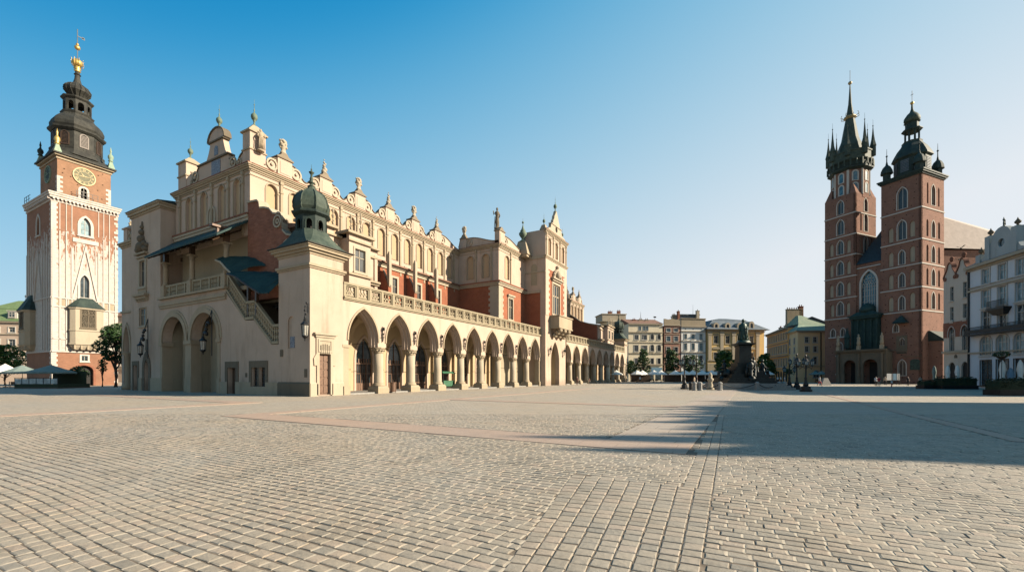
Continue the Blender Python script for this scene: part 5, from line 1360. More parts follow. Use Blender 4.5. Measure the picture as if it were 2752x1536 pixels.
# stone porch with green copper baroque upper stage
b = MB(SWF(-2.4)); hs = []
pf = [(-15.0, 0), (-13.3, 0)] + arch(-13.3, -10.9, 0, 4.2, 5.4, 'round', 10)[2:][::-1] + [(-10.9, 0), (-9.4, 0)] + arch(-9.4, -6.6, 0, 4.1, 5.5, 'round', 10)[2:][::-1] + [(-6.6, 0), (-5.0, 0), (-5.0, 7.6), (-15.0, 7.6)]
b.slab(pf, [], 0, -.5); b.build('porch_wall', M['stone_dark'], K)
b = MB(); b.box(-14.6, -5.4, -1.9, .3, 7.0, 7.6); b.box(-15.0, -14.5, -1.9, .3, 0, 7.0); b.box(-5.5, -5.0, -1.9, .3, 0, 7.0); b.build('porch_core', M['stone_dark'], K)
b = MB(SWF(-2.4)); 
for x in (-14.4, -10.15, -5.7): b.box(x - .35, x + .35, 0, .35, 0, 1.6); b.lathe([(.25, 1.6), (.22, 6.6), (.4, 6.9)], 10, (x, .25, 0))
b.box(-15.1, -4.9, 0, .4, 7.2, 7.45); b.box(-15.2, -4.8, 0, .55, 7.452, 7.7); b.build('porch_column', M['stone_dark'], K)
b = MB(SWF(0)); b.box(-13.0, -11.2, .1, .2, 0, 4.8); b.box(-9.2, -6.8, .1, .2, 0, 4.8); b.build('door', M['dark_in'], K)
PT = M['patina_teal']
b = MB(SWF(-1.2)); b.box(-13.6, -6.0, -1.4, 0, 7.7, 8.2); b.box(-12.3, -7.2, -1.3, -.2, 8.2, 14.8)
for x in (-12.2, -11.0, -9.7, -8.4, -7.3): b.lathe([(.2, 8.2), (.16, 10), (.16, 14.2), (.3, 14.6)], 8, (x, .1, 0))
b.box(-12.6, -6.9, -1.3, .4, 14.8, 15.3); b.box(-12.9, -6.6, -1.3, .6, 15.3, 15.6)
b.frus(-12.5, -7.0, -1.2, .3, 15.6, -11.2, -8.2, -1, 0, 16.4); b.build('porch_upper', PT, K)
b = MB(); b.smooth = True; b.lathe([(1.5, 16.3), (1.55, 16.9), (1.2, 17.7), (.6, 18.2), (.1, 18.4)], 14, (-9.7, 0.0, 0)); b.build('porch_dome', PT, K)
b = MB(SWF(-2.6))
for x in (-14.4, -10.15, -5.7): 
    b.box(x - .3, x + .3, -.3, .3, 7.7, 8.6); b.smooth = True; b.lathe([(.3, 8.6), (.38, 9.2), (.28, 9.9), (.34, 10.4), (.12, 10.75), (.2, 11.0), (.05, 11.25)], 8, (x, 0, 0)); b.smooth = False
b.build('statue', M['stone'], K)
b = MB(); 
for x in (-13.2, -12.9): b.lathe([(.4, 8.2), (.35, 10.5), (.5, 10.7), (.2, 11.6), (.05, 13.0)], 8, (x, -1.6, 0))
b.build('copper_spirelet', PT, K)
# nave body and big pale roof behind
b = MB(); fp = [(-13, 8.9), (-.6, 8.9), (9, 31), (9, 43), (-13, 43), (-13, 26)]
n0 = [b.v((x, y, 0)) for x, y in fp]; n1_ = [b.v((x, y, 29.0)) for x, y in fp]; b.face(n1_)
for i in range(6): b.face((n0[i], n0[(i + 1) % 6], n1_[(i + 1) % 6], n1_[i]))
b.build('nave_wall', BC, K)
b = MB(); R0, R1 = (-6.5, 8.8, 40.6), (-6.5, 43.4, 40.6)
b.poly([(-.3, 8.8, 29.4), (9.5, 31, 28.6), R0]); b.poly([(9.5, 31, 28.6), (9.5, 43.4, 28.6), R1]); b.poly([(9.5, 31, 28.6), R1, R0]); b.poly([(-13.5, 8.8, 28.6), (-13.5, 43.4, 28.6), R1, R0]); b.poly([(-13.5, 8.8, 28.6), (-.3, 8.8, 29.4), R0]); b.poly([(-13.5, 43.4, 28.6), (9.5, 43.4, 28.6), R1]); b.build('nave_roof', M['nave_tile'], K)
# ================================================================ HOUSES
L0 = Fr(0, 0, 0, 0)
def house(name, label, cat, O, ang, W, D, H, mat, wins, cornices=(), roof=None, extra_holes=(), side=True, bm=None):
    """wins: (s, z, w, h, opts)"""
    t = thing(name, label, cat, (O[0], O[1], 0), ang)
    holes = []
    for s, z, w, h, o in wins:
        kd = o.get('kind', 'rect')
        hs = o.get('zs', h - w / 2 if kd == 'round' else h)
        holes.append(arch(s - w / 2, s + w / 2, z, z + hs, z + h, kd, 8))
    b = MB(L0); b.slab([(0, 0), (W, 0), (W, H), (0, H)], holes + list(extra_holes), 0, -.3, back=False); b.build('wall', M[mat], t)
    b = MB(); b.box(.0, W, .301, D, 0, H); b.build('wall', M[bm or mat], t)
    for s, z, w, h, o in wins:
        window(t, L0, s, z, w, h, **o)
    if cornices:
        b = MB(L0)
        for z, hh, pj in cornices: b.box(-.02 - pj * .3, W + .02 + pj * .3, 0, pj, z, z + hh)
        b.build('cornice', M['stone_pale'], t)
    if roof:
        kind, rh, rm = roof[:3]
        b = MB(); e = .35
        b.box(-e * .3, W + e * .3, -e, D + .1, H + .003, H + .12)
        if kind == 'gable':
            P = [(0 - .1, -e, H + .12), (W + .1, -e, H + .12), (W + .1, D / 2, H + rh), (-.1, D / 2, H + rh)]
            b.poly(P); b.poly([(-.1, D, H + .12), (W + .1, D, H + .12), (W + .1, D / 2, H + rh), (-.1, D / 2, H + rh)]); b.poly([P[0], P[3], (-.1, D, H + .12)]); b.poly([P[1], P[2], (W + .1, D, H + .12)])
        elif kind == 'hip':
            i = roof[3] if len(roof) > 3 else rh; j = roof[4] if len(roof) > 4 else i
            b.frus(-e, W + e, -e, D, H + .12, i, W - i, j, max(D - j, j + .1), H + rh)
        b.build('roof', M[rm], t)
    return t
def px(u0, d):
    k = FOC / d
    return lambda u: (u - u0) / k
P45 = 5.9925
def q4(x, y): return (1660 + x / P45, 820 + y / P45)
def q5(x, y): return (1980 + x / P45, 820 + y / P45)
def chim(t, x, y, z, w, h, mat='brick_dark', d=.8):
    b = MB(); b.box(x, x + w, y, y + d, z, z + h); b.box(x - .08, x + w + .08, y - .08, y + d + .08, z + h, z + h + .15)
    o = b.build('chimney', M[mat], t)
    b = MB(); n = max(1, int(w / .6))
    for k in range(n): b.lathe([(.14, 0), (.13, .5)], 6, (x + w * (k + .5) / n, y + d / 2, z + h + .15))
    b.build('chimney_pot', M['roof_tile'], o)
D_ = 150.0
def wrow(cols, y0, y1, w, q=q4, u0=0, d=D_, **o):
    r = []
    for x in cols:
        u, v0 = q(x, y1); _, v1 = q(x, y0)
        r.append(((u - u0) * d / FOC, zof(v0, d), w, zof(v1, d) - zof(v0, d), dict(o)))
    return r
WN = dict(surround=.16, proud=.08, recess=.2)
# house behind the far turret
YN = YAW + rad(6.5)
u0 = 1638.0; O = at(u0, 156)
ws = wrow([180 - 90], 470, 550, 1.5, u0=u0, d=156, **WN) + wrow([195], 480, 560, 1.3, u0=u0, d=156, **WN) + wrow([195], 650, 750, 1.3, u0=u0, d=156, **WN) + wrow([195], 850, 940, 1.3, u0=u0, d=156, **WN)
t = house('townhouse', 'grey townhouse with a boxy pale rooftop block, half hidden by the far green-domed corner turret', 'house', O, YN, (1694 - u0) * 156 / FOC, 14, zof(861, 156), 'house_beige', ws, [(zof(893, 156), .3, .3), (zof(863, 156) - .2, .3, .4)])
b = MB(); b.box(-2.0, 7.0, 2, 10, zof(861, 156) + .01, zof(842, 156)); b.box(-2.3, 7.3, 1.8, 10.2, zof(842, 156), zof(840, 156)); b.build('roof', M['stone_pale'], t)
chim(t, 1, 4, zof(842, 156), 1.4, 1.2); chim(t, 4.5, 4, zof(842, 156), 1.2, 1.5)
b = MB(); b.tube([(3.0, 5, zof(842, 156)), (3.0, 5, zof(828, 156))], .05, 4); b.tube([(6.0, 5, zof(842, 156)), (6.0, 5, zof(830, 156))], .05, 4); b.build('aerial', M['iron'], t)
# beige house
u0 = 1689.0; O = at(u0, D_); W = (1784.8 - u0) * D_ / FOC; H1 = zof(869, D_)
ws = wrow([365, 440, 485], 335, 400, 1.0, u0=u0, pane='glass_pale', style='cross', surround=.05) + wrow([310], 472, 550, 1.4, u0=u0, style='mull', **WN) + wrow([440], 472, 550, 1.9, u0=u0, style='three', **WN) + wrow([575, 690], 460, 545, 1.2, u0=u0, kind='round', **WN)
ws += wrow([305], 640, 740, 1.5, u0=u0, style='mull', **WN) + wrow([445], 645, 735, 1.9, u0=u0, style='three', **WN) + wrow([575, 692], 630, 735, 1.25, u0=u0, kind='round', **WN) + wrow([575, 690, 440, 305], 850, 942, 1.1, u0=u0, style='mull', **WN)
t = house('townhouse', 'beige townhouse with a blank attic storey and blue shopfront, behind the white parasols', 'house', O, YN, W, 13, H1, 'house_beige', ws, [(zof(893, D_), .25, .35), (zof(920, D_), .2, .2), (zof(949, D_), .2, .25), (zof(980, D_), .3, .4), (H1 - .25, .3, .4)], ('gable', 2.4, 'roof_tile'))
b = MB(L0); b.box((1753 - u0) * D_ / FOC, (1783 - u0) * D_ / FOC, 0, .2, zof(1000, D_), zof(987, D_)); b.build('shop_sign', M['blue_panel'], t)
b = MB(L0)
for k in range(4): b.box(1 + k * 3.0, 3 + k * 3.0, -.1, .06, .3, 3.4)
b.build('shopfront', M['glass'], t)
for x, w in ((3.2, 1.2), (5.5, 1.6), (8, 1.2)): chim(t, x, 4, H1 + .5, w, 1.4, 'cream_dark' if x > 5 else 'brick_dark')
b = MB(); b.tube([(6.6, 5, H1 + 2), (6.6, 5, H1 + 5.0)], .12, 5, .03); b.tube([(12, 5, H1 + 1), (12, 5, H1 + 3.4)], .05, 4); b.box(11.5, 12.5, 5, 5.05, H1 + 2.9, H1 + 3.4); b.build('aerial', M['iron'], t)
# red-brown house
u0 = 1785.0; O = at(u0, D_ + 1.35); W = (1830.7 - u0) * D_ / FOC; H1 = zof(873, D_)
ws = wrow([822, 950], 362, 418, 1.5, u0=u0, pane='glass_pale', **WN) + wrow([820, 950], 490, 572, 1.5, u0=u0, pane='glass_pale', **WN) + wrow([820, 950], 665, 750, 1.4, u0=u0, **WN) + wrow([820, 950], 850, 935, 1.3, u0=u0, **WN)
simple('plaster_red', (.32, .17, .12), .9, 0, .12, 1.2)
t = house('townhouse', 'narrow red-brown townhouse with two window columns and a scalloped beige parapet', 'house', O, YN, W, 13, H1, 'plaster_red', ws, [(zof(921, D_), .2, .2), (zof(897, D_), .15, .15), (H1 - .05, .3, .3)])
b = MB(L0); zz = H1 + .25
b.slab([(0, zz), (W, zz)] + [(W * (1 - i / 12), zz + 1.9 + .25 * abs(cos(PI * 2 * i / 12))) for i in range(13)], [], .0, -.5); b.build('parapet', M['stone'], t)
chim(t, W - 1.2, 3, H1, 1.2, 4.2, 'stone')
b = MB(L0); b.box(.6, W - .6, -.1, .05, .2, 3.3); b.build('shopfront', M['glass'], t)
inst(('urn', 0), None, 'urn', M['stone_dark'], t, (W / 2, .3, zz + 1.9), 0).scale = (.7, .7, .7)
# white house
u0 = 1831.2; O = at(u0, D_ + 2.05); W = (1901 - u0) * D_ / FOC; H1 = zof(874, D_)
cols = [1096, 1228, 1368]
ws = wrow(cols, 450, 535, 1.0, u0=u0, pane='glass_pale', **WN) + wrow(cols, 602, 715, 1.15, u0=u0, style='grid', pane='glass_pale', **WN) + wrow(cols, 805, 910, 1.25, u0=u0, **WN)
simple('plaster_white', (.8, .78, .72), .9, 0, .08, 2)
t = house('townhouse', 'white townhouse with three window columns and a tall stepped parapet, left of the yellow palace', 'house', O, YN, W, 13, H1, 'plaster_white', ws, [(zof(889, D_), .3, .25), (zof(915, D_), .2, .3), (zof(946, D_), .2, .35), (zof(976, D_), .2, .3), (H1 - .3, .4, .4)])
b = MB(L0)
for x in cols:
    u, v = q4(x, 372); s = (u - u0) * D_ / FOC; b.slab(circ(s, zof(v, D_), .2, 8), [], .03, 0)
b.build('attic_vent', M['dark_in'], t)
b = MB(L0)
for x in cols:
    for yy in (568, 755):
        u, v = q4(x, yy); s = (u - u0) * D_ / FOC; b.box(s - 1.0, s + 1.0, 0, .3, zof(v, D_), zof(v, D_) + .2)
b.build('window_hood', M['plaster_white'], t)
b = MB(L0); b.box(0, W, -.6, 0, H1 + .1, H1 + 2.6); b.box(-.1, W + .1, -.7, .2, H1 + 2.6, H1 + 2.85); b.build('parapet', M['stone'], t)
b = MB(); b.box(1, W - .8, 3, 9, H1, H1 + 4.4); b.box(.6, W - .5, 2.6, 9.2, H1 + 4.4, H1 + 4.7); b.build('roof', M['lead_blue'], t)
chim(t, W - 2.2, 2, H1 + 2.8, 1.1, 3.0, 'stone_pale'); chim(t, -.3, 2, H1 + 1, .8, 4.5, 'brick_dark')
b = MB(); b.tube([(W - 2.5, 4, H1 + 4), (W - 2.5, 4, H1 + 8.5)], .08, 4, .02); b.build('aerial', M['iron'], t)
b = MB(L0); b.box(.6, W - .6, -.1, .05, .2, 3.6); b.build('shopfront', M['glass'], t)
# yellow palace
DP = 146.0
u0 = 1901.5; O = at(u0, DP + 6.6); W = (2056 - u0) * DP / FOC * 1.11; H1 = zof(879, DP)
plaster('ochre', (.72, .50, .21), .08, .25)
cols = [1597, 1805, 2022, 2238]
def sx(x): return (q4(x, 0)[0] - u0) * DP / FOC
ws = wrow(cols, 460, 588, 1.55, u0=u0, d=DP, pane='glass', style='cross', surround=.25, proud=.08, frame='stone_pale') + wrow(cols, 742, 880, 1.65, u0=u0, d=DP, style='cross', surround=.25, proud=.08, frame='stone_pale')
t = house('palace', 'yellow palace with white pilasters and a tall grey-blue mansard roof, behind the bronze monument', 'building', O, YN, W, 18, H1, 'ochre', ws, [(H1 - .9, .3, .3), (H1 - .35, .25, .6), (H1 - .1, .2, 1.0), (zof(967, DP), .35, .3)])
b = MB(L0)
for x in (1485, 1700, 1915, 2130, 2352): b.box(sx(x) - .62, sx(x) + .62, 0, .3, zof(965, DP), H1 - .9); b.box(sx(x) - .8, sx(x) + .8, 0, .4, H1 - 2.0, H1 - .95)
b.build('pilaster', M['stone_pale'], t)
b = MB(L0)
for x in cols:
    b.slab([(sx(x) - 1.4, zof(934, DP))] + [(sx(x) + 1.4, zof(934, DP))] + [(sx(x) + 1.4 * cos(PI * i / 8), zof(934, DP) + .9 * sin(PI * i / 8)) for i in range(9)][1:-1], [], .3, 0)
    b.box(sx(x) - .9, sx(x) + .9, 0, .15, zof(893, DP), zof(890, DP))
b.build('pediment', M['cream_dark'], t)
b = MB(L0); 
for k in range(9): b.box(0, W, 0, .12, .3 + k * .68, .9 + k * .68)
b.build('rustication', M['cream_dark'], t)
b = MB(L0)
for x in cols: b.slab(arch(sx(x) - 1, sx(x) + 1, 0, 3.2, 4.2, 'round', 8), [], .16, .1)
b.build('shopfront', M['dark_in'], t)
b = MB(); zr = zof(845, DP)
b.frus(-.9, W + 1.4, -1.0, 18, H1 + .12, 4.6, W - 4.0, 4.5, 15, zr - .3); b.frus(4.4, W - 3.8, 4.3, 15.2, zr - .3, 10, W - 9, 9, 10, zof(838, DP)); b.build('mansard_roof', M['lead_blue'], t)
b = MB(L0); b.box(-1, W + 1.5, -1, 1.1, H1 - .0, H1 + .12); b.build('gutter', M['lead'], t)
for x, h in ((1597, 1.0), (1805, 1.0), (2022, 1.0), (2238, 1.25)):
    s = sx(x); b = MB(L0); b.slab(arch(s - 1.0, s + 1.0, H1 + .15, H1 + 1.6 * h, H1 + 2.5 * h, 'round', 8), [arch(s - .5, s + .5, H1 + .5, H1 + 1.4 * h, H1 + 1.9 * h, 'round', 8)], .3, -2.6); o = b.build('dormer', M['stone_pale'], t)
    b = MB(L0); b.slab(arch(s - .5, s + .5, H1 + .5, H1 + 1.4 * h, H1 + 1.9 * h, 'round', 8), [], .1, .05); b.build('pane', M['glass'], o)
# receding street house (orange)
def facing(uL, uR, dR, vp):
    """facade whose right end is at depth dR and column uR, receding to the vanishing column vp"""
    th = math.atan((vp - CX) / FOC); a = (sin(th), cos(th))
    X, Y = (uR - CX) / FOC * dR, dR; k = (uL - CX) / FOC
    t = (X - k * Y) / (k * a[1] - a[0]); Lx, Ly = X + a[0] * t, Y + a[1] * t
    return cam2w(Lx, Ly), t, YAW - (PI / 2 - th) + PI - PI
O1, Wd1, _ = facing(2061, 2117, 124, 1752)
th = math.atan((1752 - CX) / FOC)
# ax points from the far left end to the near right end: camera-space (-sin th, -cos th)
ax = cam2w(-sin(th), -cos(th)); ang = math.atan2(ax[1], ax[0])
H1 = zof(880, 124)
plaster('orange', (.92, .50, .19), .08, .3)
ws = []
n = 9
for k in range(n):
    s = Wd1 * (k + .5) / n
    ws += [(s, 12.6, 1.3, 2.0, dict(WN)), (s, 8.6, 1.4, 2.4, dict(WN)), (s, 4.6, 1.4, 2.4, dict(WN))]
t = house('townhouse', 'long orange townhouse seen edge on along the side street, right of the yellow palace', 'house', O1, ang, Wd1, 12, H1, 'orange', ws, [(11.6, .2, .35), (7.6, .3, .6), (3.7, .2, .3), (H1 - .6, .3, .4), (H1 - .25, .25, .9)], ('gable', 3.0, 'roof_grey'))
b = MB(L0)
for k in range(n): b.slab(arch(Wd1 * (k + .5) / n - .9, Wd1 * (k + .5) / n + .9, 0, 2.3, 3.2, 'round', 6), [], .05, -.05)
b.build('shopfront', M['dark_in'], t)
for k in range(4): chim(t, 2 + k * Wd1 / 4, 3, H1 + .8, 1.6, 1.2, 'stone')
# corner house with green roof
dC = 117.0
u0 = 2143.0; O = at(u0, dC); W = 12.5; H1 = zof(888, dC)
plaster('apricot', (.84, .60, .34), .08, .25)
def w5(x, y0, y1, w, **o):
    u, v0 = q5(x, y1); v1 = q5(x, y0)[1]; return ((u - u0) * dC / FOC, zof(v0, dC), w, zof(v1, dC) - zof(v0, dC), dict(o))
ws = [w5(1130, 510, 598, 1.0, **WN), w5(1262, 510, 595, 1.0, **WN), w5(1130, 662, 748, 1.0, **WN), w5(1265, 662, 748, 1.0, **WN), w5(1130, 830, 945, 1.0, **WN), w5(1265, 830, 945, 1.0, **WN), w5(1283, 1048, 1160, 1.7, kind='round', **WN)]
t = house('townhouse', 'apricot corner townhouse with a pale green metal roof, left of the brick church', 'house', O, YAW, W, .32, H1, 'apricot', ws, [(H1 - .5, .2, .3), (H1 - .25, .25, .5), (zof(985, dC), .2, .2)])
b = MB(L0); b.box(6.3, 6.5, 0, .15, 0, H1 - .4); b.build('drainpipe', M['iron'], t)
O2, Wd2, _ = facing(2116.5, 2143, dC, 1752)
th = math.atan((1752 - CX) / FOC)
b = MB()
Fl = Fr(0, 0, 0, ang - YAW)   # return wall along the side street, in the thing's own space
ln = Wd2
Fl2 = Fr(-ln * cos(ang - YAW), -ln * sin(ang - YAW), 0, ang - YAW)
b = MB(Fl2); b.slab([(0, 0), (ln - .004, 0), (ln - .004, H1), (0, H1)], [], 0, -.3); b.box(0, ln, 0, .4, H1 - .25, H1 - .004); b.box(0, ln, 0, .2, zof(985, dC), zof(985, dC) + .2); b.build('wall', M['apricot'], t)
back = Fl2((0, 0, 0)); b = MB(); fp = [(0.05, .3), (W, .3), (W, back[1]), (back[0] + .3, back[1])]
n0 = [b.v((x, y, 0)) for x, y in fp]; n1_ = [b.v((x, y, H1 - .01)) for x, y in fp]; b.face(n1_)
for i in range(4): b.face((n0[i], n0[(i + 1) % 4], n1_[(i + 1) % 4], n1_[i]))
b.build('wall', M['apricot'], t)
print('corner return', ln, back)
for s in (ln * .25, ln * .72):
    for z, hh in ((zof(922, dC), 1.6), (zof(947, dC), 1.6), (zof(978, dC), 2.0)): window(t, Fl2, s, z, 1.0, hh, surround=.14, proud=.1, recess=-.02)
b = MB(); e = [(-.7, -.6), (W + .3, -.6), (W + .3, back[1] + .3), (back[0] - .7, back[1] + .3)]; r_ = [(3.0, 4.0), (W - .5, 4.0), (W - .5, back[1] - 3), (back[0] + 3, back[1] - 3)]
A = [b.v((x, y, H1)) for x, y in e]; B_ = [b.v((x, y, H1 + 2.2)) for x, y in r_]
for i in range(4): b.face((A[i], A[(i + 1) % 4], B_[(i + 1) % 4], B_[i]))
b.face(B_); b.face(A[::-1]); b.frus(2.9, W - .6, 3.9, 10, H1 + 2.2, 4.2, 5.0, 6, 7, H1 + 5.0); b.build('roof', M['patina_light'], t)
chim(t, 3, 9, H1 + 2, 4.6, 5.2, 'stone'); chim(t, 6.6, 9, H1 + 2, 1.2, 6.0, 'brick_dark')
# ---- east row: gabled house and long white house
th = rad(15.7); ax = cam2w(-sin(th), -cos(th)); angE = math.atan2(ax[1], ax[0])
def epos(t):   # t metres from u=2605 towards the viewer
    X, Y = (2605 - CX) / FOC * 64, 64
    return cam2w(X - sin(th) * t, Y - cos(th) * t)
def es(u):   # facade coordinate for image column u
    k = (u - CX) / FOC; X, Y = (2605 - CX) / FOC * 64, 64
    return (X - k * Y) / (sin(th) - k * cos(th))
def ez(u, v):
    t = es(u); Y = 64 - cos(th) * t; return zof(v, Y)
Oe = epos(0)
WE = 30.0; HE = ez(2605, 719)
plaster('pale_blue', (.62, .655, .69), .06, .25)
ws = []
def r6(x, y): return (2500 + x / 5.754, 600 + y / 5.754)
def r7(x, y): return (2500 + x / 5.53, 820 + y / 5.53)
s1, s2, s3 = es(r6(862, 0)[0]), es(r6(1113, 0)[0]), es(r6(1400, 0)[0])
dS = (s3 - s1) / 2
cols = [s1 + dS * k for k in range(0, 8) if s1 + dS * k < WE - 1.5]
for k, s in enumerate(cols):
    ws += [(s, ez(r6(862, 930)[0], r6(0, 930)[1]), 1.35, 2.1, dict(WN, pane='glass_pale')), (s, ez(r6(862, 1300)[0], r6(0, 1300)[1]), 1.45, 2.5, dict(WN, pane='glass_pale')), (s, ez(r7(835, 350)[0], r7(0, 350)[1]), 1.5, 2.6, dict(WN)), (s, ez(r7(835, 740)[0], r7(0, 740)[1]), 2.0, 2.7, dict(WN, kind='round', zs=1.9, style='three', pane='glass_pale')), (s, .4, 2.0, 3.6, dict(WN, surround=.05, style='mull', frame='wood_dark'))]
t = house('townhouse', 'long pale grey-blue townhouse with iron balconies and a scrolled parapet, beside the gabled house', 'house', Oe, angE, WE, 13, HE, 'pale_blue', ws, [(HE - .7, .3, .2), (HE - .4, .4, .6), (ez(2620, 774), .15, .15), (ez(2620, 783), .25, .25), (5.0, .2, .2)], ('gable', 3.5, 'roof_grey'))
b = MB(L0)
for k in range(2): 
    s = cols[1] if k == 0 else cols[5]; z = ez(r6(1113, 1330)[0], r6(0, 1330)[1])
    b.box(s - 1.5, s + 1.5, 0, .9, z, z + .25); b.frus(s - .9, s + .9, 0, .5, z - .7, s - 1.4, s + 1.4, 0, .85, z)
    for q in range(16): b.box(s - 1.45 + q * .19, s - 1.41 + q * .19, .82, .86, z + .25, z + 1.2)
    b.box(s - 1.5, s + 1.5, .8, .88, z + 1.2, z + 1.27)
b.build('balcony', M['iron'], t)
b = MB(L0); z = ez(r7(700, 455)[0], r7(0, 455)[1]); b.box(.4, WE - 1, 0, 1.0, z, z + .22); b.box(.4, WE - 1, .9, .96, z + 1.15, z + 1.22)
for q in range(150): b.box(.5 + q * .19, .54 + q * .19, .91, .95, z + .22, z + 1.15)
b.box(.5, WE - 1, .915, .945, z + .3, z + .8)
b.build('balcony', M['iron'], t)
b = MB(L0); sg = es(r6(1110, 0)[0])
zz = HE + .1
b.slab([(sg - 5.0, zz), (sg + 5, zz), (sg + 4.2, zz + .3), (sg + 3.1, zz + .6), (sg + 2.4, zz + 1.6), (sg + 2.3, zz + 2.9)] + [(sg + 1.7 * cos(PI * i / 10), zz + 2.2 + 1.9 * sin(PI * i / 10)) for i in range(11)] + [(sg - 2.3, zz + 2.9), (sg - 2.4, zz + 1.6), (sg - 3.1, zz + .6), (sg - 4.2, zz + .3)], [circ(sg, zz + 1.9, .55, 14)], .1, -.5)
b.build('parapet_gable', M['stone_cool'], t)
b = MB(L0); b.slab(circ(sg, zz + 1.9, .55, 14), [], -.1, -.2); b.build('round_window', M['glass'], t)
b = MB(L0); b.box(sg - 2.6, sg - 1.8, -.6, .25, zz, zz + 3.4); b.box(sg + 1.8, sg + 2.6, -.6, .25, zz, zz + 3.4); b.box(1.6, 2.4, -.6, .25, zz, zz + 1.2); b.box(sg + 5, WE - 1, -.4, .1, zz, zz + .9); b.build('parapet', M['stone_cool'], t)
for s, z in ((sg - 2.2, 3.4), (sg + 2.2, 3.4), (2.0, 1.2), (sg + 7, .9), (sg + 11, .9)): inst(('urn', 0), None, 'urn', M['stone_dark'], t, L0((s, -.2, zz + z)), 0).scale = (.9, .9, .7)
inst(('sst'), None, 'statue', M['bronze'], t, L0((sg, -.2, zz + 4.1)), 0).scale = (.35, .35, .35)
# gabled house (between the church and the long pale house)
u0g = es(2536)
Og = epos(u0g); Wg = -u0g - .02
def gz(x, y, q): u, v = q(x, y); return ez(u, v)
plaster('buff', (.56, .49, .41), .08, .3)
Hg = ez(2572, 740)
sg1, sg2 = es(2558) - u0g, es(2593) - u0g
ws = [(sg1, gz(330, 1195, r6), .8, 2.2, dict(WN, surround=.0, sill=True)), (sg2, gz(530, 1140, r6), .8, 2.3, dict(WN, surround=0)), (sg1, gz(330, 230, r7), .8, 2.2, dict(WN, surround=0)), (sg2, gz(510, 200, r7), .85, 2.3, dict(WN, surround=0)), (sg1, gz(340, 690, r7), 1.2, 4.6, dict(WN, kind='pointed', zs=3.6, surround=0, style='three')), (sg2, gz(520, 690, r7), 1.2, 4.6, dict(WN, kind='pointed', zs=3.6, surround=0, style='three'))]
g = house('gabled_house', 'narrow buff house with two red-edged scrolled gables, between the church and the long pale townhouse', 'house', Og, angE, Wg, 12, Hg, 'buff', ws, [(gz(400, 705, r7), .35, .25)], None, [arch(sg1 - .75, sg1 + .75, .05, 2.9, 3.9, 'round', 8), arch(sg2 - .75, sg2 + .75, .05, 2.9, 3.9, 'round', 8)])
def gab(c, w, h, o=0): 
    L = []
    for i in range(9):
        q = i / 8; L.append((c - (w / 2 + o) * (1 - .62 * (.5 - .5 * cos(PI * q))), Hg + (h + o) * q))
    L += [(c - .25 * w * cos(PI * i / 6) * 0.75, Hg + h + o + .22 * w * sin(PI * i / 6)) for i in range(1, 6)]
    return L + [(2 * c - x, z) for x, z in L[:9][::-1]]
b = MB(L0)
for c in (Wg * .27, Wg * .75): b.slab(gab(c, Wg * .48, 1.7), [], 0, -.4)
b.build('gable', M['buff'], g)
b = MB(L0)
for c in (Wg * .27, Wg * .75):
    G = gab(c, Wg * .48, 1.7); G2 = gab(c, Wg * .48, 1.7, .16)
    b.slab(G2 + G[::-1], [], .14, -.5)
    for sx_ in (-1, 1): b.slab(circ(c + sx_ * Wg * .2, Hg - .1, .32, 10), [circ(c + sx_ * Wg * .2, Hg - .1, .16, 8)], .12, 0)
b.build('gable_edging', M['brick_dark'], g)
for c in (Wg * .27, Wg * .75): inst(('urn', 1), None, 'urn', M['brick_dark'], g, L0((c, -.2, Hg + 2.2)), 0).scale = (.7, .7, .7)
b = MB(L0)
z0 = gz(350, 470, r7); z1 = gz(400, 240, r7)
b.slab([(0, z0), (Wg, z0), (Wg, z1), (0, z1)], [arch(sg1 - .62, sg1 + .62, z0 - .01, z0 + .3, z0 + 1.5, 'round', 8), arch(sg2 - .62, sg2 + .62, z0 - .01, z0 + .3, z0 + 1.5, 'round', 8)], .06, -.0)
b.build('brick_band', M['brick_dark'], g)
b = MB(L0)
for c in (sg1, sg2): b.slab(arch(c - .85, c + .85, z0, z0 + .4, z0 + 1.75, 'round', 8), [arch(c - .75, c + .75, z0 + .01, z0 + .4, z0 + 1.65, 'round', 8)], .1, .05); b.box(c - .4, c + .4, .05, .1, z0 + 2.2, z0 + 2.7)
b.build('stone_tracery', M['white_paint'], g)
b = MB(L0)
for c in (sg1, sg2): b.slab(arch(c - .75, c + .75, .05, 2.9, 3.9, 'round', 8), [], -.22, -.28)
b.build('door', M['dark_in'], g)
b = MB(L0); b.slab([(Wg / 2 - .3, 4.5), (Wg / 2 + .3, 4.5), (Wg / 2 + .3, 4.9), (Wg / 2, 5.1), (Wg / 2 - .3, 4.9)], [], .05, 0); b.build('crest', M['stone_dark'], g)
b = MB(L0); b.box(Wg - .06, Wg + .14, 0.02, .2, 0, Hg + .5); b.build('drainpipe', M['iron'], g)
b = MB(); b.frus(0, Wg, .5, 12, Hg, Wg * .2, Wg * .8, 3, 9, Hg + 1.6); b.build('roof', M['roof_tile'], g)
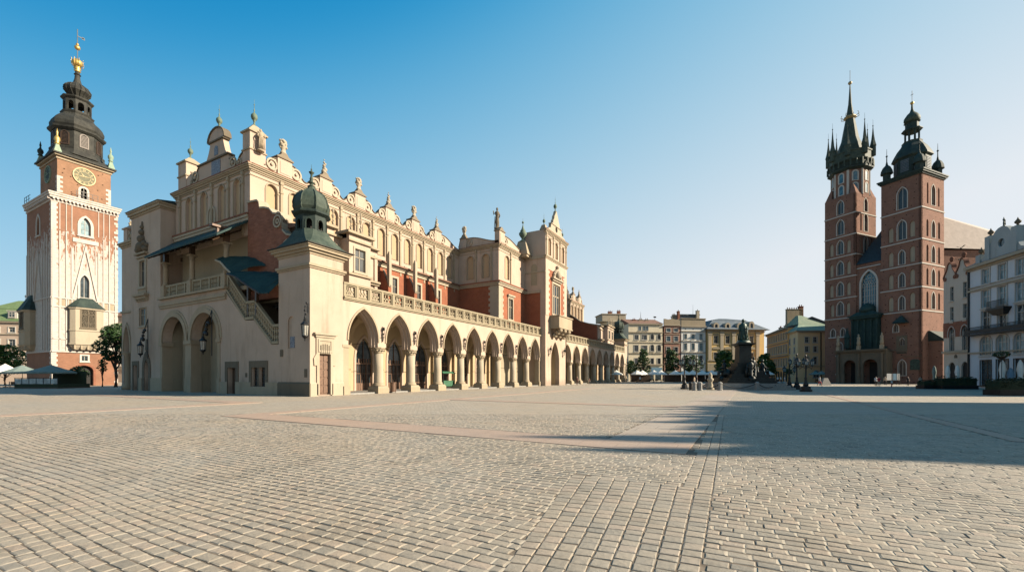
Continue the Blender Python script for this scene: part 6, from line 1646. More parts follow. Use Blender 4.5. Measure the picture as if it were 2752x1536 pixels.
# ---- townhouse row outside the picture on the right, whose shadow falls on the square
def rowpt(Y): # along the same building line, camera depth Y
    t = (64 - Y) / cos(th); return t
tA = rowpt(24.2); plaster('yellowish', (.4, .33, .22), .08, .25)
def caster(t0_, W, H, mat, label, spikes, gable=None):
    O = epos(t0_); ws = []
    n = max(2, int(W / 3.2))
    for k in range(n):
        s = W * (k + .5) / n
        for z, h in ((.5, 3.2), (6, 2.4), (10, 2.4), (14, 2.2)): ws.append((s, z, 1.4, h, dict(WN)))
    t = house('townhouse', label, 'house', O, angE, W, 12, H, mat, ws, [(5, .3, .3), (H - .5, .4, .5)])
    for s, w, hh in spikes:
        b = MB(); b.box(s - w / 2, s + w / 2, .3, .3 + w, H, H + hh * .5); b.frus(s - w / 2 - .1, s + w / 2 + .1, .2, .4 + w, H + hh * .5, s - .06, s + .06, .25 + w / 2, .35 + w / 2, H + hh); b.build('pinnacle', M['stone'], t)
    b = MB(L0)
    out = [(0, H), (W, H)]; m = 24
    out += [(W * (1 - i / m), H + .7 + .5 * abs(sin(PI * 2.5 * i / m))) for i in range(m + 1)]
    b.slab(out, [], 0, -.4); b.build('parapet', M['stone'], t)
    return t
caster(tA, 5.7, 21.0, 'yellowish', 'yellow townhouse with a low wavy parapet, first beyond the gap after the long pale townhouse', [(.5, .6, 2.4), (1.9, .5, 2.0), (3.4, .5, 2.2), (4.9, .6, 2.6)])
caster(tA + 5.72, 6.2, 22.4, 'apricot', 'apricot townhouse with pinnacles, second beyond the gap on the right side', [(.8, .6, 2.2), (2.4, .6, 2.6), (4.0, .6, 2.1), (5.5, .6, 2.7)])
caster(tA + 11.94, 5.7, 23.0, 'pale_blue', 'pale blue townhouse with tall corner pinnacles, third beyond the gap on the right side', [(.6, .6, 2.0), (2.8, .8, 2.4), (5.0, .6, 1.8)])
caster(tA + 17.66, 3.95, 23.0, 'buff', 'narrow buff townhouse at the near end of the row beyond the gap', [(.5, .6, 2.2), (1.5, 1.1, 4.2), (3.45, .8, 3.4)])
# ---- left house with green roof
dL = 100.0; u0 = -75.0; O = at(u0, dL); W = (66 - u0) * dL / FOC; H1 = zof(860, dL)
def w2(x, y0, y1, w, **o):
    u = x / 2.765; return ((u - u0) * dL / FOC, zof(540 + y1 / 2.765, dL), w, (y1 - y0) / 2.765 * dL / FOC, dict(o))
ws = []
for x in (120, 28, -64, -150): ws += [w2(x, 930, 968, 1.2, **WN), w2(x, 1022, 1075, 1.3, **WN), w2(x, 1120, 1170, 1.3, **WN)]
t = house('townhouse', 'cream house with a green hipped roof and white dormers, left of the clock tower', 'house', O, YAW + .25, W, 14, H1, 'cream', ws, [(H1 - .3, .3, .4), (H1 - 3.2, .2, .2), (zof(930, dL), .2, .2)])
b = MB(); b.frus(-.4, W + .4, -.5, 14, H1 + .01, 1.0, W - 1.0, 2.6, 11, H1 + 3.2); b.frus(.9, W - .9, 2.5, 11.1, H1 + 3.2, 5.2, 6.6, 5, 7, H1 + 5.6)
b.build('roof', M['patina_light'] if False else sheet_metal('roof_green', (.12, .18, .08), (.17, .23, .11)), t)
for x in (28, 112):
    s, z, w, h, _ = w2(x, 820, 862, 1.2); b = MB(L0); b.box(s - .9, s + .9, -2.2, -.1, z, z + 1.7); b.box(s - 1.1, s + 1.1, -2.3, .05, z + 1.7, z + 1.85); o = b.build('dormer', M['white_paint'], t)
    window(o, L0, s, z + .25, 1.2, 1.2, surround=.05, proud=.02, recess=-.0)
chim(t, W - 1.5, 5, H1, 3.0, 4.8, 'brick')
b = MB(); b.tube([(5.9, 6, H1 + 5.5), (5.9, 6, H1 + 7.4)], .05, 4); b.ball((5.9, 6, H1 + 6.9), .2, 6, 4); b.build('weather_vane', M['iron'], t)
O = at(322, 118); 
t = house('townhouse', 'pale townhouse glimpsed between the clock tower and the market hall', 'house', at(296, 118), YAW, 7, 10, zof(850, 118), 'cream', [(1.5 + k * 2, z, 1.1, 1.8, dict(WN)) for k in range(3) for z in (4.5, 8, 11.5)], [(3.6, .3, .3), (15.5, .3, .4)], ('gable', 2.5, 'roof_tile'))
# ================================================================ MONUMENT
mo = at(1997, 56)
MT = thing('monument', 'dark bronze monument, a standing figure on a tall pedestal with seated figures around its base', 'monument', (mo[0], mo[1], 0), YAW - .12)
b = MB()
for w, z0, z1 in ((4.3, 0, .28), (3.95, .282, .54), (3.6, .542, .8)): b.box(-w, w, -w, w, z0, z1)
b.build('steps', M['granite'], MT)
BD = M['bronze_dark']
b = MB()
for w, z0, z1 in ((3.0, .802, 1.15), (2.7, 1.152, 1.5), (2.2, 1.502, 1.95), (1.75, 1.952, 2.4), (1.4, 2.402, 2.9), (1.1, 2.902, 3.4)): b.box(-w, w, -w, w, z0, z1)
b.frus(-.78, .78, -.78, .78, 3.4, -.72, .72, -.72, .72, 5.5); b.box(-.8, .8, -.8, .8, 5.5, 5.62); b.frus(-.78, .78, -.78, .78, 5.62, -1.05, 1.05, -1.05, 1.05, 5.8); b.box(-1.1, 1.1, -1.1, 1.1, 5.8, 5.95)
b.build('pedestal', BD, MT)
def skin_fig(name, mats, joints, edges, parent=None, loc=(0, 0, 0), rz=0, scale=1, matf=None, sub=1):
    me = bpy.data.meshes.new(name)
    keys = list(joints); ix = {k: i for i, k in enumerate(keys)}
    me.from_pydata([joints[k][0] for k in keys], [(ix[a], ix[c]) for a, c in edges], [])
    o = bpy.data.objects.new(name, me); COL.objects.link(o)
    m = o.modifiers.new('s', 'SKIN'); m.use_smooth_shade = True
    for i, k in enumerate(keys):
        r = joints[k][1]; r = (r, r) if isinstance(r, (int, float)) else r
        me.skin_vertices[0].data[i].radius = r; me.skin_vertices[0].data[i].use_root = (i == 0)
    s = o.modifiers.new('u', 'SUBSURF'); s.levels = sub; s.render_levels = sub
    dg = bpy.context.evaluated_depsgraph_get(); dg.update()
    nm = bpy.data.meshes.new_from_object(o.evaluated_get(dg)); nm.name = name
    bpy.data.objects.remove(o); bpy.data.meshes.remove(me)
    nm.materials.clear()
    for mm in mats: nm.materials.append(mm)
    if matf:
        for p in nm.polygons: p.material_index = matf(p.center)
    for p in nm.polygons: p.use_smooth = True
    return nm
STAND = {'pel': ((0, 0, .95), (.16, .12)), 'ch': ((0, .0, 1.3), (.19, .12)), 'nk': ((0, 0, 1.5), .06), 'hd': ((0, -.01, 1.62), (.085, .1)), 'tp': ((0, -.01, 1.72), .07),
         'sl': ((-.17, 0, 1.42), .065), 'el': ((-.24, .02, 1.14), .05), 'hl': ((-.22, -.06, .86), .04), 'fl': ((-.21, -.09, .76), .03),
         'sr': ((.17, 0, 1.42), .065), 'er': ((.25, .03, 1.15), .05), 'hr': ((.22, -.05, .88), .04), 'fr': ((.21, -.08, .78), .03),
         'pl': ((-.09, 0, .88), .1), 'kl': ((-.1, -.03, .48), .07), 'al': ((-.11, .03, .09), .05), 'tl': ((-.12, -.13, .04), .045),
         'pr': ((.09, 0, .88), .1), 'kr': ((.11, .03, .48), .07), 'ar': ((.12, .08, .09), .05), 'tr': ((.13, -.08, .04), .045)}
SE_ = [('pel', 'ch'), ('ch', 'nk'), ('nk', 'hd'), ('hd', 'tp'), ('ch', 'sl'), ('sl', 'el'), ('el', 'hl'), ('hl', 'fl'), ('ch', 'sr'), ('sr', 'er'), ('er', 'hr'), ('hr', 'fr'), ('pel', 'pl'), ('pl', 'kl'), ('kl', 'al'), ('al', 'tl'), ('pel', 'pr'), ('pr', 'kr'), ('kr', 'ar'), ('ar', 'tr')]
# robed standing statue on top
b = MB(); b.smooth = True
b.frus(-.75, .75, -.75, .75, 5.95, -.5, .5, -.5, .5, 6.4)
b.lathe([(.62, 6.35), (.6, 6.6), (.5, 7.0), (.42, 7.6), (.46, 8.1), (.42, 8.45), (.2, 8.65), (.1, 8.75)], 14, sx=1, sy=.8)
for k in range(9):
    a = 2 * PI * k / 9; b.tube([(.38 * cos(a), .32 * sin(a), 8.2), (.42 * cos(a + .2), .36 * sin(a + .2), 7.4), (.6 * cos(a + .3), .5 * sin(a + .3), 6.45)], [.06, .09, .1], 5)
b.tube([(.36, -.05, 8.4), (.5, -.15, 8.0), (.2, -.42, 7.85)], [.14, .12, .09], 7); b.tube([(-.36, -.05, 8.4), (-.52, -.1, 7.9), (-.5, -.2, 7.5)], [.14, .12, .09], 7)
b.ball((0, -.04, 8.92), .2, 10, 8, 1.25); b.tube([(.3, -.35, 6.4), (.34, -.4, 7.8)], [.05, .12], 6)
b.build('statue', M['bronze'], MT)
def sitter(b, s=1.15):
    b.smooth = True
    b.lathe([(.42 * s, 0), (.38 * s, .3 * s), (.3 * s, .55 * s), (.26 * s, .85 * s), (.3 * s, 1.15 * s), (.26 * s, 1.35 * s), (.1 * s, 1.48 * s), (.07 * s, 1.55 * s)], 10, sx=1, sy=.8)
    b.ball((0, -.04, 1.68 * s), .15 * s, 8, 6, 1.2)
    for e in (-1, 1):
        b.tube([(e * .14 * s, -.1, .45 * s), (e * .18 * s, -.55 * s, .5 * s), (e * .18 * s, -.65 * s, 0), (e * .2 * s, -.8 * s, -.15)], [.17 * s, .14 * s, .09 * s, .07 * s], 7)
        b.tube([(e * .27 * s, 0, 1.3 * s), (e * .42 * s, -.1 * s, .95 * s), (e * .2 * s, -.45 * s, .8 * s), (e * .1 * s, -.6 * s, .85 * s)], [.1 * s, .085 * s, .06 * s, .05 * s], 6)
    b.tube([(-.3 * s, .05, 1.1 * s), (-.45 * s, 0, .4 * s), (-.5 * s, -.1, -.1)], [.12, .14, .12], 6)
for a, r, z in ((0, 2.35, 1.75), (PI / 2, 2.35, 1.75), (PI, 2.35, 1.75), (-PI / 2, 2.35, 1.75)):
    x, y = r * sin(a), -r * cos(a)
    inst('sit', sitter, 'seated_figure', M['bronze_dark'], MT, (x, y, z), a)
    b = MB(); c_, s_ = cos(a), sin(a); b.ball((x * .82, y * .82, 2.0), .62, 8, 6); b.ball((x * 1.12, y * 1.12, 1.3), .5, 8, 6); b.build('rocky_seat', BD, MT)
for e, z in ((.5, 2.3),):
    o = inst('sit', None, 'seated_figure', M['bronze_dark'], MT, (e, -1.9, z), e * .6); o.scale = (.75, .75, .85)

# bollards and chains round the monument
bol = [1867, 1881, 1935, 2035, 2094, 2107.5]
def bollard(b):
    b.lathe([(.30, 0), (.30, .12), (.26, .16), (.25, .78), (.28, .84), (.26, .92), (.12, 1.02), (.02, 1.05)], 8, rot=PI / 8)
GR = 'stone bollards and chains around the monument'
bl = ['pale stone bollard beside the short iron post, left of the monument', 'grey rounded stone bollard with a chain rising from it, left of the monument', 'pale sunlit stone bollard at the left corner of the monument steps', 'grey shaded stone bollard in front of the right corner of the monument steps', 'shaded stone bollard at the right end of the chain', 'shaded stone bollard nearest the right-hand lamp posts']
BP = []
for k, (u, lab) in enumerate(zip(bol, bl)):
    d = 50.5 if u < 2050 else 52.5; p = at(u, d); BP.append(p)
    o = inst('bollard', bollard, 'bollard', M['granite'], None, (p[0], p[1], 0)); tag(o, lab, 'bollard', GR); o.rotation_euler[2] = k * .3
for i, j, lab in ((1, 2, 'dark chain sagging between the bollards left of the monument steps'), (2, 3, 'dark chain sagging in front of the monument steps'), (3, 4, 'dark chain sagging between the bollards right of the monument steps')):
    A, B_ = BP[i], BP[j]; b = MB(); b.smooth = True
    b.tube([(A[0] + (B_[0] - A[0]) * t / 12, A[1] + (B_[1] - A[1]) * t / 12, .85 - .55 * sin(PI * t / 12)) for t in range(13)], .05, 6); tag(b.build('chain', M['iron']), lab, 'chain', GR)
p = at(1909, 53); b = MB(); b.smooth = True; b.lathe([(.45, 0), (.45, .2), (.3, .3), (.32, .6), (.2, .9), (.34, 1.15), (.4, 1.35), (.2, 1.5), (.24, 1.8), (.1, 2.1), (.02, 2.2)], 10); o = b.build('stone_pedestal', M['stone_pale']); o.location = (p[0], p[1], 0); tag(o, 'pale carved stone drinking fountain left of the monument steps', 'fountain')
p = at(1856, 52); b = MB(); b.lathe([(.2, 0), (.2, .7), (.26, .75), (.2, .95), (.05, 1.05)], 10); o = b.build('iron_post', M['iron']); o.location = (p[0], p[1], 0); tag(o, 'short dark iron post beside the leftmost stone bollard', 'post')

# ================================================================ STREET LAMPS
def street_lamp(label, u, d, h, arms=3, group='iron street lamps near the monument', base=1.0):
    p = at(u, d); t = thing('street_lamp', label, 'street lamp', (p[0], p[1], 0), random.random(), group)
    s = h / 4.6
    b = MB(); b.lathe([(.48 * base, 0), (.48 * base, .22), (.38 * base, .26), (.36 * base, .55), (.28, .62)], 8); b.build('base', M['iron'], t)
    b = MB(); b.smooth = True; b.lathe([(.24, .6), (.27, .8), (.16, 1.0), (.12, 1.4), (.15, 1.5), (.09, 1.6), (.07, 3.0 * s), (.11, 3.1 * s), (.07, 3.2 * s), (.05, h - .35), (.1, h - .25), (.03, h)], 10); b.build('pole', M['iron'], t)
    def lantern(b):
        b.lathe([(.09, 0), (.17, .08), (.17, .1)], 6); 
        for i in range(6): a = PI / 3 * i; b.tube([(.15 * cos(a), .15 * sin(a), .08), (.22 * cos(a), .22 * sin(a), .5)], .016, 4)
        b.lathe([(.27, .5), (.25, .55), (.1, .7), (.06, .78), (.02, .9)], 6)
    for k in range(arms):
        a = 2 * PI * k / arms; x, y = .72 * cos(a), .72 * sin(a); z = 3.15 * s
        b = MB(); b.tube([(0, 0, z - .25), (x * .5, y * .5, z - .1), (x * .9, y * .9, z - .35), (x, y, z - .1), (x, y, z + .05)], .035, 5); b.tube([(0, 0, z + .3), (x * .4, y * .4, z + .32), (x * .7, y * .7, z)], .025, 4); o = b.build('arm', M['iron'], t)
        l = inst('lantern', lantern, 'lantern', M['iron'], o, (x, y, z))
        inst('lglass', lambda b: b.lathe([(.14, .1), (.2, .49)], 6), 'glass', M['glass_pale'], l, (0, 0, 0))
    return t
street_lamp('black iron lamp post standing alone left of the monument, in sunlight', 1839.5, 55.5, 4.6, 3)
street_lamp('black iron lamp post behind the bollards, between the first lamp post and the monument', 1872, 60, 4.7, 3)
street_lamp('short dark lamp post just right of the monument, farthest left of the right-hand lamps', 2121.5, 55, 3.2, 2)
street_lamp('black iron lamp post in the middle of the three right of the monument', 2141.5, 54, 4.6, 4)
street_lamp('black iron lamp post, largest of the three right of the monument', 2165.5, 47, 4.1, 3, base=1.25)

# wall lanterns
simple('lantern_glass', (.34, .33, .29), .25, 0, .25, 3)
def wall_lantern(label, u_local, size=1.0, bracket=None, rz=0.0, group='ornate wall lanterns of the market hall'):
    x, y, z = L2W(*u_local); t = thing('wall_lantern', label, 'lantern', (x, y, z), rz, group); s = size
    b = MB(); b.smooth = True; b.lathe([(.02 * s, -.55 * s), (.07 * s, -.45 * s), (.03 * s, -.38 * s), (.2 * s, -.2 * s), (.3 * s, -.1 * s), (.3 * s, 0)], 8); b.smooth = False
    for i in range(8): a = PI / 4 * i; b.tube([(.26 * s * cos(a), .26 * s * sin(a), -.05), (.33 * s * cos(a), .33 * s * sin(a), 1.0 * s)], .02 * s, 4)
    b.lathe([(.42 * s, 1.0 * s), (.42 * s, 1.06 * s), (.25 * s, 1.25 * s), (.12 * s, 1.4 * s), (.16 * s, 1.5 * s), (.06 * s, 1.62 * s), (.04 * s, 2.1 * s)], 8)
    b.build('frame', M['iron'], t)
    b = MB(); b.lathe([(.24 * s, 0), (.31 * s, .98 * s)], 8); b.build('glass', M['lantern_glass'], t)
    if bracket:
        b = MB(); 
        for k in range(10):
            a = k * .9; b.ball((bracket * (.15 + .07 * k) + .12 * sin(a), .1, 1.6 * s + .28 * cos(a) + .14 * k), .2 - .008 * k, 7, 5)
        b.tube([(bracket * .9, .35, -.6), (bracket * .9, .35, 3.9), (bracket * .1, .1, 2.1 * s)], .05, 5); b.build('bracket', M['iron'], t)
    else:
        b = MB(); b.tube([(0, 0, 2.1 * s), (0, .0, 2.6 * s), (-.1, .3, 3.1 * s), (-.1, .32, 2.2 * s)], .045 * s, 5)
        for k in range(5): b.ball((.1 * sin(k * 2), .02 * k, (1.7 + .35 * k) * s), .11 * s, 6, 4)
        b.build('bracket', M['iron'], t)
    return t
wall_lantern('large ornate lantern on the sunlit corner of the turreted tower', (-.05, -.42, 5.05), .86, None, 0)
wall_lantern('dark lantern on a floral iron bracket left of the round arches', (-28.9, -.75, 4.3), .85, 1.0, 0)
wall_lantern('dark lantern hanging on a scrolled bracket in front of the right round arch', (-15.3, -.75, 4.3), .85, 1.0, 0)
for k in range(1, 9):
    x, y, z = L2W(.08, YS[k], 5.0)
    b = MB(); b.box(0, .03, -.05, .05, .1, 1.6); b.ball((.12, 0, 1.35), .13, 6, 4, 1.4); b.ball((.1, 0, .85), .09, 6, 4); b.tube([(.03, 0, 1.5), (.25, 0, 1.5), (.3, 0, 1.2), (.15, 0, .5), (.05, 0, .1)], .03, 4); b.tube([(.05, -.25, .55), (.08, .25, .55)], .03, 4)
    o = b.build('wall_ornament', M['iron']); o.location = (x, y, z)
    tag(o, 'small wrought iron ornament above the %s arcade column from the turreted corner tower' % ORD[k - 1], 'ironwork', 'iron ornaments above the arcade columns')
for k in range(3, 8):
    x, y, z = L2W(-2.6, YS[k] - 1.4, 5.3)
    b = MB(); b.lathe([(.1, -.2), (.28, 0), (.34, .8), (.42, .85), (.1, 1.2), (.04, 1.4), (.03, 2.3)], 8); o = b.build('hanging_lantern', M['iron']); o.location = (x, y, z)
    tag(o, 'dark lantern hanging under the vault of the %s arcade bay from the turreted corner tower' % ORD[k - 1], 'lantern', 'lanterns hanging inside the arcade')
for y, lab in ((46.4, 'iron lantern bracket left of the pointed gateway under the balcony'), (52.9, 'iron lantern bracket right of the pointed gateway under the balcony')):
    x_, y_, z_ = L2W(TX + .05, y, 5.2)
    b = MB(); b.smooth = True; b.tube([(0, 0, 0), (.1, 0, 1.2), (.5, 0, 1.9), (.55, 0, 1.2), (.4, 0, .9)], .06, 5); b.ball((.35, 0, 1.3), .22, 8, 5); b.tube([(0, -.3, .3), (.3, .2, .5), (.1, .4, 1.1)], .05, 5)
    o = b.build('wall_bracket', M['iron']); o.location = (x_, y_, z_); tag(o, lab, 'bracket', 'iron brackets beside the gateway')

# litter bin and green stall under the arcade
x_, y_, z_ = L2W(.2, 9.3, 0)
t = thing('litter_bin', 'brown cylindrical litter bin beside the first arcade column', 'bin', (x_, y_, 0))
b = MB(); b.lathe([(.3, .1), (.3, 1.0), (.33, 1.02), (.33, 1.08)], 14); b.build('drum', M['wood'], t)
b = MB(); b.tube([(-.3, 0, 0), (-.3, 0, 1.35), (.3, 0, 1.35), (.3, 0, 0)], .025, 5); b.build('frame', M['iron'], t)
simple('green_paint', (.03, .12, .06), .6, 0, .2)
x_, y_, z_ = L2W(-1.9, 20.3, .14)
t = thing('market_stall', 'green covered market stall standing under the arcade', 'stall', (x_, y_, .14))
b = MB(); b.box(-.8, .8, -1.2, 1.2, .9, 1.0); b.box(-.75, .75, -1.15, -1.1, .1, .9); b.box(-.75, .75, 1.1, 1.15, .1, .9); b.box(.7, .75, -1.1, 1.1, .3, .9); b.build('counter', M['green_paint'], t)
b = MB(); b.frus(-.95, .95, -1.35, 1.35, 1.9, -.6, .6, -1.1, 1.1, 2.15); b.build('roof', M['green_paint'], t)
for sx in (-.8, .8):
    for sy in (-1.15, 1.15): b = MB(); b.box(sx - .04, sx + .04, sy - .04, sy + .04, 0, 1.9); b.build('post', M['iron'], t)
# cafe chairs by the stall
def chair(b):
    b.box(-.2, .2, -.2, .2, .43, .47); b.box(-.2, .2, .18, .21, .47, .9)
    for sx in (-.18, .18):
        for sy in (-.18, .18): b.box(sx - .015, sx + .015, sy - .015, sy + .015, 0, .43)
for k in range(3):
    x_, y_, z_ = L2W(-1.5, 22.7 + k * .7, .14); o = inst('chair', chair, 'chair', M['wood'], None, (x_, y_, .14), 1 + k); tag(o, 'small wooden chair under the arcade right of the green stall, %s from the stall' % ORD[k], 'chair', 'chairs beside the green stall')

# ================================================================ PARASOLS
def parasol(label, u, d, w, h, mat='canvas', group='open white cafe parasols', rz=None, sides=8):
    p = at(u, d); t = thing('parasol', label, 'parasol', (p[0], p[1], 0), random.random() if rz is None else rz, group)
    r = w / 2
    b = MB(); n = sides; rr = []
    for rad_, z in ((.04, h), (r * .5, h - .45 * (h - 2.2) / 1.1 - .1), (r, 2.25)):
        rr.append([b.v((rad_ * cos(2 * PI * i / n) * (1 if i % 1 == 0 else 1), rad_ * sin(2 * PI * i / n), z - (.0))) for i in range(n)])
    low = [b.v((r * cos(2 * PI * i / n), r * sin(2 * PI * i / n), 2.05)) for i in range(n)]
    rr.append(low)
    for A, B_ in zip(rr, rr[1:]):
        for i in range(n): b.face((A[i], B_[i], B_[(i + 1) % n], A[(i + 1) % n]))
    b.build('canopy', M[mat], t)
    b = MB(); b.lathe([(.3, 0), (.3, .08), (.04, .1), (.035, h - .05), (.06, h), (.02, h + .15)], 8); b.build('pole', M['wood_dark'], t)
    return t
north = [(1656, 'farthest left, half behind the far corner turret tower'), (1712, 'left one of the pair in front of the first dark tree'), (1726, 'right one of the pair in front of the first dark tree'), (1757, 'left one of the pair below the blue shop sign'), (1776, 'right one of the pair below the blue shop sign'), (1815, 'alone in front of the red-brown house'), (1841, 'directly behind the lone lamp post'), (1862, 'second to the right of the lone lamp post'), (1888, 'third to the right of the lone lamp post'), (1913, 'in front of the yellow palace, left one'), (1930, 'in front of the yellow palace, right one, nearest the monument'), (2042, 'just right of the monument, left one'), (2062, 'just right of the monument, right one')]
for k, (u, lab) in enumerate(north):
    parasol('open white parasol, ' + lab, u, 117 + (k % 3) * 1.2, 3.6, 3.35)
for u, lab in ((2192, 'left one of the pair'), (2208, 'right one of the pair')):
    parasol('pale green open parasol in front of the corner house, ' + lab, u, 108 + (u % 3), 3.0, 3.0, 'canvas_green', 'pale green parasols')
left = [(14, 66, 3.9, 3.6, 'canvas', 'open pale parasol at the left edge of the picture, before the leafy tree'), (60, 64, 4.6, 3.35, 'canvas_green', 'wide pale grey-green parasol, middle one before the clock tower'), (138, 61, 5.6, 3.3, 'canvas_green', 'wide pale grey-green parasol covering the glazed terrace, nearest the clock tower corner')]
for u, d, w, h, m_, lab in left: parasol(lab, u, d, w, h, m_, 'parasols before the clock tower', YAW + PI / 8)
# closed parasols on the right
def closed(label, u, d, h, mt='canvas', v0=None):
    p = at(u, d); t = thing('closed_parasol', label, 'parasol', (p[0], p[1], 0), 0, 'closed parasols by the hedges')
    b = MB(); b.smooth = True; n = 10; rings = []
    for r_, z in ((.1, h * .28), (.26, h * .36), (.2, h * .5), (.3, h * .7), (.2, h * .9), (.05, h)):
        rings.append([b.v((r_ * cos(2 * PI * i / n) * (1.0 if i % 2 else .72), r_ * sin(2 * PI * i / n) * (1.0 if i % 2 else .72), z)) for i in range(n)])
    for A, B_ in zip(rings, rings[1:]):
        for i in range(n): b.face((A[i], A[(i + 1) % n], B_[(i + 1) % n], B_[i]))
    b.build('canopy', M[mt], t); b = MB(); b.lathe([(.25, 0), (.25, .08), (.035, .1), (.03, h * .95)], 8); b.build('pole', M['wood_dark'], t)
simple('canvas_blue', (.16, .25, .33), .9, 0, .1)
for u, d, h, mt, lab in ((2511, 70, 3.4, 'canvas_green', 'closed pale green parasol in front of the brick church chapel'), (2547, 60, 3.2, 'canvas', 'closed white parasol before the left doorway of the gabled house'), (2573, 59, 3.2, 'canvas', 'closed white parasol between the doorways of the gabled house'), (2694, 46, 3.4, 'canvas', 'closed cream parasol under the flower basket, before the long pale house'), (2716, 45.5, 2.6, 'canvas_blue', 'closed light blue parasol with a round emblem, beside the flower basket'), (2742, 45, 3.4, 'canvas', 'closed cream parasol at the right edge of the picture')):
    closed(lab, u, d, h, mt)
p = at(2715.5, 45.1); b = MB(Fr(p[0], p[1], 0, YAW)); b.slab(circ(0, 1.2, .22, 12), [circ(0, 1.2, .15, 10)], .29, .27); tag(b.build('round_emblem', M['bronze_dark']), 'dark ring emblem on the light blue closed parasol', 'emblem')

# ================================================================ VEGETATION
def leaf_cloud(b, c, R, n, size, seed=0, flat=.85):
    rnd = random.Random(seed)
    for _ in range(n):
        while True:
            x, y, z = (rnd.uniform(-1, 1) for _ in range(3))
            q = x * x + y * y + z * z
            if .12 < q < 1: break
        k = (q ** -.5) * (q ** .22)     # leaves crowd towards the outside of each clump
        x, y, z = x * k * R[0], y * k * R[1], z * k * R[2] * flat
        p = Vector((c[0] + x, c[1] + y, c[2] + z)); s = size * rnd.uniform(.6, 1.3)
        a = Vector((rnd.uniform(-1, 1), rnd.uniform(-1, 1), rnd.uniform(-.6, .6))).normalized(); t = a.cross(Vector((rnd.uniform(-1, 1), rnd.uniform(-1, 1), rnd.uniform(-1, 1)))).normalized()
        b.poly([p + a * s, p + t * s * .55, p - a * s, p - t * s * .55])
def tree(label, u, d, h, w, mat='leaf', trunk_h=None, n=2600, size=.22, seed=1, group=None, shape='round', cat='tree', name='tree'):
    p = at(u, d); rnd = random.Random(seed); t = thing(name, label, cat, (p[0], p[1], 0), rnd.random() * 6, group)
    th = trunk_h or h * .3
    b = MB(); b.smooth = True; b.tube([(0, 0, 0), (.08, .03, th * .5), (-.05, .05, th), (.05, 0, h * .72)], [.22 * h / 8, .17 * h / 8, .14 * h / 8, .04], 8)
    cl = []
    nc = 22
    for i in range(nc):
        a = i * 2.4 + rnd.random(); f = (i + .5) / nc; z = th + (h - th) * (.12 + .82 * f)
        prof = (1 - abs(f - .4) ** 1.7 * 1.6) if shape == 'round' else (1 - f * .75)
        r = w / 2 * max(prof, .2) * rnd.uniform(.35, .8)
        cl.append((r * cos(a), r * sin(a), z, w * rnd.uniform(.12, .22) * (1.0 if shape == 'round' else 1 - f * .4)))
    for x, y, z, r in cl: b.tube([(0, 0, max(th * .7, z - h * .28)), (x * .5, y * .5, z - h * .1), (x, y, z)], [.07 * h / 8, .045 * h / 8, .015], 5)
    b.build('trunk', M['bark'], t)
    b = MB()
    for i, (x, y, z, r) in enumerate(cl): leaf_cloud(b, (x, y, z), (r, r, r * .85), int(n / nc * (r / (w * .17)) ** 1.6), size, seed * 50 + i)
    b.build('crown', M[mat], t, normals=False)
    return t
tree('dark green tree between the clock tower and the market hall', 311, 66, 9.6, 5.2, 'leaf_dark', 3.4, 3800, .2, 3)
tree('bright green leafy tree at the left edge behind the parasols', 14, 84, 7.6, 7.5, 'leaf', 1.8, 3600, .24, 5)
simple('blossom', (.6, .55, .45), .8, 0, .1)
tree('thin dark sapling in front of the clock tower doorway', 275, 68, 4.4, 1.4, 'leaf_dark', 2.2, 420, .14, 7)
tree('dark rounded shrub against the foot of the clock tower, left of its doorway', 205, 68.5, 3.2, 3.2, 'leaf_dark', .5, 1200, .16, 8, name='shrub', cat='shrub')
NG = 'trees along the north side'
tree('tall dark tree with a narrow top in front of the beige townhouse', 1728, 128, 10.2, 6.2, 'leaf_dark', 2.0, 2600, .28, 11, NG, 'cone')
tree('broad dark green tree in front of the red-brown townhouse', 1804, 128, 9.8, 5.6, 'leaf_dark', 2.0, 2600, .28, 12, NG)
tree('low dark tree in front of the white townhouse', 1857, 126, 7.6, 6.6, 'leaf_dark', 2.6, 1800, .28, 13, NG)
tree('bright green tree in front of the yellow palace, left of the monument', 1946, 118, 8.6, 6.0, 'leaf', 2.0, 2600, .3, 14, NG)
tree('green tree right of the monument, at the right end of the yellow palace', 2055, 120, 8.0, 4.8, 'leaf', 2.0, 2000, .3, 15, NG)
tree('small dark tree behind the monument', 2075, 122, 5.6, 3.0, 'leaf_dark', 1.6, 900, .26, 16, NG)
tree('small round tree at the mouth of the side street', 2120, 112, 3.6, 1.6, 'leaf_dark', 2.2, 420, .2, 17, NG)
tree('dark tree beside the far corner turret tower', 1695, 134, 6.4, 4.0, 'leaf_dark', 2.2, 1200, .28, 18, NG)
# flower basket
p = at(2692, 45.5); t = thing('flower_basket', 'round basket of dark red flowers hanging above the closed parasols', 'flower basket', (p[0], p[1], 3.55)); b = MB(); b.lathe([(.1, -.1), (.35, .1), (.4, .25)], 10); b.build('basket', M['wood_dark'], t)
b = MB(); leaf_cloud(b, (0, 0, .42), (.62, .62, .42), 260, .1, 2); b.build('leaves', M['leaf_dark'], t, normals=False)
b = MB(); leaf_cloud(b, (0, 0, .5), (.64, .64, .42), 110, .08, 3); b.build('flowers', M['brick_dark'], t, normals=False)
b = MB(); b.tube([(0, 0, -3.5), (0, 0, 0)], .03, 5); b.build('pole', M['iron'], t)
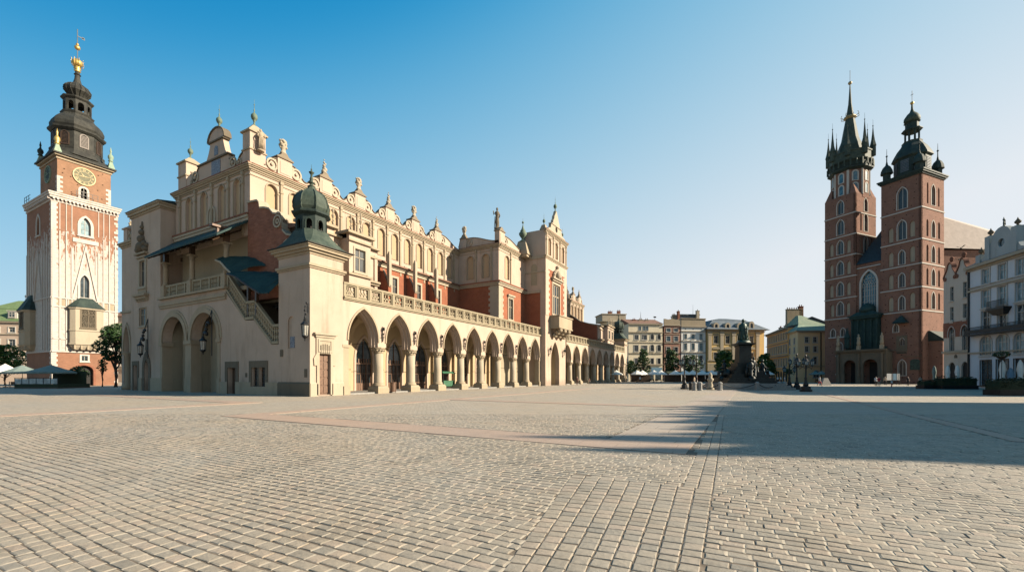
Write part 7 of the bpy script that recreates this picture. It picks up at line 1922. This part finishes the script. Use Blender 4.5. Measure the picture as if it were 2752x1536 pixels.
# planters / hedges
def hedge(label, uL, uR, d, h, dep=1.2, seed=1):
    A, B_ = at(uL, d), at(uR, d); L = math.hypot(A[0] - B_[0], A[1] - B_[1]); t = thing('planter_hedge', label, 'hedge', (A[0], A[1], 0), YAW, 'dark hedges in planters on the right')
    b = MB(); b.box(0, L, -dep / 2, dep / 2, 0, .5); b.build('planter', M['iron'], t)
    b = MB(); b.box(.1, L - .1, -dep / 2 + .12, dep / 2 - .12, .5, h - .25)
    rnd = random.Random(seed); n = max(2, int(L / .8))
    for k in range(n): leaf_cloud(b, (L * (k + .5) / n, 0, .5 + (h - .5) * rnd.uniform(.45, .62)), (.65, dep * .6, (h - .5) * rnd.uniform(.45, .62)), 230, .09, seed * 30 + k)
    b.build('foliage', M['hedge_dark'], t, normals=False)
hedge('low dark hedge in planters in front of the church chapel', 2472, 2520, 57, 1.25, seed=1)
hedge('dark hedge in planters in front of the gabled house', 2521, 2617, 56, 1.65, seed=2)
hedge('tall dark hedge in planters at the right edge, before the long pale house', 2664, 2790, 38, 1.55, 1.4, seed=3)
hedge('dark hedge behind the closed parasols at the right edge', 2690, 2800, 41.5, 1.7, 1.2, seed=4)
# cafe tables under the parasols (one shared set, several copies)
def cafe(b):
    rnd = random.Random(4)
    b.lathe([(.35, .72), (.35, .75)], 10); b.lathe([(.03, 0), (.03, .72)], 6); b.lathe([(.2, 0), (.2, .03)], 8)
def tableset(label, u, d, mt='wood_dark'):
    p = at(u, d); t = thing('cafe_table', label, 'table', (p[0], p[1], 0), random.random() * 3, 'cafe tables under the parasols')
    inst('cafe', cafe, 'table_top', M[mt], t, (0, 0, 0))
TL = [(u, d) for u, d in ((1706, 118), (1716, 119), (1730, 118), (1752, 118), (1764, 118), (1779, 119), (1810, 118), (1820, 119), (1838, 119), (1850, 119), (1866, 119), (1882, 119), (1896, 120), (1909, 119), (1922, 118), (2040, 118), (2050, 119), (2060, 118), (2196, 108), (2206, 109))]
for k, (u, d) in enumerate(TL):
    near = min(north, key=lambda q: abs(q[0] - u))
    tableset('round cafe table no. %d from the left under the white parasols' % (k + 1) if False else 'small dark round cafe table under the white parasols, %s from the left' % (ORD[k] if k < 16 else ['seventeenth', 'eighteenth', 'nineteenth', 'twentieth'][k - 16]), u, d)
    for j in range(2):
        p = at(u + (j * 2 - 1) * 3.2, d - .3); o = inst('chair', chair, 'chair', M['wood_dark'], None, (p[0], p[1], 0), j * 3 + k); tag(o, 'dark cafe chair drawn up to the %s round table from the left, %s side' % ((ORD + ['seventeenth', 'eighteenth', 'nineteenth', 'twentieth'])[k], ('left', 'right')[j]), 'chair', 'cafe chairs under the parasols')
# dark awnings fronting the north-side cafes
for uL, uR, d, lab in ((1700, 1752, 124, 'dark low awning behind the first parasols'), (1790, 1836, 124, 'dark low awning behind the parasols in front of the red-brown house'), (1838, 1900, 124, 'dark low awning behind the parasols in front of the white house'), (1902, 1936, 124, 'dark low awning in front of the yellow palace')):
    A = at(uL, d); L = (uR - uL) * d / FOC; t = thing('awning', lab, 'awning', (A[0], A[1], 0), YAW, 'dark cafe awnings on the north side')
    b = MB(L0); b.slab([(0, 0), (L, 0)], [], 0, 0) if False else None
    b = MB(); b.frus(0, L, -1.4, 1.4, 2.5, 0, L, 0, 1.4, 3.1); b.build('canvas', M['hedge_dark'], t)
    b = MB(); b.box(0, L, 1.3, 1.4, 0, 2.5); b.build('back_panel', M['wood_dark'], t)
    for k in range(3): b = MB(); b.box(L * k / 2 - .04, L * k / 2 + .04, -1.35, -1.27, 0, 2.5); b.build('post', M['iron'], t)
# glazed cafe terrace by the clock tower
A = at(72, 60); L = (185 - 72) * 60 / FOC; t = thing('cafe_terrace', 'low glazed cafe enclosure under the wide parasol, before the clock tower', 'cafe terrace', (A[0], A[1], 0), YAW)
b = MB(); b.box(0, L, -1.5, 3, 0.0, .16); b.build('deck', M['wood_dark'], t)
b = MB(); b.box(0, L, -1.5, -1.42, .16, .62); b.box(0, .08, -1.42, 3, .16, .62); b.box(L - .08, L, -1.42, 3, .16, .62); b.box(0.5, L - .5, 2.9, 3, .16, 2.4); b.build('base_panel', M['hedge_dark'], t)
b = MB(); b.box(.02, L - .02, -1.47, -1.45, .64, 1.35); b.build('glass', M['glass_pale'], t)
b = MB(); 
for k in range(7): b.box(L * k / 6 - .03 if k else 0, L * k / 6 + .03 if k < 6 else L, -1.5, -1.42, .62, 1.42)
b.box(0, L, -1.5, -1.42, 1.42, 1.48); b.build('frame', M['iron'], t)
for k in range(4):
    p = at(20 + k * 14, 62); o = inst('chair', chair, 'chair', M['wood'], None, (p[0], p[1], 0), k * 1.3); tag(o, 'wooden cafe chair left of the glazed terrace, %s from the left' % ORD[k], 'chair', 'chairs left of the glazed terrace')

# ================================================================ PEOPLE
simple('skin', (.45, .27, .19), .6, 0, .05); simple('hair', (.03, .02, .015), .6, 0, .2)
CL = dict(white=(.7, .7, .68), red=(.4, .04, .04), dark=(.02, .02, .025), brown=(.09, .04, .03), blue=(.05, .09, .18), jeans=(.06, .08, .13), beige=(.4, .33, .24), pink=(.5, .2, .2))
for k, c in CL.items(): simple('cloth_' + k, c, .85, 0, .1)
def person(label, u, d, shirt='white', legs='jeans', h=1.72, rz=0.0, pose=0, shorts=False):
    J = {k: (list(v[0]), v[1]) for k, v in STAND.items()}
    if pose == 1:   # mid-stride
        J['kl'][0][1] -= .2; J['al'][0][1] -= .28; J['tl'][0][1] -= .3; J['kr'][0][1] += .08; J['ar'][0][1] += .3; J['tr'][0][1] += .28; J['ar'][0][2] += .06
        J['hl'][0][1] += .16; J['fl'][0][1] += .2; J['hr'][0][1] -= .16; J['fr'][0][1] -= .2
    if pose == 2:   # one arm bent, weight on one leg
        J['el'][0][0] = -.3; J['hl'][0][:] = [-.1, -.22, 1.2]; J['fl'][0][:] = [-.02, -.26, 1.3]
    J = {k: (tuple(v[0]), v[1]) for k, v in J.items()}
    def mf(c):
        if c.z > 1.66 or (c.z > 1.55 and c.y > .03): return 3
        if c.z > 1.47: return 2
        if c.z > .9: return 0 if (abs(c.x) < .2 or c.z > 1.2) else 2
        if abs(c.x) > .18: return 2
        if c.z < .06: return 3
        return (2 if (shorts and c.z < .5) else 1)
    me = skin_fig('person', [M['cloth_' + shirt], M['cloth_' + legs], M['skin'], M['hair']], J, SE_, matf=mf)
    p = at(u, d); o = link('person', me, None, (p[0], p[1], 0), rz); s = h / 1.8; o.scale = (s, s, s)
    return tag(o, label, 'person')
person('person in dark brown clothes standing before the far arcade', 1551, 79, 'brown', 'brown', rz=.5, pose=2)
person('small person in brown near the far arcade columns', 1584, 92, 'brown', 'dark', 1.3, rz=1)
person('person in white standing under the leftmost white parasols', 1720, 113, 'white', 'dark', rz=.2)
person('person in beige sitting area right of the parasols below the blue shop sign', 1784, 114, 'beige', 'beige', rz=2)
person('person with bare arms in beige beside the stone bollards left of the monument', 1866, 74, 'beige', 'beige', rz=1.2, pose=1)
person('person in a red top beside the second lamp post, left of the monument', 1872, 72, 'red', 'dark', rz=1.0, pose=2)
person('person in pink walking just left of the monument steps', 1942, 70, 'pink', 'beige', rz=2.2, pose=1)
person('person in a red top beyond the parasols right of the monument', 2068, 112, 'red', 'dark', rz=.1)
person('person in a white top at the mouth of the side street, left one', 2090, 114, 'white', 'dark', rz=.4)
person('person in a white top at the mouth of the side street, right one', 2098, 112, 'white', 'jeans', rz=.9, pose=1)
person('person in a pale top leaning forward near the shaded bollards', 2109, 100, 'white', 'beige', rz=1.9, pose=1)
person('person in a white shirt and red shorts walking before the corner house', 2203, 72, 'white', 'red', rz=2, pose=1, shorts=True)
person('person in a white shirt before the church porch, left of a companion in red', 2354, 72, 'white', 'dark', rz=.3)
person('person in a red top before the church porch, beside a companion in white', 2362, 70, 'red', 'beige', rz=-.3, pose=2)
person('person in a yellowish top by the wall right of the church porch', 2378.5, 82, 'beige', 'dark', rz=0)
person('child in white and red in front of the display boards', 2396.5, 68, 'white', 'red', 1.15, rz=.6)
person('person in black standing alone right of the display boards', 2440, 74, 'dark', 'dark', rz=.2)
person('person in beige near the left end of the hedge', 2473, 62, 'beige', 'beige', rz=.5, pose=2)
# display boards before the church
simple('board_white', (.6, .6, .58), .7, 0, .1)
for k, (u, w, mt) in enumerate(((2391, 1.3, 'board_white'), (2406, 1.5, 'blue_panel'), (2414, .7, 'board_white'))):
    p = at(u, 84); t = thing('display_board', ['pale display board, left of the blue one before the church', 'blue display board before the church', 'narrow pale display board, right of the blue one'][k], 'board', (p[0], p[1], 0), YAW, 'display boards before the church')
    b = MB(); b.box(-w / 2, w / 2, -.03, .03, .9, 2.2); b.build('panel', M[mt], t)
    b = MB(); b.box(-w / 2, -w / 2 + .06, -.035, .035, 0, 2.25); b.box(w / 2 - .06, w / 2, -.035, .035, 0, 2.25); b.build('leg', M['iron'], t)
# stone block and small post near the church corner
p = at(2218, 80); b = MB(); b.frus(-.9, .9, -.4, .4, 0, -.35, .35, -.2, .2, 1.35); o = b.build('concrete_block', M['granite']); o.location = (p[0], p[1], 0); o.rotation_euler = (0, 0, YAW); tag(o, 'tapered grey stone block at the left corner of the church', 'stone block')
# pigeons
def bird(label, u, v, d, flap):
    p = at(u, d); t = thing('pigeon', label, 'bird', (p[0], p[1], zof(v, d)), YAW + .5, 'pigeons flying over the gabled house')
    b = MB(); b.smooth = True; b.lathe([(.01, -.22), (.05, -.15), (.085, -.02), (.07, .1), (.045, .14), (.05, .18), (.01, .24)], 8); 
    b.F = None
    me = b.build('body', M['dark_in'], t); me.rotation_euler = (0, PI / 2 * .85, 0)
    b = MB()
    for e in (-1, 1): b.slab([(0, -.1), (.15, -.11), (.32, -.06), (.34, .0), (.18, .09), (0, .1)], [], 0, 0) if False else b.face([b.v(q) for q in ((.1, 0, .02), (-.08, 0, .02), (-.2, e * .3, flap + .02), (-.02, e * .42, flap * 1.2), (.1, e * .2, flap * .7))])
    b.face([b.v(q) for q in ((-.15, -.03, 0), (-.15, .03, 0), (-.32, .07, -.02), (-.32, -.07, -.02))])
    b.build('wings', M['iron'], t, normals=False)
bird('dark pigeon flying, the higher of the two above the gabled house', 2583, 666, 52, .22)
bird('dark pigeon flying, the lower of the two above the gabled house', 2577, 697, 52, .15)

# ================================================================ GROUND
def paving(name, bw, bh, c1, c2, mortar, msize, rot=0.0, tintscale=.15, bd=.02, off=.5):
    c1, c2, mortar = kc(c1), kc(c2), kc(mortar)
    m, nt, b = _nt(name); co = objco(nt)
    mp = nt.nodes.new('ShaderNodeMapping'); mp.inputs['Rotation'].default_value = (0, 0, rot); nt.links.new(co, mp.inputs[0])
    nz = nt.nodes.new('ShaderNodeTexNoise'); nz.inputs['Scale'].default_value = .35; nt.links.new(co, nz.inputs['Vector'])
    vm = nt.nodes.new('ShaderNodeVectorMath'); vm.operation = 'MULTIPLY_ADD'; nt.links.new(nz.outputs['Color'], vm.inputs[0]); vm.inputs[1].default_value = (.25, .25, 0); nt.links.new(mp.outputs[0], vm.inputs[2])
    br = nt.nodes.new('ShaderNodeTexBrick'); nt.links.new(vm.outputs[0], br.inputs['Vector']); br.inputs['Scale'].default_value = 1
    br.offset = off
    br.inputs['Brick Width'].default_value = bw; br.inputs['Row Height'].default_value = bh; br.inputs['Mortar Size'].default_value = msize; br.inputs['Mortar Smooth'].default_value = .2
    br.inputs['Color1'].default_value = (*c1, 1); br.inputs['Color2'].default_value = (*c2, 1); br.inputs['Mortar'].default_value = (*mortar, 1); br.inputs['Bias'].default_value = 0
    n1 = noise(nt, co, tintscale, 5, .65); n2 = noise(nt, co, 14, 4, .7); n3 = noise(nt, co, .9, 5, .7)
    c = mix(nt, ramp(nt, n1, .35, .68), br.outputs['Color'], (1.12, 1.02, .92), 'MULTIPLY')
    c = mix(nt, ramp(nt, n3, .5, .8), c, (.84, .84, .84), 'MULTIPLY'); c = mix(nt, ramp(nt, n2, .4, .8), c, (.8, .8, .8), 'MULTIPLY')
    nt.links.new(c, b.inputs['Base Color']); b.inputs['Roughness'].default_value = .75; b.inputs['Specular IOR Level'].default_value = .3
    mx = nt.nodes.new('ShaderNodeMath'); mx.operation = 'MULTIPLY_ADD'; nt.links.new(br.outputs['Fac'], mx.inputs[0]); mx.inputs[1].default_value = -1; nt.links.new(n2, mx.inputs[2])
    bump(nt, b, mx.outputs[0], bd, .8)
    MATS[name] = m; return m
PAL = (.415, .375, .31)
paving('setts', .27, .16, dark(PAL, .88), dark(PAL, 1.1), dark(PAL, .62), .016, bd=.03)
paving('slabs_pink', .9, .45, (.395, .305, .245), (.375, .295, .24), (.26, .2, .16), .008, bd=.008)
paving('slabs_grey', 1.0, .8, (.39, .335, .28), (.37, .32, .27), (.2, .17, .14), .012, bd=.008)
def sheet(name, x0, x1, y0, y1, z, mat, label=None, th=None):
    b = MB()
    if th: b.box(x0, x1, y0, y1, z - th, z)
    else: b.quad((x0, y0, z), (x1, y0, z), (x1, y1, z), (x0, y1, z))
    o = b.build(name, M[mat]); o['kind'] = 'structure'; return o
sheet('ground', -1500, 1500, -1500, 1500, 0, 'setts')
ZB = .017
BANDS = [('slabs_pink', -18.6, -1.2, 9.9, 11.4), ('slabs_pink', -19.6, -18.604, 9.9, 60), ('slabs_pink', -60, -28.6, 15.0, 16.3), ('slabs_pink', -28.596, -27.3, -20, 16.3), ('slabs_grey', -3.3, -1.2, 11.404, 75), ('slabs_pink', 6.0, 6.45, 16, 60), ('slabs_pink', 6.454, 60, 16, 16.45), ('slabs_pink', -18.6, -3.304, 24.5, 25.7)]
for m_, a, c, e, f in BANDS: sheet('paving_band', a, c, e, f, ZB, m_, th=.03)
# real setts near the camera
m, nt, bs = _nt('sett'); co = objco(nt)
geo = nt.nodes.new('ShaderNodeAttribute'); geo.attribute_name = 'tone'
n1 = noise(nt, co, .25, 5, .65); n2 = noise(nt, co, 22, 5, .75); n3 = noise(nt, co, 1.1, 5, .7)
rp = nt.nodes.new('ShaderNodeValToRGB'); nt.links.new(geo.outputs['Fac'], rp.inputs[0])
el = rp.color_ramp.elements; el[0].position = 0; el[0].color = (*kc((.275, .257, .22)), 1); el[1].position = 1; el[1].color = (*kc((.42, .37, .30)), 1)
e2 = el.new(.5); e2.color = (*kc((.35, .312, .253)), 1); e3 = el.new(.93); e3.color = (*kc((.40, .335, .27)), 1)
c = mix(nt, ramp(nt, n1, .35, .68), rp.outputs[0], (1.1, 1.02, .93), 'MULTIPLY'); c = mix(nt, ramp(nt, n2, .42, .75), c, (.74, .74, .74), 'MULTIPLY'); c = mix(nt, ramp(nt, n3, .50, .72), c, (.72, .71, .69), 'MULTIPLY')
nt.links.new(c, bs.inputs['Base Color']); bs.inputs['Roughness'].default_value = .72; bs.inputs['Specular IOR Level'].default_value = .3; bump(nt, bs, n2, .012, .7)
MATS['sett'] = m
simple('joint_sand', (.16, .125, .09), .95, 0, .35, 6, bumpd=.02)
DMAX = 19.0
def infr(x, y):
    d = x * FX + y * FY
    if d < 2.6 or d > DMAX: return False
    r = x * RX + y * RY
    return abs(r) < d * 1.28 + .8
def inband(x, y, e=0.04):
    for m_, a, c, p_, q_ in BANDS:
        if a - e < x < c + e and p_ - e < y < q_ + e: return True
    return False
SV, SF_, ST, SM = [], [], [], []
rnd = random.Random(5)
def sett(cx, cy, lx, ly, ang, sand=True, gy=.009):
    i = len(SV); z = rnd.uniform(.010, .015); tone = min(max(rnd.gauss(.5, .19), 0), 1); tx, ty = rnd.gauss(0, .008), rnd.gauss(0, .008)
    ca, sa = cos(ang), sin(ang); gx = .007 if sand else .009; bv = .010; j = lambda: rnd.uniform(-.006, .006)
    gy = gy * rnd.uniform(.5, 1.5)
    for (kx, ky, zz) in ((0, 0, -.02), (0, 0, z - .005), (bv, bv, z)):
        for sx, sy in ((-1, -1), (1, -1), (1, 1), (-1, 1)):
            x = sx * (lx / 2 - gx - kx) + j(); y = sy * (ly / 2 - gy - ky) + j()
            SV.append((cx + x * ca - y * sa, cy + x * sa + y * ca, zz + (tx * x + ty * y) * (zz > 0)))
    SV.append((cx, cy, z + .002))
    n0 = len(SF_)
    for r0 in (0, 4):
        for k in range(4): SF_.append((i + r0 + k, i + r0 + (k + 1) % 4, i + r0 + 4 + (k + 1) % 4, i + r0 + 4 + k))
    for k in range(4): SF_.append((i + 8 + k, i + 8 + (k + 1) % 4, i + 12))
    ST.extend([tone] * 13); SM.extend([0] * 12)
    if sand and rnd.random() < .8:   # cross joint filled with pale sand
        i = len(SV); x0 = lx / 2 - .012
        for sx, sy in ((0, -1), (.024, -1), (.024, 1), (0, 1)):
            x, y = x0 + sx, sy * (ly / 2 - .006); SV.append((cx + x * ca - y * sa, cy + x * sa + y * ca, z - .0035))
        SF_.append((i, i + 1, i + 2, i + 3)); ST.extend([.5] * 4); SM.append(1)
y = -18.0
def wob(x, y): return .09 * sin(x * .23 + y * .12) + .05 * sin(x * .83 + 1.3 * y)
def XR(y): return -.23 - .034 * y
def XL(y): return (-1.2 - .21 * y) if y < 7.0 else XR(y) - .42
while y < 30:
    rh = rnd.uniform(.128, .152)
    x = -34.0 + rnd.uniform(0, .3)
    while x < 26:
        w = rnd.uniform(.17, .25); xc = x + w / 2; yc = y + rh / 2 + wob(xc, y)
        if infr(xc, yc) and not inband(xc, yc, .1):
            xa, xb = x, x + w      # stones meeting the bordered strip are cut to its edge
            if xa < XR(yc) and xb > XL(yc):
                if xc < (XL(yc) + XR(yc)) / 2: xb = XL(yc)
                else: xa = XR(yc)
            if xb - xa > .05: sett((xa + xb) / 2, yc, xb - xa, rh, (.09) * .23 * cos(xc * .23 + y * .12), gy=.010)
        x += w
    y += rh
for k in range(14):
    y = rnd.uniform(0, .2)
    while y < 24:
        l = rnd.uniform(.14, .20)
        if y < 7.0 < y + l: l = 7.0 - y
        if l < .05: y += l + .001; continue
        yc = y + l / 2; nc = max(2, int(round((XR(yc) - XL(yc)) / .185))) if yc < 7 else 2
        nc = 9 if yc < 7 else 2
        if k < nc:
            w = (XR(yc) - XL(yc)) / nc; xc = XL(yc) + w * (k + .5); lean = (-.21 * (1 - (k + .5) / nc) - .034 * (k + .5) / nc) if yc < 7 else -.034
            if infr(xc, yc) and not inband(xc, yc, .06): sett(xc, yc, w, l, -lean, False)
        y += l
me = bpy.data.meshes.new('stone_setts'); me.from_pydata(SV, [], SF_)
at_ = me.attributes.new('tone', 'FLOAT', 'POINT'); at_.data.foreach_set('value', ST)
simple('sand', (.50, .43, .33), .95, 0, .2, 6)
me.materials.append(M['sett']); me.materials.append(M['sand']); me.polygons.foreach_set('material_index', SM); me.update()
o = link('stone_setts', me); o['kind'] = 'structure'; print('setts', len(SM))
def fpt(X, Y): return cam2w(X, Y)
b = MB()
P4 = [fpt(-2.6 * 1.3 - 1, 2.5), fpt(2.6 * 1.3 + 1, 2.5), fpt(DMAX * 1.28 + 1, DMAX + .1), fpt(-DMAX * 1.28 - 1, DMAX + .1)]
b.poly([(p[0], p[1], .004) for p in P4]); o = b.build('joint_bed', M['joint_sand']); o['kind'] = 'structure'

# ================================================================ LIGHT, SKY, CAMERA
w = bpy.data.worlds.new('World'); scene.world = w; w.use_nodes = True
nt = w.node_tree; bg = nt.nodes['Background']
sky = nt.nodes.new('ShaderNodeTexSky'); sky.sky_type = 'NISHITA'; sky.sun_disc = False
sky.sun_elevation = SUN_EL; sky.sun_rotation = SUN_AZ; sky.altitude = 200; sky.air_density = 1.0; sky.dust_density = 1.2; sky.ozone_density = 1.6
L_ = nt.links
def mth(op, a, b_=None, c_=None):
    n = nt.nodes.new('ShaderNodeMath'); n.operation = op
    for i, v in enumerate((a, b_, c_)):
        if v is None: continue
        if isinstance(v, (int, float)): n.inputs[i].default_value = v
        else: L_.new(v, n.inputs[i])
    return n.outputs[0]
# clear morning sky: whitens towards the horizon and towards the sun, deep blue overhead and away from it
tc = nt.nodes.new('ShaderNodeTexCoord'); dt = nt.nodes.new('ShaderNodeVectorMath'); dt.operation = 'DOT_PRODUCT'
L_.new(tc.outputs['Generated'], dt.inputs[0]); dt.inputs[1].default_value = (sin(SUN_AZ) * cos(SUN_EL), cos(SUN_AZ) * cos(SUN_EL), sin(SUN_EL))
sp = nt.nodes.new('ShaderNodeSeparateXYZ'); L_.new(tc.outputs['Generated'], sp.inputs[0])
zz = mth('MAXIMUM', sp.outputs[2], 0.0)
w0 = mth('MULTIPLY_ADD', zz, -1.73, mth('MULTIPLY_ADD', dt.outputs['Value'], .56, 1.11))
w0 = mth('MINIMUM', mth('SMOOTH_MAX', w0, .004, .12), 1.0)
cb = nt.nodes.new('ShaderNodeCombineXYZ')
L_.new(mth('MULTIPLY_ADD', w0, .78, -.005), cb.inputs[0])
L_.new(mth('MULTIPLY_ADD', mth('POWER', w0, .6), .58, .225), cb.inputs[1])
L_.new(mth('MULTIPLY_ADD', mth('POWER', w0, .38), .32, .51), cb.inputs[2])
sc_ = nt.nodes.new('ShaderNodeVectorMath'); sc_.operation = 'SCALE'; L_.new(sky.outputs[0], sc_.inputs[0]); sc_.inputs['Scale'].default_value = .12 / .3536
skc = mix(nt, .95, sc_.outputs[0], cb.outputs[0])
L_.new(skc, bg.inputs['Color']); bg.inputs['Strength'].default_value = .3536
ld = bpy.data.lights.new('sun', 'SUN'); ld.energy = 5.0; ld.angle = rad(.53); ld.color = (1, .86, .67)
so = bpy.data.objects.new('sun', ld); COL.objects.link(so)
dv = Vector((sin(SUN_AZ) * cos(SUN_EL), cos(SUN_AZ) * cos(SUN_EL), sin(SUN_EL)))
so.rotation_euler = dv.to_track_quat('Z', 'Y').to_euler(); so.location = (30, 10, 60)
cd = bpy.data.cameras.new('camera'); cam = bpy.data.objects.new('camera', cd); COL.objects.link(cam)
cd.sensor_width = 36; cd.lens = 36 * FOC / 2752; cd.shift_x = 0; cd.shift_y = (HY - 768) / 2752; cd.clip_end = 4000; cd.clip_start = .1
cam.location = (0, 0, EYE); cam.rotation_euler = (PI / 2, 0, YAW); scene.camera = cam
vs = scene.view_settings; vs.view_transform = 'Standard'; vs.look = 'None'; vs.exposure = 1.5; vs.gamma = 1; vs.use_curve_mapping = False
